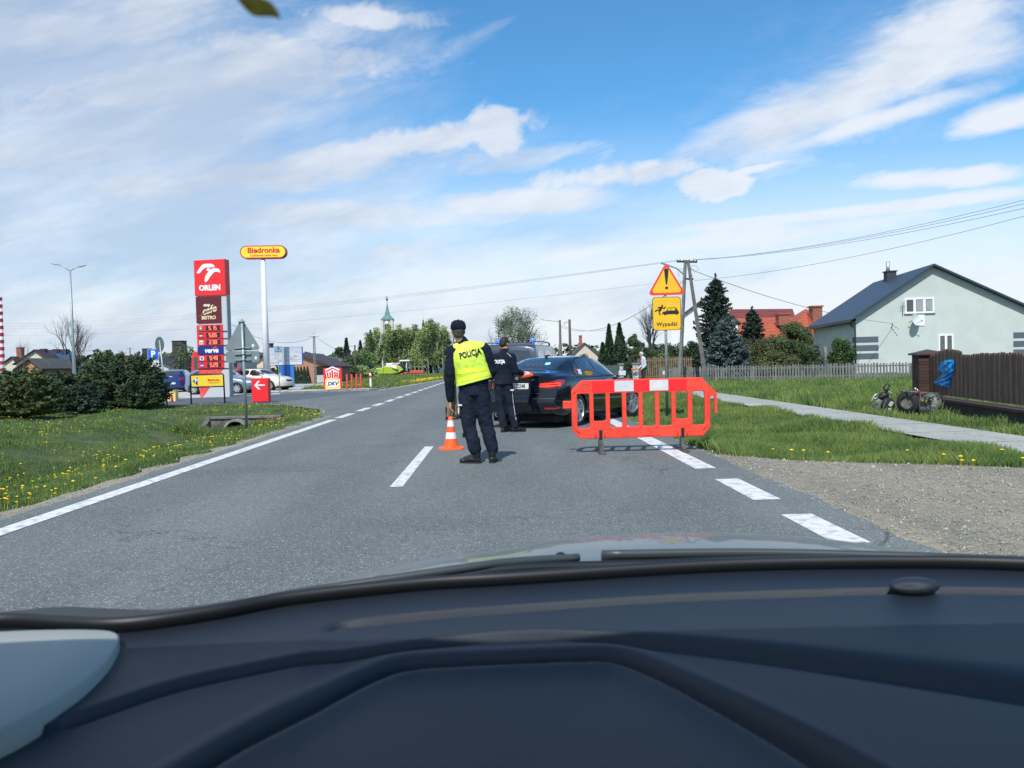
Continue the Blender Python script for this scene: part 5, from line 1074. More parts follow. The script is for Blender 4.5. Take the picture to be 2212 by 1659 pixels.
def rtri(w, r=.05):  # rounded triangle point up, base w
    h = w * .866; return smooth_poly([(-w / 2, 0), (w / 2, 0), (0, h)], 3, .09)
def rrect(w, h, k=.1, it=3): return smooth_poly([(-w / 2, 0), (w / 2, 0), (w / 2, h), (-w / 2, h)], it, k)
M_zinc = mat('galvanised', (.32, .37, .37), .5, .5, var=.12, scale=12); M_zincd = mat('zinc_dark', (.22, .26, .27), .55, .4)
M_syel = mat('sign_yellow', (.86, .50, .015), .4, col2=(.80, .46, .015), scale=3); M_sred = mat('sign_red', (.78, .05, .03), .4); M_sblk = mat('sign_black', (.012, .012, .015), .5); M_swht = mat('sign_white', (.72, .74, .76), .45)
# accident sign
SY = 18.9; b0 = at(1441, 893, SY); k = SY / FPX
sg = thing('warning_sign', 'yellow warning triangle above square accident sign on a grey post', 'road sign', (b0.x, SY, -.05), R(-3)); H0 = lambda y: at(1448, y, SY).z + .05
mb = MB(); mb.cyl((0, 0, 0), (.02, 0, H0(585)), .032, n=14); mb.build('post', M_zinc, sg, smooth=True)
tx = .045; w = .90
tri = MB(); tri.M = Matrix.Translation((tx, -.04, H0(637.5))); tri.prism(rtri(w), -.004, .012); tp = tri.build('triangle_plate', M_sred, sg)
tri = MB(); tri.M = Matrix.Translation((tx, -.04, H0(637.5) + .052)); tri.prism([(a * .82, b * .82) for a, b in rtri(w)], -.008, -.003); tri.build('yellow_field', M_syel, tp)
ex = MB(); Z = H0(622); ex.prism(smooth_poly([(-.016, .075), (.016, .075), (.052, .40), (.045, .455), (-.045, .455), (-.052, .40)], 2, .2), -.012, -.007); ex.prism([(.034 * math.cos(t), .034 * math.sin(t)) for t in [i * math.pi / 9 for i in range(18)]], -.012, -.007)
ex.M = Matrix.Identity(4); ex.v = [(x + tx, y - .04, z + Z) for x, y, z in ex.v]; ex.build('exclamation_mark', M_sblk, tp)
z0, z1 = H0(713.5), H0(641.5); hh = z1 - z0; ww = .665
sq = MB(); sq.M = Matrix.Translation((tx - .01, -.04, z0)); sq.prism(rrect(ww, hh, .07), -.004, .012); sp_ = sq.build('square_plate', M_sblk, sg)
sq = MB(); sq.M = Matrix.Translation((tx - .01, -.04, z0 + .012)); sq.prism(rrect(ww - .026, hh - .024, .07), -.008, -.003); sq.build('yellow_field', M_syel, sp_)
pic = MB(); pic.M = Matrix.Translation((tx - .01, -.040, z0))
def zp(x, y): return ((x - 505) / 2.676 * .6064 * k, (795 - y) / 2.676 * .6064 * k)
carp = [(462, 640), (465, 622), (500, 612), (515, 585), (524, 580), (585, 580), (598, 590), (620, 625), (621, 635), (612, 642), (606, 642), (604, 650), (595, 651), (588, 643), (500, 643), (497, 650), (485, 651), (478, 643)]
pic.prism([zp(*p) for p in carp], -.012, -.007)
for seg in ([(395, 612), (415, 600), (432, 605)], [(432, 600), (448, 580), (462, 574)], [(445, 605), (432, 622), (444, 642), (437, 646)], [(460, 574), (480, 588), (496, 572)], [(455, 578), (430, 574), (424, 580)], [(462, 570), (442, 605)]):
    pic.tube([(zp(*p)[0], -.010, zp(*p)[1]) for p in seg], (.013 if seg[0] != (462, 570) else .022), 6)
pic.ball((zp(464, 560)[0], -.010, zp(464, 560)[1]), (.022, .006, .022)); pic.build('pictogram', M_sblk, sp_)
pw = MB(); pw.M = Matrix.Translation((tx - .01, -.040, z0)); pw.prism([zp(*p) for p in ((509, 608), (522, 587), (542, 586), (542, 608))], -.0145, -.011); pw.prism([zp(*p) for p in ((547, 608), (547, 586), (582, 586), (586, 608))], -.0145, -.011); pw.build('pictogram_windows', M_syel, sp_)
lettering(sp_, 'Wypadki', .125, M_sblk, face_mat(tx - .01, -.049, z0 + zp(0, 737)[1]), offset=.0025, xs=.98, spacing=1.12, name='sign_text')
for z in (H0(628), H0(650), H0(705)): mb = MB(); mb.box((.02, -.015, z), (.22, .03, .035)); mb.build('bracket', M_zincd, sg)
# reversed triangle sign on the left
SY2 = 19.9; b0 = at(533, 922, SY2); z00 = hground(b0.x, SY2)
sg = thing('warning_sign', 'grey reverse of a triangular sign with plate below, beside the culvert', 'road sign', (b0.x, SY2, z00), R(4)); H1 = lambda y: at(520, y, SY2).z - z00
mb = MB(); mb.cyl((0, 0, 0), (-.03, 0, H1(690)), .034, n=14); mb.build('post', M_zinc, sg, smooth=True)
M_back = mat('sign_back_grey', (.20, .255, .26), .55, .35, var=.06, scale=3)
mb = MB(); mb.M = Matrix.Translation((-.05, .045, H1(757))); mb.prism(rtri(.93), 0, .014); tp = mb.build('triangle_plate', M_back, sg, bevel=.004)
mb = MB(); mb.M = Matrix.Translation((-.05, .045, H1(783.5))); mb.prism(rrect(.82, .29, .1), 0, .014); pp = mb.build('lower_plate', M_back, sg, bevel=.004)
for y, par in ((695, tp), (752, tp), (765, pp), (778, pp)):
    mb = MB(); mb.box((-.04, .02, H1(y)), (.40 if y > 700 else .16, .035, .035)); mb.tube([(-.09, .0, H1(y)), (-.06, -.045, H1(y)), (.0, -.045, H1(y)), (.03, 0, H1(y))], .012, 6); mb.build('bracket', M_zincd, sg, bevel=.004)
for x, y in ((.26, 747), (.32, 774)): mb = MB(); mb.box((x - .05, .043, H1(y)), (.055, .004, .07), ry=R(12)); mb.build('sticker', M_swht, tp if y < 760 else pp)
# little gas marker
c = gp(1436, 850, 0); c = at(1436, 805, 33); mk = thing('marker_sign', 'small cream marker plate with a dark letter on a short post by the lane verge', 'sign', (c.x, c.y, -.1))
z = c.z + .1; mb = MB(); mb.cyl((0, .02, 0), (0, .02, z + .05), .02, n=8); mb.build('post', M_zincd, mk); mb = MB(); mb.box((0, 0, z), (.155, .012, .145)); q = mb.build('plate', mat('cream_plate', (.78, .68, .45), .5), mk)
lettering(q, 'H', .11, mat('marker_brown', (.25, .15, .05), .6), face_mat(0, -.008, z), offset=.004)

# ------------------------------------------------------------------ petrol station signs
def panel(parent, name, x0, x1, y0, y1, z0, z1, m, bevel=.01): mb = MB(); mb.bb(x0, x1, y0, y1, z0, z1); return mb.build(name, m, parent, bevel=bevel)
OY = 40.0; b0 = at(463, 859, OY); base = at(463, 859, OY).z; OK_ = FPX / OY
py_ = thing('fuel_price_sign', 'tall red fuel station price totem with ORLEN on top', 'price sign', (b0.x, OY, base), R(-9)); ZO = lambda y: (859 - y) / OK_
M_ored = mat('station_red', (.80, .025, .03), .4); M_olt = mat('station_grey', (.50, .52, .53), .5); M_white = mat('logo_white', (.80, .80, .80), .4); M_brown = mat('cafe_brown', (.11, .015, .022), .45); M_cream = mat('cafe_cream', (.80, .66, .38), .5)
core = panel(py_, 'pylon', -.72, .82, 0, .34, 0, ZO(565), M_olt)
panel(py_, 'pylon_side', .80, .86, .0, .34, 0.1, ZO(640), mat('pylon_side_grey', (.30, .34, .37), .5))
top = panel(py_, 'logo_box', -.82, .84, -.06, .40, ZO(639), ZO(562), M_ored, .015)
logo = MB(); L0 = lambda x, y: ((x - 366) / 2.514 * .6064 / OK_, ZO((820 + y / 2.514) * .6064))
w1 = smooth_poly([L0(*p) for p in [(242, 385), (268, 350), (300, 312), (330, 303), (400, 306), (428, 335), (395, 340), (330, 338), (300, 360), (276, 388)]], 2, .2)
w2 = smooth_poly([L0(*p) for p in [(318, 455), (330, 410), (370, 362), (410, 345), (455, 350), (474, 375), (470, 395), (452, 380), (420, 378), (385, 410), (350, 455), (330, 470)]], 2, .2)
for pg in (w1, w2): logo.prism(pg, -.075, -.058)
logo.prism([(L0(360, 358)[0] + .10 * math.cos(t), L0(360, 358)[1] + .075 * math.sin(t)) for t in [i * math.pi / 8 for i in range(16)]], -.075, -.058); logo.build('eagle_emblem', M_white, top)
lettering(top, 'ORLEN', .36, M_white, face_mat(0, -.064, ZO((820 + 520 / 2.514) * .6064)), offset=.022, xs=1.0, name='logo_lettering')
cf = panel(py_, 'cafe_panel', -.80, .56, -.04, .02, ZO(698), ZO(640.5), M_brown)
lettering(cf, 'stop', .20, M_white, face_mat(-.20, -.044, ZO(659)), offset=.008, name='cafe_lettering')
lettering(cf, 'cafe', .50, M_cream, Matrix.Translation((-.10, -.044, ZO(670))) @ Matrix.Rotation(R(90), 4, 'X') @ Matrix.Rotation(R(14), 4, 'Z'), offset=.010, shear=.3, name='cafe_lettering')
lettering(cf, 'BISTRO', .235, M_cream, face_mat(-.12, -.044, ZO(686.5)), offset=.008, name='cafe_lettering')
mb = MB(); mb.tube([(-.62, -.045, ZO(683)), (-.35, -.045, ZO(675)), (-.05, -.045, ZO(670)), (.35, -.045, ZO(664.5))], [(.01, .02), (.01, .05), (.01, .06), (.01, .02)], 8); mb.build('cafe_swoosh', M_white, cf)
M_led = mat('led_red', (.9, .15, .08), .5, emit=((1.0, .16, .08), 1.6)); M_ledb = mat('display_black', (.02, .025, .04), .4)
SEG = {'0': 'abcdef', '1': 'bc', '2': 'abged', '3': 'abgcd', '4': 'fgbc', '5': 'afgcd', '9': 'abcfgd', '8': 'abcdefg'}
def digits(parent, s, x, z, h, y):
    mb = MB(); w = h * .55; t = h * .13
    P_ = {'a': (0, h / 2, 1), 'g': (0, 0, 1), 'd': (0, -h / 2, 1), 'b': (w / 2, h / 4, 0), 'c': (w / 2, -h / 4, 0), 'f': (-w / 2, h / 4, 0), 'e': (-w / 2, -h / 4, 0)}
    for ch in s:
        if ch == '.': mb.box((x - w * .1, y, z - h / 2), (t, .01, t)); x += w * .45; continue
        for q in SEG[ch]:
            a, b, hz = P_[q]; mb.box((x + w / 2 + a, y, z + b), (w if hz else t, .01, t if hz else h * .5))
        x += w * 1.42
    return mb.build('price_digits', M_led, parent)
for y0, y1, price, bc, bt, tc_ in [(701.5, 715.5, '5.15', (.03, .22, .07), '95', M_white), (717, 731, '5.05', (.02, .02, .025), 'ON', M_white), (732.5, 746, '2.30', (.75, .75, .75), 'LPG', mat('grey_ink', (.35, .35, .35), .5)),
                                   (767, 780, '5.49', (.70, .70, .72), '98', mat('blue_ink', (.1, .12, .3), .5)), (781.5, 795, '5.29', (.02, .04, .28), 'ON', M_white)]:
    r = panel(py_, 'price_row', -.80, .60, -.04, .02, ZO(y1), ZO(y0), M_ored); zc = ZO((y0 + y1) / 2)
    q = panel(r, 'fuel_badge', -.68, -.46, -.052, -.038, zc - .10, zc + .10, mat('badge_%d' % int(y0), bc, .5), .003)
    lettering(q, bt, .12, tc_, face_mat(-.57, -.056, zc - .02), offset=.006, xs=.9)
    if int(y0) in (701, 767): mb = MB(); mb.box((-.57, -.056, zc + .07), (.16, .004, .025)); mb.build('badge_mark', tc_, q)
    d = panel(r, 'display', -.30, .46, -.052, -.038, zc - .12, zc + .12, M_ledb, .003); digits(d, price, -.13, zc, .17, -.06)
v = panel(py_, 'brand_panel', -.80, .60, -.04, .02, ZO(765.5), ZO(747.5), mat('verva_blue', (.015, .03, .20), .4))
lettering(v, 'verva', .34, M_white, face_mat(-.04, -.044, ZO(757)), offset=.014, shear=.2, name='brand_lettering'); mb = MB(); mb.prism([(.0, ZO(751)), (.22, ZO(748.6)), (.28, ZO(752)), (.12, ZO(753.4))], -.048, -.038); mb.build('brand_mark', M_ored, v)
rd = MB(); rd.prism([(-.80, ZO(796.5)), (.60, ZO(796.5)), (.42, ZO(804)), (-.62, ZO(858)), (-.74, ZO(858)), (-.78, .5)], -.006, -.002); rd.build('red_base_panel', mat('station_red_worn', (.70, .035, .035), .5, col2=(.80, .12, .11), scale=9), py_)
for y in (716.2, 731.6, 746.7, 766.2, 781, 796): panel(py_, 'row_rail', -.80, .84, -.045, .0, ZO(y) - .012, ZO(y) + .012, M_blkm, 0)
# yellow parking sign
YY = 32.2; b0 = at(450, 873.5, YY); zg = b0.z; K2 = FPX / YY
ys_ = thing('direction_sign', 'yellow shop parking sign with blue P arrow in a black frame', 'sign', (b0.x, YY, zg), R(-2)); Z2 = lambda y: (873.5 - y) / K2
M_frm = mat('black_frame', (.02, .025, .03), .4)
mb = MB(); mb.tube([(-.69, 0, 0), (-.70, 0, Z2(812)), (-.67, 0, Z2(809)), (.62, 0, Z2(808)), (.66, 0, Z2(811)), (.68, 0, 0)], .032, 8); mb.tube([(-.69, 0, Z2(836)), (.67, 0, Z2(835)), ], .028, 8); mb.build('frame', M_frm, ys_, smooth=True)
fp = panel(ys_, 'yellow_panel', -.65, .64, -.012, .012, Z2(834), Z2(810.5), mat('shop_yellow', (.86, .62, .05), .45), .003)
mb = MB(); mb.prism([(-.60, Z2(822.5)), (-.40, Z2(813.5)), (-.40, Z2(832))], -.020, -.010); ar = mb.build('blue_arrow', mat('arrow_blue', (.02, .04, .25), .5), fp); lettering(ar, 'P', .22, M_white, face_mat(-.455, -.022, Z2(822)), offset=.008)
M_byel = mat('biedronka_yellow', (.90, .66, .04), .4); M_bred = mat('biedronka_red', (.60, .03, .02), .5)
mb = MB(); rr_ = smooth_poly([(-.02, Z2(829)), (.54, Z2(829)), (.54, Z2(816)), (-.02, Z2(816))], 3, .2); mb.prism(rr_, -.016, -.010); o = mb.build('shop_badge', mat('badge_orange', (.75, .45, .04), .5), fp)
mb = MB(); mb.prism([(a * .96 + .01, (b - Z2(822.5)) * .88 + Z2(822.5)) for a, b in rr_], -.019, -.014); mb.build('shop_badge_face', M_byel, o)
lettering(o, 'Biedronka', .115, M_bred, face_mat(.26, -.021, Z2(821)), offset=.004); lettering(o, 'Codziennie niskie ceny', .042, M_bred, face_mat(.26, -.021, Z2(825.5)), offset=.001)
# red arrow box
YR = 31.8; b0 = at(562, 871, YR); K3 = FPX / YR
rb = thing('arrow_box', 'red box sign with white arrow pointing left on the grass', 'sign', (b0.x, YR, b0.z), R(-3)); bx_ = panel(rb, 'box', -.33, .34, 0, .30, .06, 54 / K3, M_ored, .008); panel(rb, 'plinth', -.28, .30, .04, .26, -.08, .06, mat('plinth_grey', (.2, .2, .19), .8), 0)
zc = (871 - 832) / K3; mb = MB(); mb.bb(-.10, .22, -.010, .002, zc - .028, zc + .028); mb.prism([(-.22, zc), (-.06, zc + .17), (.03, zc + .17), (-.12, zc), (.03, zc - .17), (-.06, zc - .17)], -.010, .002); mb.build('arrow', M_white, bx_)
# shop sign on tall pole
YB = 55.0; b0 = at(576, 815, YB); K4 = FPX / YB; zg = -.05; zt = lambda y: at(567, y, YB).z - zg
bs = thing('shop_sign', 'yellow oval Biedronka sign on a tall white pole', 'sign', (b0.x, YB, zg), R(3))
mb = MB(); mb.cyl((0, .1, 0), (0, .1, zt(561)), .24, .15, 20); mb.build('pole', mat('pole_white', (.70, .72, .76), .45), bs, smooth=True)
mb = MB(); mb.cyl((0, .1, zt(561)), (0, .1, zt(558)), .12, n=12); mb.build('collar', M_zincd, bs)
zc, hh = zt(544.8), 13.4 / K4
def stadium(w, h): return [(w / 2 - h / 2 + h / 2 * math.cos(t), h / 2 * math.sin(t)) for t in [(-90 + i * 15) * math.pi / 180 for i in range(13)]] + [(-w / 2 + h / 2 + h / 2 * math.cos(t), h / 2 * math.sin(t)) for t in [(90 + i * 15) * math.pi / 180 for i in range(13)]]
def stad(w, h, a, b, m, nm, par): mb = MB(); mb.prism([(x + .08, z + zc) for x, z in stadium(w, h)], a, b); return mb.build(nm, m, par)
W4 = 98 / K4; bd = stad(W4, hh * 2.08, -.12, .32, mat('navy_edge', (.02, .03, .06), .4), 'oval_case', bs); fc_ = stad(W4 - .06, hh * 2.0, -.135, -.118, M_sred, 'red_border', bs); f2_ = stad(W4 - .16, hh * 2 - .12, -.15, -.133, M_byel, 'yellow_face', bs)
lettering(f2_, 'Biedronka', .50, M_bred, face_mat(.12, -.155, zc + .10), offset=.018, xs=1.06, name='shop_lettering'); lettering(f2_, 'Codziennie niskie ceny', .20, M_bred, face_mat(.12, -.155, zc - .235), offset=.003, xs=1.0, name='shop_lettering')
# blue parking sign and its plate
c = at(331, 765, 39); zg = -.05; z = lambda y: at(331, y, 39).z - zg; ps = thing('parking_sign', 'blue parking sign with white P above a small white plate', 'road sign', (c.x, 39, zg), R(-4)); K5 = FPX / 39
mb = MB(); mb.cyl((.06, .04, 0), (.02, .04, z(752)), .028, n=10); mb.build('post', M_zinc, ps, smooth=True); mb = MB(); mb.M = Matrix.Translation((0, 0, z(777))); mb.prism(rrect(24.5 / K5, 23 / K5, .05), -.01, .01); q = mb.build('blue_plate', M_swht, ps)
mb = MB(); mb.M = Matrix.Translation((0, 0, z(776.5))); mb.prism(rrect(23.3 / K5, 22 / K5, .05), -.014, -.008); q2 = mb.build('blue_field', mat('parking_blue', (.01, .13, .60), .4), q); lettering(q2, 'P', .42, M_white, face_mat(0, -.018, z(765.5)), offset=.018)
pl_ = panel(ps, 'white_plate', -.26, .28, -.01, .01, z(792), z(779), M_swht, .01)
for i, s in enumerate(('DLA KLIENTOW', 'NA CZAS ZAKUPOW', 'max 90 minut')): lettering(pl_, s, .060, mat('grey_ink', (.35, .35, .35), .5), face_mat(.01, -.014, z(782 + i * 3.4)), offset=.001)
# round sign seen from the back
c = at(362, 876, 31.2); rs = thing('round_sign', 'grey back of a round road sign on a leaning post', 'road sign', (c.x, c.y, hground(c.x, c.y))); q = at(349, 755, 31.2) - c; up_ = at(343, 741.7, 31.2) - c
mb = MB(); mb.cyl((0, 0, -.1), (up_.x + .03, 0, up_.z + .15), .030, n=12); mb.build('post', M_zinc, rs, smooth=True)
mb = MB(); mb.lathe([(0, -.008), (.29, -.008), (.30, 0), (.30, .012), (.285, .008), (0, .008)], 36, axis='y'); mb.M = Matrix.Identity(4); m3 = Matrix.Translation((up_.x, .05, up_.z)) @ Matrix.Rotation(R(-34), 4, 'Z'); mb.v = [tuple(m3 @ Vector(p)) for p in mb.v]; mb.build('disc', mat('dark_sign_back', (.12, .16, .17), .5, .3), rs, smooth=False)
# bus stop sign
c = at(604.7, 850, 43.5); bs2 = thing('bus_stop_sign', 'small grey square sign on a thin post between the arrow box and the billboard', 'road sign', (c.x, 43.5, 0), R(6)); z = lambda y: at(603, y, 43.5).z
mb = MB(); mb.cyl((0, .03, 0), (-.06, .03, z(745)), .028, n=10); mb.build('post', M_zinc, bs2, smooth=True); q = panel(bs2, 'plate', -.24, .22, -.01, .01, z(761.5), z(747.5), mat('faded_blue', (.25, .36, .45), .5), .01)
mb = MB(); mb.bb(-.05, .05, -.016, -.008, z(755.5), z(749)); mb.build('pictogram', mat('faded_ink', (.08, .12, .2), .5), q)
lettering(q, 'przystanek', .07, mat('faded_ink', (.08, .12, .2), .5), face_mat(-.01, -.014, z(758.5)), offset=.001)
# billboard
c = at(620, 832, 58); bb_ = thing('billboard', 'white weathered billboard with blue rim on a broad blue stand', 'billboard', (c.x, 58, .1), R(5)); K6 = FPX / 58; z = lambda y: at(620, y, 58).z - .1
M_bl = mat('board_blue', (.03, .16, .48), .5, var=.1, scale=2); brd = panel(bb_, 'rim', -36 / K6, 35.5 / K6, -.12, .12, z(789), z(749.5), M_bl, .01)
f = panel(bb_, 'white_face', -34.5 / K6, 34 / K6, -.14, -.11, z(788), z(751), mat('torn_paper', (.62, .64, .68), .8, col2=(.50, .53, .58), scale=2.2, stretch=(.4, 1, 3)), .004)
mb = MB(); random.seed(8)
for i in range(7): zz = z(754 + i * 4.6); mb.bb(-34 / K6, 33 / K6, -.146, -.138, zz - .012, zz + .012)
for i in range(34): x = random.uniform(-32, 30) / K6; zz = z(754 + random.randrange(7) * 4.6 + random.uniform(.8, 3)); mb.box((x, -.143, zz), (random.uniform(.1, .5), .006, .02), ry=random.uniform(-.2, .2))
mb.build('torn_strips', mat('strip_grey', (.28, .31, .36), .8), f)
panel(bb_, 'stand', -14 / K6, 16 / K6, -.10, .12, -.2, z(789), M_bl, .01); panel(bb_, 'stand_recess_shade', -8 / K6, -1 / K6, -.125, -.10, -.2, z(789.3), mat('board_blue_shaded', (.02, .09, .30), .5), 0)  # the recess has no depth; its shade is put in as darker blue
panel(bb_, 'face_column', -8 / K6, 1 / K6, -.150, -.138, z(788), z(753), mat('paper_grey', (.36, .40, .47), .8), 0)
# fuel card sign
c = at(719.5, 846, 46.5); fc = thing('fuel_card_sign', 'red, white and yellow UTA and DKV sign at the kerb', 'sign', (c.x, 46.5, .05), R(3)); K7 = FPX / 46.5; z = lambda y: (846 - y) / K7
for s in (-1, 1): panel(fc, 'red_post', s * 17.4 / K7 - .05, s * 17.4 / K7 + .05, 0, .12, 0, z(800), M_ored, .005)
panel(fc, 'red_back', -17.6 / K7, 17.6 / K7, .03, .10, z(845), z(799.5), M_ored, .005)
mb = MB(); mb.prism([(-12 / K7, z(822.5)), (-15.5 / K7, z(802.5)), (0, z(796)), (15.5 / K7, z(802.5)), (12 / K7, z(822.5))], -.03, .05); u = mb.build('white_shield', M_white, fc, bevel=.01)
mb = MB(); mb.tube([(-13.6 / K7, -.035, z(806.5)), (0, -.035, z(799.8)), (13.6 / K7, -.035, z(806.5))], .035, 4)
for x0, pts in ((-7.5, [(-3.2, 0), (-2.2, 11), (2.4, 11), (2.6, -.4)]), ): mb.tube([((x0 + a) / K7, -.035, z(808.5 + b)) for a, b in pts], .045, 4)
mb.tube([(-.2 / K7, -.035, z(804.5)), (-.2 / K7, -.035, z(820.5))], .048, 4); mb.tube([(5 / K7, -.035, z(820.5)), (5.2 / K7, -.035, z(808.5)), (10.3 / K7, -.035, z(809.3)), (9.5 / K7, -.035, z(820.5))], .045, 4); mb.tube([(5 / K7, -.035, z(815)), (9.6 / K7, -.035, z(815))], .035, 4); mb.build('lettering', M_ored, u)
dk = panel(fc, 'yellow_box', -16 / K7, 16 / K7, -.04, .12, z(845.5), z(823), mat('dkv_yellow', (.82, .58, .18), .5), .01)
mb = MB(); mb.prism([(13.4 / K7 * math.cos(t), z(833.5) + 7.8 / K7 * math.sin(t)) for t in [i * math.pi / 14 for i in range(28)]], -.052, -.038); el = mb.build('white_oval', M_white, dk); lettering(el, 'DKV', .30, mat('dkv_blue', (.03, .05, .22), .5), face_mat(0, -.056, z(833.5)), offset=.012, shear=.25)
# red posts
for i, (x, yt, yb) in enumerate([(608, 500, 755), (683, 500, 750), (757, 494, 740), (826, 489, 726)]):
    px, yb_ = (1100 + x / 4.424) * .6064, (1220 + yb / 4.424) * .6064; c = gp(px, yb_, 0); h = ((yb - yt) / 4.424 * .6064) / FPX * c.y
    t = thing('bollard', ['thin red post nearest the fuel card sign', 'second thin red post from the fuel card sign', 'third thin red post from the fuel card sign', 'thin red post farthest from the fuel card sign'][i], 'bollard', (c.x, c.y, 0), 0, 'row of four red posts')
    mb = MB(); mb.lathe([(.055, 0), (.055, h - .03), (.04, h), (0, h + .005)], 12); mb.build('post', mat('bollard_red', (.62, .05, .03), .5, var=.15, scale=8), t, smooth=True)
    mb = MB(); mb.lathe([(.09, 0), (.09, .02), (.05, .025)], 12); mb.build('base_flange', M_zincd, t)
# marker post on the verge
c = gp(801, 834 + 3, 0); dp = thing('delineator_post', 'white roadside marker post with red band in the grass', 'marker post', (c.x, c.y, 0)); h = (838 - 812) / FPX * c.y * 1.25
mb = MB(); mb.prism([(-.06, 0), (.06, 0), (.06, h - .08), (-.06, h)], -.05, .05); mb.build('post', M_white, dp, bevel=.01); mb = MB(); mb.bb(-.062, .062, -.053, .053, h * .62, h * .80); mb.build('red_band', M_ored, dp)
# yellow bin and red pipe rail
c = at(358, 864, 35.5); yb_ = thing('grit_bin', 'pale yellow box standing behind the red pipe rail', 'bin', (c.x, 35.9, -.05), R(5)); mb = MB(); mb.bb(-.27, .27, 0, .4, 0, .50); mb.build('box', mat('bin_yellow', (.80, .62, .22), .5), yb_, bevel=.015); mb = MB(); mb.bb(-.29, .29, -.02, .42, .50, .55); mb.build('lid', mat('bin_yellow', (.80, .62, .22), .5), yb_, bevel=.015)
mb = MB(); mb.bb(.0, .02, -.012, .0, .05, .48); mb.build('edge', M_zincd, yb_)
c = at(372, 863, 35.2); rl = thing('pipe_rail', 'bent red pipe rail by the juniper', 'rail', (c.x, 35.2, -.05), 0); mb = MB(); mb.tube([(-1.1, 0, .37), (-.15, 0, .37), (-.06, 0, .35), (-.01, 0, .28), (0, 0, 0)], .042, 10); mb.tube([(-1.1, 0, .37), (-1.1, 0, 0)], .042, 10); mb.build('pipe', M_ored, rl, smooth=True)
mb = MB(); [mb.lathe([(.08, 0), (.08, .015), (.045, .02)], 12, (x, 0, 0)) for x in (0, -1.1)]; mb.build('flange', M_zincd, rl)
# double street lamp
LY = 60; b0 = at(161, 820, LY); lp = thing('street_lamp', 'tall grey street lamp with two arms above the junipers', 'street lamp', (b0.x, LY, 0), 0); z = lambda y: at(156, y, LY).z; k = LY / FPX
mb = MB(); mb.cyl((0, 0, 0), (0, 0, z(584)), .13, .055, 14); mb.build('pole', M_zinc, lp, smooth=True)
for dxp, dyp, s in ((-27, 14, -1), (20, 8, 1)):
    mb = MB(); e = (dxp * k, 0, z(584) + dyp * k); mb.tube([(0, 0, z(584) - .05), (e[0] * .5, 0, z(584) + dyp * k * .55), e], .035, 8); ar = mb.build('arm', M_zinc, lp, smooth=True)
    mb = MB(); mb.ball((e[0] + s * .18, 0, e[2] + .02), (.36, .13, .07), 14, 8, Euler((0, R(-12) * s, 0))); mb.build('lamp_head', mat('lamp_head', (.35, .38, .4), .4), ar, smooth=True)
# striped pole
c = at(6, 819, 40); st_ = thing('striped_pole', 'red and white striped pole at the left edge', 'pole', (c.x, 40, 0)); h = at(2, 637, 40).z
mb = MB(); mb.cyl((0, 0, 0), (-.02, 0, h), .125, n=18); mb.build('pole', M_white, st_, smooth=True)
nb = 15
for i in range(nb): mb = MB(); z0 = h - .12 - i * h / 15.2; mb.lathe([(.128, z0 - .17), (.128, z0)], 18); mb.build('red_band', mat('band_red', (.42, .02, .03), .5), st_, smooth=True)
# culvert
cv = thing('culvert', 'weathered concrete culvert headwall with a round pipe in the ditch', 'culvert', (-8.12, 24.05, -.13), R(-3))
M_cc = mat('old_concrete', (.075, .072, .062), .95, col2=(.17, .165, .145), scale=2.5, bump=.6, bscale=18)
hw_ = MB(); ang_ = [i * math.pi / 12 for i in range(25)]
ho = [(-.18 + .34 * math.cos(t), -.42 + .34 * math.sin(t)) for t in ang_[:-1]]
holed_panel([(-1.1, -.95), (1.1, -.95), (1.1, -.02), (-1.1, -.02)], [ho], 0, .22).build('headwall', M_cc, cv, bevel=.015)
mb = MB(); mb.bb(-1.15, 1.15, -.05, .27, -.02, .05); mb.build('coping', mat('coping_concrete', (.15, .145, .13), .9, var=.25, scale=4), cv, bevel=.01)
mb = MB(); mb.lathe([(.34, .3), (.33, -.22), (.40, -.22), (.40, .3)], 28, (-.18, 0, -.42), axis='y'); mb.build('pipe', mat('pipe_concrete', (.25, .24, .21), .9, var=.2, scale=6), cv, smooth=False)
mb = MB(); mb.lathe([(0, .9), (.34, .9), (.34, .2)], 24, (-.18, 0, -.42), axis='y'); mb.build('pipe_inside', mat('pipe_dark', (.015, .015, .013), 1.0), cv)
for s in (-1, 1): mb = MB(); mb.prism([(0, -.9), (0, .0), (-.45, -.25), (-.45, -.9)], s * 1.1 - .08, s * 1.1 + .08, 'yz'); mb.build('wing_wall', M_cc, cv, bevel=.01)
# pale slab under the junipers
c = gp(180, 885, .05); sl_ = thing('concrete_trough', 'low pale concrete slab lying at the foot of the junipers', 'slab', (c.x, c.y, 0), R(-4)); mb = MB(); mb.prism([(-.38, -.04), (-.42, .18), (.46, .20), (.16, -.04)], -.3, .3); mb.build('slab', mat('slab_grey', (.42, .45, .46), .7, var=.15, scale=4), sl_, bevel=.01); mb = MB(); mb.bb(-.1, -.08, -.31, -.295, 0, .17); mb.build('joint', M_zincd, sl_)
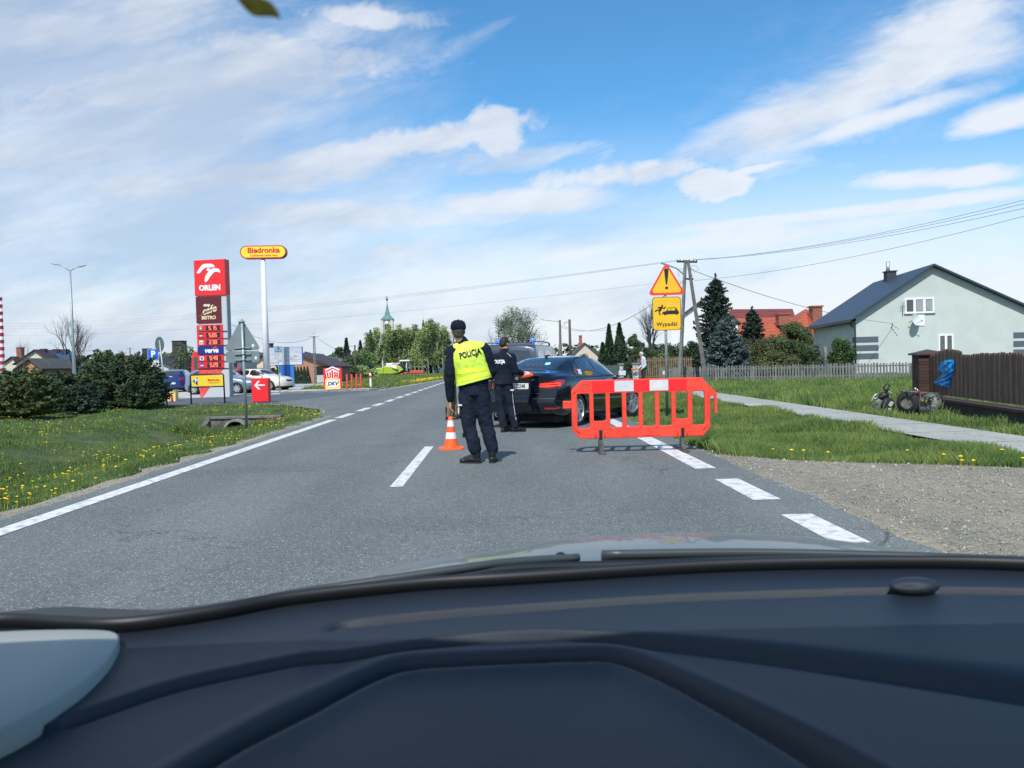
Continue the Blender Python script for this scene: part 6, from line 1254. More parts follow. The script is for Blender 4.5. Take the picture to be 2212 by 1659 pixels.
# ================================================================== HOUSES, FENCES, POLES
M_wf = mat('window_frame_white', (.78, .79, .80), .4); M_win = mat('window_dark', (.035, .045, .05), .06, coat=1.0, spec=.8); M_cur = mat('curtain', (.30, .32, .33), .8, var=.2, scale=12, stretch=(6, 1, 1))
def tile_mat(name, c1, c2, sx=4.5, sz=3.0, rough=.6):
    if name in MATS: return MATS[name]
    m = bpy.data.materials.new(name); m.use_nodes = True; t = m.node_tree; b = t.nodes['Principled BSDF']; b.inputs['Roughness'].default_value = rough; E.nt = t
    c = E(t.nodes.new('ShaderNodeTexCoord').outputs['Object']); x, y, z = e_sep(c); n = e_noise(c, 1.6, 5, .6)
    r = (E.m('SINE', (z + y * .0) * (2 * math.pi * sz)) * .5 + .5); col = e_mix((n * .75 + e_noise(c, 14, 2, .5) * .25).ss(.35, .65), c1, c2); col = e_mix(r.ss(.86, 1.0) * .5, col, tuple(v * .45 for v in c1))
    t.links.new(col.s, b.inputs['Base Color']); bp = t.nodes.new('ShaderNodeBump'); bp.inputs['Strength'].default_value = .5; bp.inputs['Distance'].default_value = .03
    rr = E.m('SINE', (x + y) * (2 * math.pi * sx)) * .5 + r; t.links.new(rr.s, bp.inputs['Height']); t.links.new(bp.outputs[0], b.inputs['Normal']); MATS[name] = m; return m
def brick_mat(name, c1, c2, mortar, s=1.0, bw=.25, bh=.075, ms=.012):
    if name in MATS: return MATS[name]
    m = bpy.data.materials.new(name); m.use_nodes = True; t = m.node_tree; b = t.nodes['Principled BSDF']; b.inputs['Roughness'].default_value = .85; E.nt = t
    c = E(t.nodes.new('ShaderNodeTexCoord').outputs['Object']); x, y, z = e_sep(c); k = t.nodes.new('ShaderNodeTexBrick'); v = e_comb(x + y, z, 0.0); t.links.new(v.s, k.inputs['Vector'])
    k.inputs['Color1'].default_value = (*c1, 1); k.inputs['Color2'].default_value = (*c2, 1); k.inputs['Mortar'].default_value = (*mortar, 1); k.inputs['Scale'].default_value = s
    k.inputs['Brick Width'].default_value = bw; k.inputs['Row Height'].default_value = bh; k.inputs['Mortar Size'].default_value = ms; t.links.new(k.outputs[0], b.inputs['Base Color'])
    bp = t.nodes.new('ShaderNodeBump'); bp.inputs['Strength'].default_value = .6; bp.inputs['Distance'].default_value = .01; bp.invert = True; t.links.new(k.outputs['Fac'], bp.inputs['Height']); t.links.new(bp.outputs[0], b.inputs['Normal']); MATS[name] = m; return m
def window(root, x0, x1, z0, z1, y, panes=2, name='window', frame=M_wf, glass=M_win, fr=.07):
    """window set against a wall whose face looks to -Y in root space"""
    mb = MB(); mb.bb(x0, x1, y - .03, y + .02, z1 - fr, z1); mb.bb(x0, x1, y - .03, y + .02, z0, z0 + fr); mb.bb(x0, x0 + fr, y - .03, y + .02, z0 + fr, z1 - fr); mb.bb(x1 - fr, x1, y - .03, y + .02, z0 + fr, z1 - fr)
    for i in range(1, panes): x = x0 + (x1 - x0) * i / panes; mb.bb(x - fr * .7, x + fr * .7, y - .03, y + .02, z0 + fr, z1 - fr)
    o = mb.build(name, frame, root); g = MB(); g.bb(x0 + fr * .8, x1 - fr * .8, y - .012, y + .01, z0 + fr * .8, z1 - fr * .8); g.build('pane', glass, o)
    s = MB(); s.bb(x0 - .05, x1 + .05, y - .09, y + .01, z0 - .05, z0); s.build('sill', mat('sill_grey', (.25, .26, .27), .5), o); return o
def gable_house(name, label, x, y, rz, w, dp, eave, ridge, wall, roof, apex=.5, over=.45, th=.14, z=-.1, group=None, chim=(), thick=None):
    """gable looks to -Y; ridge runs along +Y"""
    t = thing(name, label, 'house', (x, y, z), rz, group); a = w * apex
    mb = MB(); mb.prism([(0, -.5), (w, -.5), (w, eave), (a, ridge), (0, eave)], 0, dp); mb.build('wall', wall, t)
    sl, sr = (ridge - eave) / a, (ridge - eave) / (w - a); mb = MB(); o = over
    mb.prism([(a, ridge + .02), (a, ridge + .02 + th), (-o, eave - o * sl + .02 + th), (-o, eave - o * sl + .02)], -o, dp + o); mb.prism([(a, ridge + .021), (w + o, eave - o * sr + .02), (w + o, eave - o * sr + .02 + th), (a, ridge + .021 + th)], -o - .003, dp + o + .003)
    r = mb.build('roof', roof, t)
    for (cx, cy, cw, ch, cm) in chim: m = MB(); zt_ = eave + (ridge - eave) * min(cx / a, (w - cx) / (w - a)); m.bb(cx - cw / 2, cx + cw / 2, cy - cw / 2, cy + cw / 2, zt_ - .5, zt_ + ch); m.bb(cx - cw / 2 - .06, cx + cw / 2 + .06, cy - cw / 2 - .06, cy + cw / 2 + .06, zt_ + ch, zt_ + ch + .08); m.build('chimney', cm, r)
    return t, r
# --- the pale green house
GH = R(-8); P0 = at(1850, 780, 60); M_mint = mat('mint_render', (.475, .535, .51), .9, col2=(.52, .575, .55), scale=.7, bump=.15, bscale=60); M_sl = mat('slate_sheet', (.028, .042, .062), .45, col2=(.034, .050, .072), scale=.8); M_band = mat('band_grey', (.085, .105, .135), .8)
ZH = -.2; gh, rf = gable_house('pale_green_house', 'pale mint green rendered house with dark slate roof and grey corner stripes', P0.x, 60, GH, 12.3, 13.5, 4.3, 7.85, M_mint, M_sl, apex=.44, over=.5, z=ZH)
y_ = -.004
for z0, z1 in ((2.38, 2.80), (1.75, 2.17), (1.13, 1.55)):
    panel(gh, 'corner_stripe', -.025, 1.58, -.025, .9, z0, z1, M_band, 0); panel(gh, 'corner_stripe', 10.95, 12.325, -.025, .9, z0, z1, M_band, 0)
for z0, z1 in ((1.95, 2.35), (1.3, 1.7)): mb = MB(); mb.bb(-.03, .3, 11.6, 13.52, z0, z1); mb.build('corner_stripe', M_band, gh)
wn = window(gh, 3.47, 5.54, 4.43, 5.58, -.02, 3, glass=M_win, fr=.13); g = MB(); g.bb(4.30, 4.85, -.05, .0, 3.50, 4.43); g.build('balcony_door_panel', M_wf, wn)
for a in (4.28, 4.98): c = MB(); c.bb(a, a + .5, -.036, -.030, 4.6, 5.4); c.build('curtain', M_cur, wn)
wn = window(gh, 5.79, 6.84, .9, 2.82, -.02, 2, fr=.12)
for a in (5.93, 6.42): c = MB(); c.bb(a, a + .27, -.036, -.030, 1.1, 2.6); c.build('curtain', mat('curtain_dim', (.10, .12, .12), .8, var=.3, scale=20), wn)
mb = MB(); mb.bb(-.03, .0, 8.6, 9.5, .9, 2.3); o = mb.build('window', M_wf, gh); mb = MB(); mb.bb(-.04, -.02, 8.7, 9.4, 1.0, 2.2); mb.build('pane', M_win, o)
mb = MB(); mb.bb(1.9, 2.65, 8.0, 8.9, 5.4, 7.75); mb.bb(1.82, 2.73, 7.92, 8.98, 7.75, 7.83); ch = mb.build('chimney', mat('dark_clinker', (.035, .04, .05), .7), rf); 
for v in ch.data.vertices: v.co.x += 2.85; v.co.z += .62
mb = MB(); mb.cyl((4.95, 8.4, 8.3), (4.95, 8.4, 9.25), .15, n=14); mb.build('flue', mat('flue_steel', (.55, .56, .58), .35, .6), ch, smooth=True)
mb = MB(); mb.tube([(-.55, -.4, 3.92), (-.55, 13.9, 3.92)], .08, 8); mb.tube([(-.5, -.1, 3.9), (-.3, -.05, 3.65), (-.07, -.07, 3.4), (-.07, -.07, 0)], .055, 8); mb.build('gutter', mat('gutter_dark', (.03, .035, .045), .5), gh, smooth=True)
mb = MB(); mb.bb(-.48, 0, -.3, 13.7, 3.90, 3.94); mb.build('soffit', mat('soffit', (.12, .14, .16), .7), gh)
# satellite dish
ds = thing('satellite_dish', 'white satellite dish on the gable wall under the attic window', 'dish', (0, 0, 0)); Mw = gh.matrix_basis
dl = Vector((4.05, -.55, 3.95)); wm = Matrix.Translation((P0.x, 60, ZH)) @ Matrix.Rotation(GH, 4, 'Z'); ds.location = wm @ dl; ds.rotation_euler = (R(-12), 0, GH + R(38))
mb = MB(); mb.lathe([(r * .46, -.10 + .12 * r * r) for r in (0, .2, .4, .6, .8, 1.0)], 28, axis='y'); 
mb.v = [(x, -y, z) for x, y, z in mb.v]; mb.build('reflector', mat('dish_white', (.62, .66, .66), .5), ds, smooth=True)
mb = MB(); mb.tube([(0, -.02, -.30), (.0, -.45, -.22)], .02, 6); mb.ball((0, -.45, -.2), (.045, .06, .045)); mb.build('feed_arm', M_zincd, ds, smooth=True)
mb = MB(); mb.tube([(0, .1, 0), (0, .18, 0), (-.15, .50, -.1)], .025, 6); mb.build('wall_mount', M_zincd, ds, smooth=True)
mb = MB(); mb.tube([(2.55, -.06, 3.5), (2.5, -.35, 3.72)], .03, 6); [mb.ball((2.5 + .12 * i, -.2 - .06 * i, 3.66 - .12 * i), .05, 8, 6) for i in range(4)]; mb.build('service_bracket', M_zincd, gh, smooth=True)
mb = MB(); mb.tube([(3.3, -.1, 4.3), (3.3, -.1, 5.0), (3.36, -.3, 5.3)], .02, 6); [mb.tube([(3.1, -.25, 4.9 + .12 * i), (3.5, -.25, 4.96 + .12 * i)], .012, 4) for i in range(4)]; mb.build('aerial', M_zincd, gh, smooth=True)

# --- orange tiled house
M_or = tile_mat('orange_tiles', (.34, .072, .030), (.46, .11, .048), 4, 3.2); M_rb = tile_mat('red_brown_tiles', (.16, .035, .03), (.22, .05, .04), 4, 3); M_dkb = brick_mat('red_brick', (.32, .07, .04), (.42, .11, .06), (.2, .15, .12))
OYY = 82; A = lambda a, b, Y=OYY: at(a, b, Y)
oh = thing('orange_roof_house', 'house with large orange tiled roof and tall brick chimneys behind the garden trees', 'house', (0, 0, 0), 0)
def roofpoly(root, name, pts, m, th=.12): mb = MB(); n = len(pts); P_ = [Vector(p) for p in pts]; mb.add(P_ + [p - Vector((0, 0, th)) for p in P_], [tuple(range(n)), tuple(range(2 * n - 1, n - 1, -1))] + [(i, (i + 1) % n, n + (i + 1) % n, n + i) for i in range(n)]); return mb.build(name, m, root)
e1, e2 = A(1560, 728, 79), A(1800, 728, 79); r1, r2 = A(1586, 687.5, 84), A(1712, 684.3, 84)
roofpoly(oh, 'roof', [e1, A(1722, 728, 79), r2, r1], M_or); g1, g2, ap = A(1690, 726, 78), A(1800, 712, 80), A(1740, 667, 83)
mr = roofpoly(oh, 'roof', [A(1700, 735, 76.5), A(1752, 730, 76.5), ap], M_or); roofpoly(oh, 'roof', [A(1752, 730, 76.5), A(1815, 705, 86), ap], M_or); roofpoly(oh, 'roof', [A(1700, 735, 76.5), ap, r2, A(1690, 728, 79)], M_or)
mb = MB(); mb.bb(e1.x + .5, e2.x + .3, 79.7, 90, 0, 3.0); mb.build('wall', mat('cream_wall', (.62, .57, .42), .85), oh)
for cx, y0, y1, wd in ((1762, 716, 664, .95), (1692, 690, 680, 1.2)): c0, c1 = A(cx, y0, 81), A(cx, y1, 81); m = MB(); m.bb(c1.x - wd / 2, c1.x + wd / 2, 80.5, 81.6, c0.z - .6, c1.z); m.bb(c1.x - wd / 2 - .1, c1.x + wd / 2 + .1, 80.4, 81.7, c1.z, c1.z + .16); m.build('chimney', M_dkb, mr)
rh = thing('red_roof_house', 'dark red ribbed roof rising behind the orange tiled roof', 'house', (0, 0, 0)); roofpoly(rh, 'roof', [A(1560, 692, 88), A(1720, 690, 88), A(1712, 667, 92), A(1580, 668, 92)], M_rb); c0, c1 = A(1575, 700, 90), A(1722, 690, 90); mb = MB(); mb.bb(c0.x, c1.x - .6, 91, 97, 0, c1.z - 1.6); mb.build('wall', mat('cream_wall', (.62, .57, .42), .85), rh)
# --- white house behind the A shaped pole
c = at(1452, 780, 72); w_ = at(1590, 780, 72).x - c.x; z_e, z_r = at(1452, 700, 72).z, at(1538, 645, 72).z
wh, r = gable_house('white_house', 'white gable house with orange chimneys behind the tall spruce', c.x, 72, R(-12), w_, 9, z_e, z_r, mat('white_render', (.74, .75, .77), .85), mat('brown_roof', (.09, .065, .06), .7), apex=.53, over=.3, z=0)
for px, yt in ((1500, 662), (1511, 655)): c1 = at(px, yt, 75); m = MB(); m.bb(c1.x - wh.location.x - .28, c1.x - wh.location.x + .28, 2.6, 3.2, c1.z - 1.6, c1.z); m.bb(c1.x - wh.location.x - .33, c1.x - wh.location.x + .33, 2.55, 3.25, c1.z, c1.z + .08); m.build('chimney', mat('orange_brick', (.48, .17, .07), .8, var=.2, scale=6), r)
window(wh, 4.2, 5.2, 2.9, 4.1, -.02, 2); 
# --- small far house beyond the saloon
c = at(1236, 790, 110); gable_house('cottage', 'small cream gable cottage far behind the police cars', c.x, 110, 0, 3.6, 7, 2.1, 3.75, mat('cream_render', (.60, .52, .44), .85), mat('brown_roof', (.09, .065, .06), .7), over=.25, z=0, chim=[(1.4, 2, .4, 1.5, M_dkb)])
# --- left houses
M_br = mat('dark_brown_roof', (.050, .038, .042), .65, var=.15, scale=.6); M_grf = mat('grey_roof', (.085, .088, .085), .8, var=.12, scale=.5); M_crm = mat('cream_gable', (.62, .56, .45), .85); M_dkc = mat('dark_chimney', (.05, .04, .042), .8); M_brick = brick_mat('orange_brickwork', (.42, .15, .07), (.54, .22, .11), (.36, .24, .18), ms=.016)
def lh(name, label, Y, x0, x1, xa, ye, ya, depth_px, wall, roof, zoff=0, chim=(), rz=0, over=.4, dp=12):
    c = at(x0, 800, Y); w = at(x1, 800, Y).x - c.x; e, r = at((x0 + x1) / 2, ye, Y).z, at(xa, ya, Y).z; a = (at(xa, 800, Y).x - c.x) / w
    return gable_house(name, label, c.x, Y, rz, w, dp, e, r, wall, roof, apex=a, over=over, z=0, chim=chim)
t, r = lh('village_house', 'brown roofed house with cream gable and solar panels at far left', 120, 36, 112, 78, 784, 757, 0, M_crm, M_br, chim=[], rz=0, dp=9)
m = MB(); 
for cx, cy, cw in ((3.0, 2.0, .8), (3.2, 5.0, .8), (3.2, 7.2, 1.2)): m.bb(cx - cw / 2, cx + cw / 2, cy - cw / 2, cy + cw / 2, 3.0, 5.4)
m.build('chimney', M_dkc, r)
m = MB(); m.bb(3.3, 4.2, -.05, .02, 1.8, 2.6); m.build('window', M_win, t)
w_ = at(112, 800, 120).x - at(36, 800, 120).x; zr = at(78, 757, 120).z; ze = at(74, 784, 120).z; sl_ = (zr - ze) / (w_ * .45)
m = MB(); a = w_ * .553
for i in range(4):
    y0 = 3.2 + i * 1.45; m.add([(a + .5, y0, zr - .5 * sl_ + .24), (a + .5, y0 + 1.35, zr - .5 * sl_ + .24), (a + 2.4, y0 + 1.35, zr - 2.4 * sl_ + .24), (a + 2.4, y0, zr - 2.4 * sl_ + .24)], [(0, 1, 2, 3)])
m.build('solar_panel', mat('solar_blue', (.03, .08, .20), .15, coat=1), r)
lh('village_barn', 'orange brick gable barn with grey roof in front of the solar panel house', 95, 40, 88, 66, 794, 776.5, 0, M_brick, M_grf, rz=0, dp=8)
lh('village_house', 'low dark roofed house with a satellite dish beside the striped pole', 125, 8, 40, 28, 786, 772, 0, M_crm, M_br, rz=0, dp=8, chim=[(1.5, 2, .8, 1.6, M_dkb)])
t, r = lh('village_house', 'house with yellow gable and dark brown roof left of the parking sign', 105, 254, 290, 272, 785, 770, 0, mat('yellow_gable', (.62, .48, .14), .85), M_br, rz=0, dp=7, chim=[(1.9, 4.5, .9, 1.7, M_dkc)])
t, r = lh('village_house', 'long white gable house with brown roof right of the parking sign', 85, 296, 384, 320, 797, 770, 0, mat('white_wall', (.60, .59, .60), .85), M_br, rz=0, dp=10, chim=[(2.6, 5, .9, 1.9, M_dkc), (1.7, 7, 1.2, 2.0, M_dkc)])
window(t, .5, 1.1, 1.0, 2.1, -.02, 1); window(t, 2.6, 3.3, -.2, .9, -.02, 2, frame=mat('brown_frame', (.05, .02, .02), .5))
lh('village_house', 'pale grey gable house directly right of the price totem', 100, 500, 548, 520, 782, 762, 0, mat('pale_grey_wall', (.45, .47, .48), .85), M_grf, rz=0, dp=9)
lh('village_house', 'small house with blue grey pointed roof beside the white pole', 118, 530, 566, 548, 780, 763, 0, mat('pale_grey_wall', (.45, .47, .48), .85), mat('blue_roof', (.05, .08, .12), .6), dp=8)
t, r = lh('village_house', 'cream gable house with dark window left of the billboard', 88, 535, 598, 580, 790, 763, 0, M_crm, M_br, rz=0, dp=9, chim=[(1.9, 1.5, .9, 1.3, M_dkc)])
window(t, 1.8, 2.5, 1.8, 2.9, -.02, 1, frame=M_dkc)
m = MB(); m.prism([(-.3, .9), (3.0, .9), (3.0, 1.5), (-.1, 1.55)], -1.2, 0); m.build('porch_roof', mat('porch_red', (.22, .07, .06), .7, var=.2, scale=1), t)
t, r = lh('brick_house', 'orange brick house with dark brown roof right of the billboard', 72, 628, 714, 640, 793, 765, 0, M_brick, mat('maroon_roof', (.055, .035, .045), .6, var=.1, scale=.8), rz=0, dp=9, over=.3)
m = MB(); m.bb(2.2, 3.6, -.04, .3, -.1, 1.5); m.build('porch_shade', M_blk, t); m = MB(); m.bb(2.3, 3.2, -.1, -.05, -.1, .7); m.build('porch_wall', mat('porch_white', (.45, .45, .45), .8), t); window(t, .9, 1.5, .45, .85, -.02, 1)  # black block on the wall stands in for shade inside the open porch
lh('barn', 'long low grey roofed barn behind the brick house', 105, 640, 745, 662, 783, 766.5, 0, mat('barn_wall', (.4, .4, .38), .8), M_grf, dp=7, over=.3)
# little cypress row by the brick house
for i in range(5):
    c = at(637 + i * 7, 817, 69); mb = MB(); r_ = random.Random(i)
    for _ in range(500):
        h = r_.random() ** 1.3; rr = .26 * (1 - h) + .03; a = r_.random() * 6.28; p = Vector((rr * math.cos(a), rr * math.sin(a), h * 1.35)); s = .05; q = Vector((math.cos(a + 1.57), math.sin(a + 1.57), 0)) * s; mb.add([p - q, p + q, p + Vector((0, 0, .14)) + Vector((math.cos(a), math.sin(a), 0)) * .03], [(0, 1, 2)])
    o = mb.build('dwarf_thuja', mat('thuja_green', (.018, .040, .016), .85, var=.3, scale=3), raw=True); o.location = (c.x, 69, .05)
    tag(o, ['dwarf thuja nearest the billboard', 'second dwarf thuja from the billboard', 'middle one of five dwarf thujas', 'fourth dwarf thuja from the billboard', 'dwarf thuja farthest from the billboard'][i] + ', before the brick wall', 'shrub', 'row of dwarf thujas by the brick house')
# --- church
CY_ = 350; c = at(838.5, 790, CY_); k = CY_ / FPX; ch = thing('church', 'church with pale tower, green copper spire and dark ridge turret beyond the birches', 'church', (c.x, CY_, 0)); z = lambda y: at(838, y, CY_).z
M_st = mat('church_stone', (.40, .38, .33), .9); M_cop = mat('copper_green', (.07, .17, .155), .6, col2=(.10, .23, .21), scale=.6); mb = MB(); mb.bb(-11 * k, 11 * k, 0, 22 * k, 0, z(691)); mb.build('tower', M_st, ch)
mb = MB()
for s in (-1, 1): mb.bb(s * 10.5 * k - .5, s * 10.5 * k + .5, -.4, .3, 0, z(692))
mb.bb(-11.3 * k, 11.3 * k, -.3, .0, z(701), z(700)); mb.build('tower_trim', mat('church_trim', (.6, .58, .5), .85), ch)
mb = MB(); mb.prism(smooth_poly([(-.9, z(712)), (.9, z(712)), (.9, z(702)), (0, z(699)), (-.9, z(702))], 1, .2), -.45, -.1); mb.build('belfry_window', M_blk, ch); mb = MB(); mb.lathe([(0, -.5), (.7, -.5), (.7, -.35)], 20, (0, 0, z(696.5)), axis='y'); mb.build('clock', M_white, ch)
def sqcone(prof, cx, cy): 
    m = MB(); vs = [(cx + sx * r, cy + sy * r, zz) for r, zz in prof for sx, sy in ((-1, -1), (1, -1), (1, 1), (-1, 1))]; fs = [(i * 4 + j, i * 4 + (j + 1) % 4, i * 4 + 4 + (j + 1) % 4, i * 4 + 4 + j) for i in range(len(prof) - 1) for j in range(4)]; m.add(vs, fs); return m
sqcone([(12.8 * k, z(692)), (12.6 * k, z(689)), (9.2 * k, z(685)), (5.4 * k, z(680)), (3.4 * k, z(672)), (1.6 * k, z(662)), (.3 * k, z(653))], 0, 11 * k).build('spire', M_cop, ch)
mb = MB(); mb.cyl((0, 11 * k, z(654)), (0, 11 * k, z(639)), .12, n=6); mb.ball((0, 11 * k, z(646)), .5); mb.bb(-.6, .6, 11 * k - .1, 11 * k + .1, z(641.5), z(641)); mb.build('cross', M_blk, ch)
x2 = (911.5 - 838.5) * k; mb = MB(); mb.prism([(14 * k, 0), (x2 + 26 * k, 0), (x2 + 26 * k, z(722)), (x2 + 18 * k, z(713)), (6 * k, z(712)), (6 * k, 0)], 4, 16); mb.build('nave', mat('nave_roof', (.06, .055, .06), .8), ch)
mb = MB(); mb.lathe([(3.0 * k, z(714)), (3.0 * k, z(700)), (3.4 * k, z(699.5)), (2.0 * k, z(697)), (1.2 * k, z(694)), (1.6 * k, z(692)), (.3 * k, z(689)), (.1 * k, z(676))], 10, (x2, 10, 0)); mb.build('turret', mat('turret_dark', (.05, .035, .05), .7), ch)

# ------------------------------------------------------------------ fences
M_pk = mat('weathered_picket', (.115, .12, .115), .9, col2=(.21, .215, .205), scale=3.5, stretch=(1, 1, .3), lo=.3, hi=.7); M_pk2 = mat('tan_picket', (.13, .095, .062), .9, col2=(.21, .155, .10), scale=4)
def picket_fence(name, label, A_, B_, h, pitch, wd, m, zb_=-.1, seed=1, tip=True, parts=96):
    a, b = Vector(A_), Vector(B_); d = b - a; L_ = d.length; ang_ = math.atan2(d.y, d.x); t = thing(name, label, 'fence', (a.x, a.y, 0), ang_); r = random.Random(seed); n = int(L_ / pitch); rest = MB()
    for i in range(n):
        x = i * pitch; hh = h + r.uniform(-.035, .035); w2 = wd * r.uniform(.85, 1.1) / 2; le = r.uniform(-.012, .012); k = 1 if tip else 0
        def pk(mb): mb.prism([(x - w2, zb_), (x + w2, zb_), (x + w2 + le, hh - .05), (x + w2 * .4 + le, hh), (x - w2 * .4 + le, hh), (x - w2 + le, hh - .05)], -.012, .012)
        near = (i >= n - parts)
        if near: mb = MB(); pk(mb); mb.build('picket', m, t)
        else: pk(rest)
    if rest.v: q = rest.build('pickets', m, t); q['kind'] = 'stuff'
    for z in (zb_ + .32, h - .2): mb = MB(); mb.bb(0, L_, .014, .055, z, z + .07); mb.build('rail', m, t)
    x = 0
    while x < L_: mb = MB(); mb.bb(x + .03, x + .12, .057, .14, zb_, h - .05); mb.build('fence_post', m, t); x += 2.6
    return t
fa, fb = at(1425, 800, 46.5), at(1987, 800, 40.2); picket_fence('picket_fence', 'weathered grey wooden picket fence across the tall grass', (fa.x, 46.5), (fb.x, 40.2), .84, .148, .095, M_pk, -.15, 3)
fa, fb = at(1378, 800, 50), at(1500, 800, 49); picket_fence('tan_picket_fence', 'tan brown picket fence behind the old man and the A shaped pole', (fa.x, 50), (fb.x, 49), 1.42, .13, .085, M_pk2, -.1, 4, parts=40)
fa, fb = at(1612, 800, 52), at(1775, 800, 50); picket_fence('tan_picket_fence', 'tan brown picket fence among the bushes left of the pale green house', (fa.x, 52), (fb.x, 50), 1.30, .14, .09, M_pk2, -.1, 5, parts=40)
# gate with stone posts
M_stone = mat('stone_post', (.22, .23, .23), .9, col2=(.50, .51, .50), scale=7, lo=.4, hi=.6)
def stone_post(px0, px1, yt, Y, label):
    a, b = at(px0, yt, Y), at(px1, yt, Y); w2 = (b.x - a.x) / 2; t = thing('gate_post', label, 'gate post', ((a.x + b.x) / 2, Y, -.1), 0, 'stone gate posts'); mb = MB(); mb.bb(-w2, w2, -w2, w2, -.1, a.z); mb.build('shaft', M_stone, t, bevel=.02); mb = MB(); mb.bb(-w2 - .05, w2 + .05, -w2 - .05, w2 + .05, a.z, a.z + .10); mb.build('cap', mat('cap_grey', (.16, .18, .2), .8), t, bevel=.02)
stone_post(1337.5, 1346, 785, 47, 'stone gate post beside the green slatted gate'); stone_post(1366, 1378, 784, 46, 'broad stone gate post right behind the old man')
a, b = at(1304, 800, 47.5), at(1336.5, 800, 47.2); t = thing('slatted_gate', 'green horizontal slatted gate at the foot of the thujas', 'gate', (a.x, 47.5, -.1)); W_ = b.x - a.x
for i in range(5): z = at(1320, 788.5 + i * 4.2, 47.5).z; mb = MB(); mb.bb(0, W_, -.02, .02, z - .03, z + .07); mb.build('slat', mat('gate_green', (.06, .10, .09), .6), t)
for x in (0, W_): mb = MB(); mb.bb(x - .04, x + .04, .022, .08, 0, 1.25); mb.build('gate_upright', mat('gate_green', (.06, .10, .09), .6), t)
# brown board fence with brick pillar
p0 = Vector((10.25, 19.7)); p1 = Vector((8.55, 10.8)); dvec = (p1 - p0).normalized(); fang = math.atan2(dvec.y, dvec.x)
M_bb = brick_mat('brown_clinker', (.045, .020, .018), (.075, .035, .028), (.016, .014, .014), bw=.52, bh=.077, ms=.008); M_bd = mat('brown_boards', (.075, .047, .036), .7, col2=(.14, .095, .072), scale=5, stretch=(3, 3, .35), bump=.3, bscale=30, lo=.3, hi=.7); M_cap = mat('brown_cap', (.075, .04, .04), .5)
bp_ = thing('brick_pillar', 'dark brown brick fence pillar with a pyramid cap', 'pillar', (p0.x, p0.y, 0), fang + R(90)); mb = MB(); mb.bb(-.27, .27, -.27, .27, -.2, 1.24); mb.build('shaft', M_bb, bp_); mb = MB(); mb.add([(-.34, -.34, 1.24), (.34, -.34, 1.24), (.34, .34, 1.24), (-.34, .34, 1.24), (-.34, -.34, 1.285), (.34, -.34, 1.285), (.34, .34, 1.285), (-.34, .34, 1.285), (0, 0, 1.38)], [(0, 1, 5, 4), (1, 2, 6, 5), (2, 3, 7, 6), (3, 0, 4, 7), (4, 5, 8), (5, 6, 8), (6, 7, 8), (7, 4, 8), (3, 2, 1, 0)]); mb.build('cap', M_cap, bp_)
bf = thing('board_fence', 'dark brown round topped board fence on a low brick wall', 'fence', (p0.x + dvec.x * .28, p0.y + dvec.y * .28, 0), fang); LF = 9.2
mb = MB(); mb.bb(0, LF, -.12, .12, -.25, .18); mb.build('foundation', mat('dark_plinth', (.022, .022, .024), .8, var=.3, scale=3), bf); mb = MB(); mb.bb(0, LF, -.17, .17, .18, .235); mb.build('coping', brick_mat('coping_brick', (.065, .028, .026), (.09, .045, .04), (.02, .018, .018), bw=.12, bh=.3, ms=.008), bf)
r_ = random.Random(2); i = 0; x = .07
while x < LF - .1:
    wv = math.sin(min(x, 2.6) / 2.6 * math.pi) * .17 if x < 2.15 else .045 + .02 * math.sin((x - 2.6) * 1.3); hh = 1.20 + wv + r_.uniform(-.012, .012); w2 = .051
    mb = MB(); arc = [(x + w2 * math.cos(t), hh - .05 + w2 * math.sin(t)) for t in [k_ * math.pi / 6 for k_ in range(7)]]; yo = -.02 if i % 2 else -.024; mb.prism([(x - w2, .30), (x + w2, .30)] + arc, yo - .012, yo + .012); mb.build('board', M_bd, bf); x += .126; i += 1
for z in (.42, 1.02): mb = MB(); mb.bb(0, LF, .0, .045, z, z + .07); mb.build('rail', M_bd, bf)
# --- blue bag on the fence
def bagpt(zx, zy, off): # enlarged view: 2.304 px per source px
    px, py = (2700 + zx / 2.304) * .6064, (880 + zy / 2.304) * .6064; d = at(px, py, 1.0) - Vector((0, 0, CAMH)); n_ = Vector((-dvec.y, dvec.x, 0)); 
    if n_.x > 0: n_ = -n_
    q = Vector((p0.x, p0.y, 0)) + n_ * off; t_ = (q - Vector((0, 0, CAMH))).dot(n_) / d.dot(n_); return Vector((0, 0, CAMH)) + d * t_
rowsb = [((1500, 945), (1560, 925)), ((1485, 985), (1608, 925)), ((1478, 1015), (1612, 960)), ((1520, 1030), (1608, 1000)), ((1500, 1055), (1600, 1030)), ((1475, 1085), (1590, 1060)), ((1452, 1105), (1578, 1095)), ((1440, 1118), (1572, 1130)), ((1490, 1140), (1568, 1150))]
NB = 22; bg_v = []; rb_ = random.Random(3); N2 = (len(rowsb) - 1) * 5
for sgn in (1, 0):
    for j in range(N2 + 1):
        u = j / 5; a = min(int(u), len(rowsb) - 2); f = u - a; l_ = [rowsb[a][0][q] * (1 - f) + rowsb[a + 1][0][q] * f for q in (0, 1)]; r2_ = [rowsb[a][1][q] * (1 - f) + rowsb[a + 1][1][q] * f for q in (0, 1)]
        for i in range(NB + 1):
            s = i / NB; fold = .5 + .5 * math.sin(s * 17 + j * .25 + 1.2 * math.sin(j * .3)); off = .045 + (.045 * math.sin(math.pi * s) + .022 * fold * math.sin(math.pi * s) + .012 * math.sin(j * .8 + s * 7)) * (1 if sgn else .15)
            bg_v.append(bagpt(l_[0] * (1 - s) + r2_[0] * s, l_[1] * (1 - s) + r2_[1] * s, off))
kk = (NB + 1) * (N2 + 1); bf_ = []
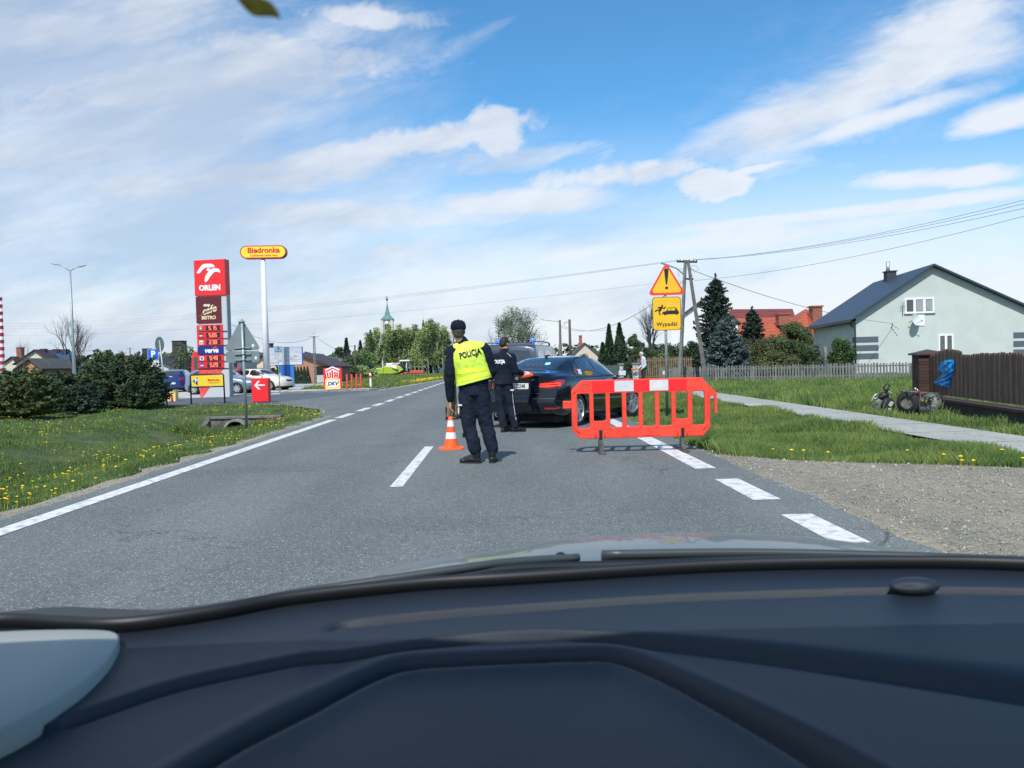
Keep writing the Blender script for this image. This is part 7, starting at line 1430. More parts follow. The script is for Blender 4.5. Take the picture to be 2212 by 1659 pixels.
for sgn in (0, 1):
    for j in range(N2):
        for i in range(NB): q = sgn * kk + j * (NB + 1) + i; bf_.append((q, q + 1, q + NB + 2, q + NB + 1) if sgn == 0 else (q, q + NB + 1, q + NB + 2, q + 1))
ctr = sum(bg_v, Vector()) / len(bg_v); mb = MB(); mb.add([v - ctr for v in bg_v], bf_)
M_bag = mat('blue_plastic', (.02, .52, 1.0), .4, coat=.25, var=.12, scale=7); nt_ = M_bag.node_tree; tr_ = nt_.nodes.new('ShaderNodeBsdfTranslucent'); tr_.inputs[0].default_value = (.01, .38, .98, 1); ad_ = nt_.nodes.new('ShaderNodeMixShader'); ad_.inputs[0].default_value = .45; nt_.links.new(nt_.nodes['Principled BSDF'].outputs[0], ad_.inputs[1]); nt_.links.new(tr_.outputs[0], ad_.inputs[2]); nt_.links.new(ad_.outputs[0], nt_.nodes['Material Output'].inputs[0])
bagm = mb.mesh('bag'); o = put('plastic_bag', bagm, M_bag, None); o.location = ctr; bagm.polygons.foreach_set('use_smooth', [True] * len(bagm.polygons)); tag(o, 'crumpled bright blue plastic bag hanging on the brown board fence', 'bag')
# --- machines lying by the pavement
def zm(x, y): return (3060 + x / 6.506) * .6064, (1360 + y / 6.506) * .6064
def mach(name, label, x0, ybase, Y): c = at(*zm(x0, ybase), Y); t = thing(name, label, 'machine', (c.x, Y, .025)); return t, (lambda x, y: Vector((at(*zm(x, y), Y).x - c.x, 0, max(0, at(*zm(x, ybase - (ybase - y)), Y).z - at(*zm(x, ybase), Y).z))))
M_gr = mat('rusty_grey', (.09, .095, .085), .7, .3, col2=(.20, .21, .18), scale=12); M_chr = mat('worn_chrome', (.45, .46, .44), .35, .8); M_eng = mat('engine_alloy', (.33, .34, .32), .5, .5, var=.3, scale=25); M_hose = mat('hose_black', (.012, .012, .014), .5)
t, q = mach('scrap_engine', 'scrap engine in a tubular frame lying by the brick pillar', 1400, 960, 16.6)
def P3_(x, y, d=0): v = q(x, y); v.y = d; return v
mb = MB(); mb.lathe([(.13, -.08), (.225, -.065), (.25, 0), (.225, .065), (.13, .08)], 36, axis='x'); W0 = P3_(1150, 715); mb.v = [tuple(Matrix.Translation((W0.x, 0, .25)) @ Matrix.Rotation(R(38), 4, 'Z') @ Vector(p)) for p in mb.v]; mb.build('tyre', M_tyre, t, smooth=True)
mb = MB(); mb.lathe([(0, -.05), (.05, -.06), (.14, -.03), (.155, -.06), (.155, .06)], 24, axis='x'); mb.v = [tuple(Matrix.Translation((W0.x, 0, .25)) @ Matrix.Rotation(R(38), 4, 'Z') @ Vector(p)) for p in mb.v]; mb.build('hub', M_gr, t, smooth=True)
mb = MB()
for d in (-.20, .22):
    mb.tube([P3_(1070, 430, d), P3_(1300, 425, d), P3_(1310, 560, d), P3_(1280, 950, d)], .013, 7); mb.tube([P3_(1310, 470, d), P3_(1720, 480, d), P3_(1740, 560, d), P3_(1710, 620, d)], .013, 7)
for x, y in ((1070, 430), (1300, 425), (1735, 520), (1280, 950)): mb.tube([P3_(x, y, -.2), P3_(x, y, .22)], .012, 6)
mb.tube([P3_(1230, 940, -.1), P3_(1700, 965, -.1)], .016, 6); mb.build('tube_frame', M_gr, t, smooth=True)
mb = MB(); mb.lathe([(0, -.11), (.19, -.10), (.205, -.02), (.19, .08), (.1, .12), (0, .12)], 28, axis='x'); g0 = P3_(1690, 760); mb.v = [tuple(Matrix.Translation((g0.x - .01, 0, .21)) @ Matrix.Rotation(R(25), 4, 'Z') @ Vector(p)) for p in mb.v]; mb.build('fan_housing', mat('olive_grey', (.14, .16, .13), .6, var=.2, scale=8), t, smooth=True)
for i in range(9): pass
mb = MB(); c0 = P3_(1400, 880); mb.cyl((c0.x - .09, -.12, .10), (c0.x + .12, -.12, .10), .085, n=20); mb.build('motor', mat('motor_dark', (.05, .055, .06), .5), t, smooth=False)
mb = MB(); mb.box((c0.x + .19, -.13, .10), (.13, .14, .17), rz=.2); [mb.box((c0.x + .19, -.21 + .0, .04 + i * .03), (.12, .02, .010), rz=.2) for i in range(5)]; mb.build('cylinder_head', M_eng, t, bevel=.012)
mb = MB(); r_ = random.Random(6)
for i in range(26): c = P3_(r_.uniform(1330, 1640), r_.uniform(560, 800), r_.uniform(-.15, .1)); mb.ball(c, (r_.uniform(.012, .04), r_.uniform(.012, .04), r_.uniform(.012, .035)), 8, 6) if i % 2 else mb.box(c, (r_.uniform(.03, .07), r_.uniform(.03, .06), r_.uniform(.02, .07)), rz=r_.random(), rx=r_.random())
mb.build('engine_block', M_eng, t, bevel=.004)
mb = MB(); [mb.tube([P3_(r_.uniform(1320, 1450), r_.uniform(500, 800), -.18), P3_(r_.uniform(1400, 1550), r_.uniform(520, 850), -.2), P3_(r_.uniform(1500, 1650), r_.uniform(560, 850), -.16)], .008, 5) for _ in range(9)]; mb.build('cables', M_hose, t, smooth=True)
mb = MB(); mb.box(P3_(1355, 640, -.2), (.05, .03, .04)); mb.box(P3_(1440, 660, -.2), (.02, .03, .06)); mb.build('brass_fitting', mat('brass', (.55, .40, .12), .4, .6), t, bevel=.006); mb = MB(); mb.box(P3_(1255, 450, -.215), (.05, .01, .03)); mb.build('red_lens', M_tl, t)
mb = MB(); mb.lathe([(.0, 0), (.03, 0), (.03, .04), (0, .045)], 12, tuple(P3_(1310, 400, 0))); mb.tube([P3_(1330, 395, 0), P3_(1400, 430, 0)], .02, 6); mb.build('filler_cap', M_chr, t, smooth=True)
t, q = mach('scrap_machine', 'smaller scrap machine with chrome pipe and black hose loop beside the grass', 530, 850, 17.4)
mb = MB(); mb.tube([P3_(270, 620), P3_(310, 560), P3_(350, 470), P3_(400, 435), P3_(470, 425)], .016, 8); mb.tube([P3_(330, 540, -.02), P3_(430, 510, -.02)], .018, 8); mb.build('chrome_pipe', M_chr, t, smooth=True)
mb = MB(); mb.tube([P3_(640, 380), P3_(590, 330), P3_(570, 270), P3_(610, 215), P3_(670, 200), P3_(705, 240), P3_(690, 300), P3_(650, 370)], .017, 8); mb.limb([P3_(690, 270), P3_(650, 370)], [.022, .03], 8); mb.ball(P3_(580, 470), (.11, .09, .085)); mb.ball(P3_(520, 500), (.07, .07, .06)); mb.build('hose', M_hose, t, smooth=True)
mb = MB(); mb.box(P3_(720, 395), (.10, .03, .04), ry=R(28)); mb.build('grip', mat('grip_grey', (.3, .31, .3), .6), t, bevel=.01)
for px_, rr, m_ in ((490, .15, mat('olive_grey', (.14, .16, .13), .6)), (650, .16, M_tyre)):
    mb = MB(); c0 = P3_(px_, 720); mb.lathe([(0, -.04), (rr * .8, -.05), (rr, -.02), (rr, .03), (rr * .8, .05), (0, .04)], 28, axis='y'); mb.v = [tuple(Matrix.Translation((c0.x, .02 if px_ < 600 else -.06, rr)) @ Matrix.Rotation(R(15), 4, 'Z') @ Vector(p)) for p in mb.v]; mb.build('disc', m_, t, smooth=True)
mb = MB(); mb.box(P3_(680, 660, -.13), (.08, .02, .12), ry=R(35)); mb.box(P3_(650, 790, -.13), (.07, .02, .08)); mb.build('light_panel', mat('panel_grey', (.42, .45, .43), .5), t, bevel=.01)
mb = MB(); [mb.tube([P3_(a, b, d), P3_(c, e, d)], .013, 6) for a, b, c, e, d in ((310, 600, 330, 840, -.1), (400, 600, 370, 840, -.12), (570, 560, 450, 830, -.15), (720, 620, 750, 850, -.05), (300, 610, 420, 600, -.1))]; mb.box(P3_(520, 838), (.62, .25, .015)); mb.build('stand', M_gr, t, smooth=False)
mb = MB(); r_ = random.Random(4)
pb = at(*zm(930, 870), 16.9); mb.ball((0, 0, .02), (.09, .06, .045), 10, 6); me_ = mb.mesh('r'); 
for v in me_.vertices: v.co *= 1 + r_.uniform(-.2, .2)
o = put('crumpled_wrapper', me_, mat('wrapper_white', (.5, .58, .52), .5, var=.3, scale=30), None); o.location = (pb.x, 16.9, 0.02); tag(o, 'crumpled pale green wrapper between the two scrap machines', 'litter')

# ------------------------------------------------------------------ poles and wires
M_cp = mat('concrete_pole', (.19, .185, .165), .9, var=.2, scale=3); M_wood = mat('dark_wood_pole', (.10, .075, .06), .9); M_wire = mat('cable', (.17, .18, .21), .6)
PY_ = 43.0; kp_ = PY_ / FPX; ap_ = at(1492, 818, PY_); pole = thing('a_frame_pole', 'leaning concrete A shaped power pole with a crossarm behind the yellow sign', 'power pole', (ap_.x, PY_, -.1)); o_ = Vector((ap_.x, PY_, -.1)); T = lambda x, y: at(x, y, PY_) - o_
for a, b, dxw in (((1467, 822), (1480.5, 562), .15), ((1527, 822), (1486, 562), .15)):
    A1, B1 = T(*a), T(*b); A1.z = -.2; mb = MB(); mb.tube([A1, B1], [(.12, .16), (.085, .10)], 4); leg = mb.build('leg', M_cp, pole); hm = MB()
    for i in range(9): p = A1.lerp(B1, .12 + i * .07); hm.lathe([(0, -.005), (.035, -.005), (.035, .01)], 10, (p.x, p.y - .128 + i * .005, p.z), axis='y')
    hm.build('step_hole', M_blk, leg)
mb = MB(); mb.tube([T(1462, 565), T(1506, 566)], .05, 6); mb.tube([T(1476, 602), T(1498, 603)], .05, 6); mb.build('crossarm', mat('steel_dark', (.06, .07, .075), .5, .5), pole)
for x in (1463, 1469, 1477, 1489, 1498, 1505): mb = MB(); b = T(x, 566); mb.lathe([(.02, 0), (.045, .04), (.03, .07), (.045, .10), (.0, .14)], 10, (b.x, b.y, b.z)); mb.build('insulator', mat('porcelain', (.10, .06, .05), .3), pole, smooth=True)
mb = MB(); mb.tube([T(1476, 592), T(1462, 580), T(1440, 572)], .035, 6); mb.box(T(1437, 571), (.45, .14, .07), ry=R(20)); mb.build('lamp_arm', M_zincd, pole)
for a in ((1494, 590, 9), (1470, 588, 8), (1500, 585, 12)): mb = MB(); c = T(a[0], a[1]); mb.tube([(c.x + a[2] * kp_ * math.cos(t) * .7, c.y, c.z + a[2] * kp_ * math.sin(t)) for t in [k_ * math.pi / 8 for k_ in range(12)]], .010, 4); mb.build('loop_wire', M_wire, pole)
def wire(pts_fn, label, r=.012, sag=0.0, n=24, cat='cable', name='cable', g=None):
    a, b = pts_fn; P_ = [a.lerp(b, i / n) - Vector((0, 0, sag * 4 * (i / n) * (1 - i / n))) for i in range(n + 1)]; mb = MB(); c = P_[0]; mb.tube([p - c for p in P_], r, 5); o = mb.build(name, M_wire, smooth=True); o.location = c; tag(o, label, cat, g); return o
ends = [(1506, 561, 2290, 412), (1498, 561, 2290, 421), (1489, 562, 2290, 432), (1500, 606, 2290, 446)]
for i, (a, b, c, d) in enumerate(ends): wire((at(a, b, PY_), at(c, d, 26)), ['upper', 'second', 'third', 'lowest'][i] + ' power line running right from the A shaped pole', .008, .35, g='power lines from the pole')
LP = 92
for i, (a, b, c, d) in enumerate([(1463, 562, -60, 700), (1469, 562, -60, 706), (1477, 562, -60, 712), (1476, 605, -60, 724)]): wire((at(a, b, PY_), at(c, d, LP)), ['upper', 'second', 'third', 'lowest'][i] + ' power line running left over the road to the village', .0055, .9, n=40, g='power lines from the pole')
wire((at(1489, 581, PY_), wm @ Vector((2.5, -.35, 3.72))), 'service cable sagging to the pale green house', .016, .45)
wire((at(1478, 605, PY_), at(1211, 706, 75)), 'service cable dropping to the far pair of poles', .016, 1.3)
wire((at(1211, 703, 75), at(1310, 712, 80)), 'thin cable between the far poles and the thujas', .014, .3)
# far poles
c = at(1211.5, 785, 75); t = thing('utility_pole', 'pale lattice concrete pole with a small lamp arm beyond the van', 'power pole', (c.x, 75, 0)); z = lambda y: at(1211, y, 75).z
mb = MB(); mb.tube([(0, 0, 0), (0, 0, z(691))], [.17, .10], 4); mb.build('pole', M_cp, t); mb = MB(); mb.tube([(0, 0, z(695)), (-1.6, 0, z(690)), (-1.75, 0, z(688))], .025, 5); mb.build('lamp_arm', M_zincd, t)
c = at(1232.5, 785, 74); t = thing('utility_pole', 'plain brown wooden pole beyond the van', 'power pole', (c.x, 74, 0)); z = lambda y: at(1232, y, 74).z
mb = MB(); mb.cyl((0, 0, 0), (0, 0, z(690)), .16, .11, 10); mb.build('pole', M_wood, t, smooth=True); mb = MB(); mb.tube([(-.1, 0, z(695)), (-.45, 0, z(697)), (-.5, 0, z(702))], .03, 5); mb.build('bracket', M_zincd, t)
c = at(681, 812, 66); t = thing('utility_pole', 'lattice pole with a short crossbar beside the brick house', 'power pole', (c.x, 66, 0)); z = lambda y: at(680, y, 66).z
mb = MB()
for s in (-.09, .09): mb.tube([(s, 0, 0), (s * .6, 0, z(726))], .04, 4)
for i in range(14): mb.box((0, 0, .3 + i * .3), (.16, .05, .05))
mb.build('pole', M_cp, t); mb = MB(); mb.tube([(-.45, 0, z(726)), (.45, 0, z(726))], .035, 5); mb.build('crossarm', M_zincd, t)
for i, (px, yt, yb, Y, lab) in enumerate([(282.5, 751, 800, 140, 'small far power pole above the brown roofs'), (768, 745, 800, 92, 'slim dark post among the shrubs left of the birches')]):
    c = at(px, 800, Y); t = thing('utility_pole', lab, 'power pole', (c.x, Y, 0)); z1 = at(px, yt, Y).z; mb = MB(); mb.cyl((0, 0, 0), (0, 0, z1), .13, .09, 8); mb.build('pole', M_wood, t, smooth=True)
    mb = MB(); mb.tube([(-.6, 0, z1 - .1), (.6, 0, z1 - .1)], .05, 5); mb.build('crossarm', M_zincd, t)
wire((at(680, 727, 66), at(500, 700, 60)), 'thin sagging cable left of the lattice pole', .014, .9)
wire((at(680, 727, 66), at(790, 775, 95)), 'thin cable descending right of the lattice pole', .014, .4)
# ================================================================== TREES AND SHRUBS
M_bark = mat('bark', (.06, .05, .042), .95, var=.25, scale=3); M_bgrey = mat('grey_bark', (.085, .08, .078), .95, var=.2, scale=3); M_birch = mat('birch_bark', (.42, .42, .38), .8, col2=(.12, .12, .11), scale=3.5, stretch=(1, 1, 3), lo=.55, hi=.68)
def leafmat(n, c1, c2, s=1.4): return mat(n, c1, .65, col2=c2, scale=s, lo=.35, hi=.65, spec=.3)
def leaves(name, P_, size, m, parent, seed, up=.0, elong=1.4, nrm=None):
    r = np.random.default_rng(seed); n = len(P_); a = r.normal(size=(n, 3)); a[:, 2] = a[:, 2] * (1 - up) ; a /= np.linalg.norm(a, axis=1)[:, None]
    b = r.normal(size=(n, 3)); b -= (a * b).sum(1)[:, None] * a; b /= np.linalg.norm(b, axis=1)[:, None]; s = (size * r.uniform(.6, 1.35, n))[:, None]
    V_ = np.empty((n, 4, 3)); V_[:, 0] = P_ - a * s * elong / 2; V_[:, 1] = P_ + b * s / 2; V_[:, 2] = P_ + a * s * elong / 2; V_[:, 3] = P_ - b * s / 2
    return np_mesh(name, V_.reshape(-1, 3), np.arange(n * 4).reshape(n, 4), m, parent)
def clump_points(blobs, n, r, shell=.45):
    vol = np.array([b[3] * b[4] * b[5] for b in blobs]) ** .75; cnt = r.multinomial(n, vol / vol.sum()); out = []
    for (x, y, z, a, b, c), k in zip(blobs, cnt):
        d = r.normal(size=(k, 3)); d /= np.linalg.norm(d, axis=1)[:, None]; q = r.uniform(0, 1, k) ** shell; out.append(d * q[:, None] * [a, b, c] + [x, y, z])
    return np.concatenate(out)
def branches(root, segs, mb, rnd, depth, p, d, L, rad, spread=.5, upb=.15, kids=(2, 4), shrink=.72, sides=4, tips=None):
    pts = [p]; rr = [rad]; n = 3
    for i in range(n): d = (d + Vector((rnd.gauss(0, .10), rnd.gauss(0, .10), rnd.gauss(0, .08) + upb * .3))).normalized(); p = p + d * (L / n); pts.append(p); rr.append(rad * (1 - .35 * (i + 1) / n))
    mb.tube(pts, rr, sides if depth > 1 else 3, cap=False)
    if depth == 0:
        if tips is not None: tips.append(p)
        return
    for k in range(rnd.randint(*kids)):
        j = rnd.randint(1, n); q = pts[j] if k else pts[-1]; a = rnd.uniform(0, 6.28); perp = d.orthogonal().normalized(); perp = Matrix.Rotation(a, 3, d) @ perp
        nd = (d + perp * rnd.uniform(.3, 1.0) * spread * 1.6 + Vector((0, 0, upb))).normalized(); branches(root, segs, mb, rnd, depth - 1, q, nd, L * shrink * rnd.uniform(.8, 1.15), rr[j] * .68, spread, upb, kids, shrink, sides, tips)
def place(px, py, Y): c = at(px, py, Y); return c
def broadleaf(name, label, px, ybase, ytop, wpx, Y, m, n, leaf, seed, trunk=.2, nb=16, bare=0.0, group=None, cat='tree', barkm=None, zoff=0, hole=True, depth=4, low=.25):
    c = at(px, ybase, Y); H_ = at(px, ytop, Y).z; W_ = wpx / FPX * Y; rnd = random.Random(seed); t = thing(name, label, cat, (c.x, Y, zoff), 0, group); mb = MB(); tips = []
    base = H_ * (low * .6); mb.tube([(0, 0, -.2), (.03, 0, base)], [trunk, trunk * .8], 8)
    for i in range(rnd.randint(4, 6)): a = i * 1.3 + rnd.random(); branches(None, None, mb, rnd, depth, Vector((.03, 0, base * rnd.uniform(.8, 1))), Vector((math.cos(a) * .55 * W_ / H_ * 1.6, math.sin(a) * .55 * W_ / H_ * 1.6, 1)).normalized(), H_ * .27, trunk * .5, .55, .08, (2, 3), .74, 4, tips)
    mb.build('trunk', barkm or M_bark, t, raw=True)
    r = np.random.default_rng(seed); bl = []
    for i in range(nb):
        h = rnd.random(); zc = H_ * (low + (1 - low) * (.08 + .84 * h)); prof = math.sin(math.pi * min(1, .18 + .80 * h)) ** .7; a = rnd.uniform(0, 6.28); rr = W_ / 2 * prof * rnd.uniform(.35, .90); s = W_ * rnd.uniform(.09, .17)
        bl.append((rr * math.cos(a), rr * math.sin(a), zc, s * 1.1, s * 1.1, s * rnd.uniform(.7, 1.0) * min(1.3, H_ / W_)))
    P_ = clump_points(bl, int(n * 1.9), r); k = P_[:, 2] < H_ * 1.02; P_ = P_[k]; leaves('crown', P_, leaf * .72, m, t, seed); return t
def shrub(name, label, px, ybase, ytop, wpx, Y, m, n, leaf, seed, nb=12, cat='shrub', zoff=-.05, group=None, flat=1.0, elong=1.4):
    c = at(px, ybase, Y); H_ = at(px, ytop, Y).z - zoff; W_ = wpx / FPX * Y; rnd = random.Random(seed); t = thing(name, label, cat, (c.x, Y, zoff), 0, group); mb = MB()
    for i in range(9): a = rnd.uniform(0, 6.28); branches(None, None, mb, rnd, 2, Vector((rnd.gauss(0, W_ * .12), rnd.gauss(0, W_ * .08), 0)), Vector((math.cos(a) * .6, math.sin(a) * .6, 1)).normalized(), H_ * .38, .03, .5, .1, (2, 3), .7, 3)
    mb.build('stems', M_bark, t, raw=True); bl = []
    for i in range(nb): h = rnd.random(); a = rnd.uniform(0, 6.28); rr = W_ / 2 * rnd.uniform(.1, .95) * (1 - .42 * h); s = W_ * rnd.uniform(.12, .20); bl.append((rr * math.cos(a), rr * math.sin(a) * .8, H_ * (.12 + .72 * h), s, s, min(s * flat, H_ * .28)))
    P_ = clump_points(bl, int(n * 1.7), np.random.default_rng(seed)); P_ = P_[(P_[:, 2] > 0) & (P_[:, 2] < H_ * 1.03)]; leaves('foliage', P_, leaf * .8, m, t, seed, elong=elong); return t
def conifer(name, label, px, ybase, ytop, wpx, Y, m, seed, dens=1.0, need=.10, group=None, droop=.25, zoff=-.05, cat='tree', gap=.0, skirt=.04, power=1.0, leader=.06):
    c = at(px, ybase, Y); H_ = at(px, ytop, Y).z - zoff; Wd = wpx / FPX * Y / 2; rnd = random.Random(seed); t = thing(name, label, cat, (c.x, Y, zoff), 0, group); mb = MB(); mb.tube([(0, 0, -.1), (0, 0, H_ * .5), (0, 0, H_)], [Wd * .07 + .05, Wd * .04 + .03, .012], 7)
    pts = []; nb = int(230 * dens); r = np.random.default_rng(seed)
    for i in range(nb):
        h = (i + rnd.random()) / nb; h = h ** .85; R_ = 1.12 * Wd * (1 - h) ** power * rnd.uniform(.55, 1.16) + Wd * .03; z = H_ * (skirt + (1 - skirt - leader) * h); a = i * 2.399 + rnd.gauss(0, .2); ca, sa_ = math.cos(a), math.sin(a)
        mb.tube([(0, 0, z), (ca * R_ * .6, sa_ * R_ * .6, z - droop * R_ * .35), (ca * R_, sa_ * R_, z - droop * R_ * .35 + .10 * R_)], [.02, .012, .006], 3, cap=False)
        k = max(8, int(80 * (R_ / Wd + .15))); s = r.uniform(.12, 1, k); wd = (r.uniform(-1, 1, k)) * R_ * .26 * (1.1 - s * .7); zz = z - droop * R_ * .45 * np.sin(s * 1.9) + .12 * R_ * s ** 3 + r.normal(0, .05 * R_ * .5, k)
        pts.append(np.c_[ca * R_ * s - sa_ * wd, sa_ * R_ * s + ca * wd, zz])
    P_ = np.concatenate(pts); top = np.c_[r.normal(0, .03, 40), r.normal(0, .03, 40), H_ * r.uniform(.9, 1, 40)]; P_ = np.concatenate([P_, top]); mb.build('trunk', M_bark, t, raw=True)
    leaves('crown', P_[P_[:, 2] > .02], need * .75, m, t, seed, up=.3, elong=2.2); return t
def thuja(name, label, px, ybase, ytop, wpx, Y, m, n, seed, group=None, leaf=.10, zoff=-.05):
    c = at(px, ybase, Y); H_ = at(px, ytop, Y).z - zoff; W2 = wpx / FPX * Y / 2; t = thing(name, label, 'tree', (c.x, Y, zoff), 0, group); mb = MB(); mb.tube([(0, 0, -.1), (0, 0, H_ * .9)], [.08, .02], 6); mb.build('trunk', M_bark, t, raw=True)
    r = np.random.default_rng(seed); h = r.uniform(0, 1, n); pr = np.clip(np.sin(np.pi * (h * .80 + .17)) ** .6, 0, 1) * (1 - h ** 4 * .8); a = r.uniform(0, 2 * np.pi, n); lump = 1 + .13 * np.sin(a * 3 + h * 19) + .10 * np.sin(a * 5 - h * 31); rr = W2 * pr * lump * (r.uniform(.0, 1, n) ** .22)
    leaves('crown', np.c_[rr * np.cos(a), rr * np.sin(a), h * H_], leaf, m, t, seed, elong=2.0); return t
def bare_tree(name, label, px, ybase, ytop, wpx, Y, seed, depth=6, trunk=.22, split=.22, group=None, m=None, buds=None, nl=0, leaf=.1, kids=(2, 3), lean=1.0):
    c = at(px, ybase, Y); H_ = at(px, ytop, Y).z; W_ = wpx / FPX * Y; rnd = random.Random(seed); t = thing(name, label, 'tree', (c.x, Y, 0), 0, group); mb = MB(); tips = []
    mb.tube([(0, 0, -.2), (0, 0, H_ * split)], [trunk, trunk * .8], 8)
    for i in range(6): a = i * 1.047 + rnd.random() * .6; branches(None, None, mb, rnd, depth, Vector((0, 0, H_ * split * rnd.uniform(.85, 1.0))), Vector((math.cos(a) * W_ / H_ * .75 * lean, math.sin(a) * W_ / H_ * .75 * lean, .95)).normalized(), H_ * .235, trunk * .55, .42, .07, kids, .76, 4, tips)
    # fit to the measured height and spread
    V_ = np.array(mb.v); zt_ = V_[:, 2].max(); xs = np.percentile(np.abs(V_[:, 0]), 99); f = np.array([W_ / 2 / xs, W_ / 2 / xs, 1]); hb = H_ * split
    V2 = V_ * f; hi = V2[:, 2] > hb; V2[hi, 2] = hb + (V2[hi, 2] - hb) * (H_ - hb) / (zt_ - hb); mb.v = [tuple(v) for v in V2]; mb.build('trunk', m or M_bgrey, t, raw=True)
    if nl: 
        T_ = V2[hi]; r = np.random.default_rng(seed); P_ = T_[r.integers(0, len(T_), nl)] + r.normal(0, .18, (nl, 3)); P_ = P_[P_[:, 2] > H_ * .3]; leaves('crown', P_, leaf, buds, t, seed)
    return t
L_jun = leafmat('juniper_green', (.026, .052, .026), (.08, .115, .045), 1.6); L_jun2 = leafmat('juniper_olive', (.040, .065, .022), (.115, .140, .045), 1.4); L_sp = leafmat('spruce_green', (.018, .036, .027), (.042, .068, .050), 1.5); L_bl = leafmat('blue_spruce', (.045, .075, .072), (.11, .155, .150), 1.7)
L_fr = leafmat('fresh_leaf', (.09, .15, .05), (.18, .25, .09), 1.2); L_bi = leafmat('birch_leaf', (.20, .27, .09), (.32, .40, .15), .5); L_md = leafmat('mid_leaf', (.045, .085, .035), (.10, .15, .06), 1.2); L_dk = leafmat('dark_leaf', (.03, .058, .028), (.07, .105, .048), 1.0); L_ye = leafmat('yellow_leaf', (.12, .12, .03), (.25, .22, .05), 1.5); L_th = leafmat('thuja_leaf', (.020, .045, .022), (.05, .085, .038), 2.0); L_wh = leafmat('blossom', (.42, .40, .34), (.62, .60, .52), 1.2)
def juniper(label, px, ybase, ytop, wpx, Y, m, n, seed, leaf=.07, tilt=.35, dpt=.7, fr=0):
    c = at(px, ybase, Y); H_ = at(px, ytop, Y).z + .05; W_ = wpx / FPX * Y; rnd = random.Random(seed); t = thing('juniper_bush', label, 'shrub', (c.x, Y, -.05), 0, 'junipers left of the petrol station'); mb = MB(); pts = []; r = np.random.default_rng(seed)
    for i in range(n):
        a = rnd.uniform(0, 6.28); h = rnd.random() ** .8; el = R(8 + 68 * h * rnd.uniform(.6, 1)); L_ = 1 / math.sqrt((math.cos(el) * 2 / W_) ** 2 + (math.sin(el) / H_) ** 2) * rnd.uniform(.75, 1.03); d = Vector((math.cos(a) * math.cos(el), math.sin(a) * math.cos(el) * dpt, math.sin(el))); o = Vector((0, 0, .08)); e = o + d * L_; mid = o + d * L_ * .55 + Vector((0, 0, .05 * L_))
        mb.tube([o, mid, e], [.025, .015, .005], 3, cap=False); k = int(210 * (L_ / W_ + .3)); s = r.uniform(.35, 1.04, k); base_ = np.array(o)[None] + np.array(d)[None] * (L_ * s)[:, None]; sp = .07 * L_ * (1.15 - s) + .02; base_ += r.normal(size=(k, 3)) * sp[:, None] * [1, 1, .30]; base_[:, 2] += .10 * np.sin(s * 3) * L_ * .4; pts.append(base_)
    P_ = np.concatenate(pts); P_ = P_[P_[:, 2] > .03]; mb.build('stems', M_bark, t, raw=True); leaves('foliage', P_, leaf * .62, m, t, seed, up=.35, elong=2.8); return t
juniper('big dark juniper bush in the middle of the junipers beside the forecourt', 262, 884, 753, 215, 29.5, L_jun, 420, 1, .075)
juniper('broad dark juniper reaching right towards the round sign', 305, 880, 800, 95, 28.6, L_jun, 260, 2, .07)
juniper('olive tinted low juniper nearest the road at the left edge', 48, 904, 808, 200, 24.3, L_jun2, 420, 3, .065)
juniper('dark juniper behind the olive juniper at the left edge', 40, 890, 798, 220, 28, L_jun, 380, 4, .075)
juniper('grey green spreading juniper in front of the big dark juniper', 175, 884, 826, 110, 26.6, leafmat('juniper_grey', (.022, .045, .030), (.06, .09, .055), 1.8), 220, 5, .06)
juniper('tall juniper between the striped pole and the street lamp', 118, 884, 788, 120, 31, L_jun, 260, 6, .08)
juniper('low olive juniper right of the striped pole base', -30, 905, 800, 150, 26.5, L_jun2, 220, 7, .07)
# bare and sprouting trees on the left
bare_tree('bare_tree', 'large leafless tree behind the street lamp', 160, 815, 666, 108, 78, 11, 6, .26, .24)
bare_tree('bare_tree', 'small leafless tree near the striped pole', 54, 815, 718, 36, 80, 12, 5, .12, .3)
bare_tree('bare_tree', 'leafless tree just left of the price totem', 402, 815, 738, 52, 75, 13, 5, .16, .2, buds=L_md, nl=900, leaf=.14)
broadleaf('leafy_tree', 'pale green young tree behind the junipers', 232, 815, 757, 62, 88, L_fr, 3200, .22, 14, .1, low=.1); broadleaf('leafy_tree', 'green tree right of the lamp pole at roof height', 178, 815, 768, 34, 95, L_md, 1800, .22, 15, .1)
shrub('blossoming_shrub', 'whitish blossoming shrub beside the striped pole', 22, 820, 787, 60, 50, leafmat('pale_blossom', (.16, .17, .10), (.34, .33, .24), 2), 2600, .10, 16)
shrub('garden_shrub', 'brownish green shrub left of the billboard stand', 597, 822, 795, 26, 66, L_md, 1500, .10, 17); shrub('garden_shrub', 'dark green hedge clump behind the cream saloon', 533, 822, 797, 40, 74, L_dk, 1600, .14, 18); shrub('garden_shrub', 'shrub in front of the white gable house', 370, 825, 795, 40, 70, L_md, 1500, .12, 19)
bare_tree('bare_tree', 'small twiggy tree in front of the white gable house', 352, 822, 785, 44, 66, 20, 4, .08, .2)
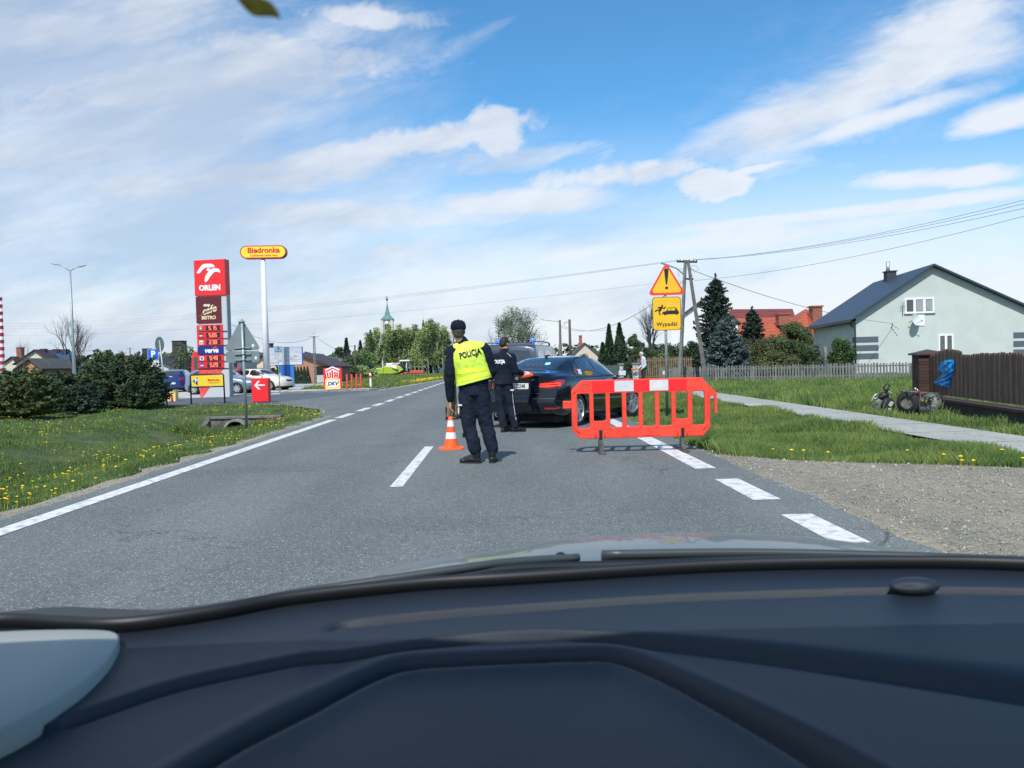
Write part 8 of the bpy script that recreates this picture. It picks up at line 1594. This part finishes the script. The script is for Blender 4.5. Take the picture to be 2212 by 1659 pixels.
# middle distance
conifer('spruce_tree', 'dark spruce left of the birches, highest of the three', 803, 800, 713, 34, 135, L_sp, 21, .9, .32, group='far spruces'); conifer('spruce_tree', 'dark spruce at the left end of the far spruces', 750, 800, 730, 30, 140, L_sp, 22, .8, .34, group='far spruces'); conifer('spruce_tree', 'slim dark spruce between the other far spruces', 780, 800, 735, 24, 138, L_sp, 23, .7, .32, group='far spruces')
bare_tree('bare_tree', 'dark twiggy tree among the far spruces', 768, 805, 748, 60, 125, 24, 5, .15, .2); broadleaf('leafy_tree', 'greyish green round tree left of the far spruces', 738, 805, 748, 34, 145, L_md, 1800, .36, 25, .15); shrub('blossoming_shrub', 'white blossoming tree right of the barn', 737, 808, 772, 36, 100, L_wh, 1500, .17, 26, cat='tree')
shrub('garden_shrub', 'green thicket right of the fuel card sign', 755, 818, 785, 60, 92, L_md, 2800, .2, 27); shrub('garden_shrub', 'dark thicket below the far spruces', 795, 815, 778, 50, 105, L_dk, 2400, .22, 28); shrub('garden_shrub', 'fresh green bushy willow at the left of the birches', 800, 812, 758, 50, 118, L_bi, 3000, .22, 29)
bx = [(800, 716), (815, 705), (829, 716), (842, 700), (853, 712), (864, 698), (876, 708), (886, 704), (896, 698), (905, 712), (914, 705), (926, 692), (937, 686), (948, 694), (957, 702), (966, 712)]
bl_ = ['leftmost birch of the grove', 'second birch from the left end of the grove', 'birch with forked trunk below the church tower', 'birch hiding the foot of the church tower', 'birch right of the church tower', 'slender birch behind the grain tank', 'slender birch behind the harvester cab', 'birch above the harvester cab roof', 'leaning pale birch right of the harvester', 'birch under the dark church turret', 'birch just right of the dark church turret', 'second tallest birch of the grove', 'tallest birch of the grove', 'birch beside the tallest one, nearer the officer', 'birch next to the officer in the bright vest', 'rightmost birch, half hidden by the officer']
for i, (px, yt) in enumerate(bx):
    Y = 121 + (i * 37 % 9); c = at(px, 808, Y); H_ = at(px, yt, Y).z; rnd = random.Random(60 + i); t = thing('birch_tree', bl_[i], 'birch', (c.x, Y, 0), 0, 'birch grove beyond the harvester'); mb = MB(); ln = rnd.uniform(-.5, .25)
    mb.tube([(0, 0, -.1), (ln * .4, 0, H_ * .4), (ln * .9, 0, H_ * .8), (ln, 0, H_ * .97)], [.14, .11, .05, .015], 6)
    if i % 3 == 0: mb.tube([(.4, .3, -.1), (.2 + ln, .3, H_ * .5), (.1 + ln, .3, H_ * .85)], [.07, .05, .02], 5)
    mb.build('trunk', M_birch, t, raw=True); r = np.random.default_rng(i); n = 5200; h = r.uniform(.10, 1, n) ** .9; a = r.uniform(0, 6.28, n); pr = np.sin(np.pi * np.clip(h * .86 + .08, 0, 1)) ** .6 * (1 - .45 * h); k = np.floor(r.uniform(0, 46, n)); ca = k * 2.399; cz = .12 + .86 * ((k * .618) % 1)
    hz = cz - r.uniform(0, 1, n) ** 1.5 * .22; pr = np.sin(np.pi * np.clip(cz * .86 + .08, 0, 1)) ** .6 * (1.05 - .6 * cz); rr = 1.35 * pr * r.uniform(.15, 1, n)
    P_ = np.c_[ln * cz + rr * np.cos(ca) + r.normal(0, .28, n), rr * np.sin(ca) + r.normal(0, .28, n), hz * H_ * 1.02]; P_ = P_[P_[:, 2] > H_ * (.16 + .12 * (i % 3))]; leaves('crown', P_, .115, L_bi if i % 4 else L_fr, t, i, elong=1.8)
bk_ = shrub('garden_shrub', 'dark undergrowth along the foot of the birches', 905, 810, 765, 130, 133, L_dk, 6000, .3, 31)
broadleaf('leafy_tree', 'large round crowned tree above the grey van', 1117, 800, 664, 132, 92, leafmat('spring_leaf', (.065, .115, .065), (.14, .20, .11), .8), 7000, .13, 33, .3, nb=46, low=.22, depth=5)
broadleaf('leafy_tree', 'dark tree peeping out behind the officer', 985, 800, 712, 46, 120, L_dk, 3200, .24, 34, .2)
# right of the road
thuja('column_thuja', 'left one of two tall column thujas', 1317.5, 805, 701, 20, 49, L_th, 5200, 41, 'pair of column thujas'); thuja('column_thuja', 'right one of two tall column thujas', 1340, 805, 699, 27, 48.6, L_th, 6500, 42, 'pair of column thujas'); thuja('column_thuja', 'low dark clipped thuja left of the two tall ones', 1303, 805, 741, 20, 49.5, L_th, 4000, 43)
shrub('garden_shrub', 'bushy hedge foot below the two tall thujas', 1330, 815, 760, 62, 49.4, L_dk, 4500, .10, 44)
broadleaf('leafy_tree', 'feathery grey green tree right of the thujas', 1372, 805, 716, 52, 56, L_md, 6500, .09, 45, .1, nb=24, low=.08)
bare_tree('bare_tree', 'leafless spreading tree behind the yellow sign', 1408, 800, 644, 74, 66, 46, 6, .24, .28, m=mat('blue_bark', (.05, .055, .07), .9)); bare_tree('bare_tree', 'leafless crown behind the orange tiled roof', 1742, 780, 652, 62, 98, 47, 5, .2, .3)
for i, (px, yt, wp_, m, lab) in enumerate([(1408, 752, 60, L_dk, 'dark clipped shrub right behind the old man'), (1450, 738, 62, L_dk, 'tall dark hedge clump behind the signpost'), (1496, 734, 52, L_th, 'rounded dark shrub left of the A shaped pole'), (1432, 765, 50, L_fr, 'light green shrub with blossoms behind the signpost')]):
    shrub('garden_shrub', lab, px, 812, yt, wp_ * 1.25, 52.5 - i * .7, m, 5000, .10, 50 + i, nb=20, flat=1.6)
conifer('spruce_tree', 'tall dark spruce right of the A shaped pole', 1549, 800, 590, 112, 54, L_sp, 61, 1.2, .13, droop=.02, power=.52); conifer('spruce_tree', 'blue grey spruce spreading in front of the dark spruce', 1569, 812, 676, 112, 48.5, L_bl, 62, 1.4, .12, droop=.10, power=.62); conifer('spruce_tree', 'narrow dark spruce before the orange tiled roof', 1627, 805, 662, 72, 58, L_sp, 63, 1.0, .13, droop=.0, power=.48)
shrub('garden_shrub', 'yellowish twiggy shrub right of the blue grey spruce', 1646, 818, 728, 84, 49, leafmat('olive_twig', (.055, .07, .03), (.13, .13, .05), 2), 6500, .075, 64, nb=26, flat=1.6); broadleaf('leafy_tree', 'fresh green tree before the orange tiled roof', 1718, 812, 686, 86, 50.5, leafmat('spring_dark', (.05, .085, .035), (.12, .16, .06), 1.6), 9500, .085, 65, .1, nb=34, low=.05); shrub('garden_shrub', 'dark green dense shrub left of the pale green house', 1738, 818, 735, 70, 49.5, L_md, 6500, .08, 66, nb=24, flat=1.6)
shrub('garden_shrub', 'round green bush against the pale green house', 1815, 822, 731, 76, 44.5, leafmat('lilac_leaf', (.03, .07, .025), (.09, .15, .045), 2.2), 9500, .075, 67, nb=26, flat=1.3)
shrub('garden_shrub', 'low leafy shrub behind the picket fence in the middle', 1700, 822, 792, 60, 46.5, L_dk, 3000, .08, 68); shrub('garden_shrub', 'twiggy grey shrub beside the small far cottage', 1262, 800, 762, 60, 90, L_dk, 1500, .14, 69)

for px, yt, wp_, Y, m, n, lab in [(1385, 748, 90, 54.5, L_dk, 7000, 'wide dark hedge clump behind the stone gate posts'), (1440, 744, 90, 55.5, L_md, 7000, 'mid green hedge clump behind the yellow sign post'), (1500, 741, 80, 55, L_dk, 6500, 'dark hedge clump below the white gable house'), (1470, 770, 90, 51.3, L_md, 5000, 'low leafy shrub row behind the tan fence'),
        (1600, 735, 90, 56, L_dk, 6500, 'dark hedge clump between the blue grey spruce and the narrow spruce'), (1688, 722, 100, 54.5, L_md, 7500, 'large green shrub below the orange tiled roof'), (1675, 762, 120, 47.6, leafmat('olive_twig', (.055, .07, .03), (.13, .13, .05), 2), 6500, 'low olive twiggy shrub behind the picket fence'), (1757, 745, 56, 53, L_dk, 4500, 'dark shrub at the corner of the pale green house')]:
    shrub('garden_shrub', lab, px, 814, yt, wp_, Y, m, n, .10, int(px + yt), nb=30, flat=1.8)

for px, yb_, yt, wp_, Y, m, n, lab in [(760, 818, 770, 95, 99, L_md, 6000, 'wide green thicket between the barn and the birches'), (788, 816, 757, 75, 113, L_fr, 5000, 'fresh green thicket at the left foot of the birches'), (736, 818, 791, 60, 93, L_md, 3500, 'low scrub before the barn'), (778, 818, 790, 90, 96, L_bi, 3500, 'pale green scrub left of the harvester')]:
    shrub('garden_shrub', lab, px, yb_, yt, wp_, Y, m, n, .18, int(px * 3 + yt), nb=26, flat=1.6)
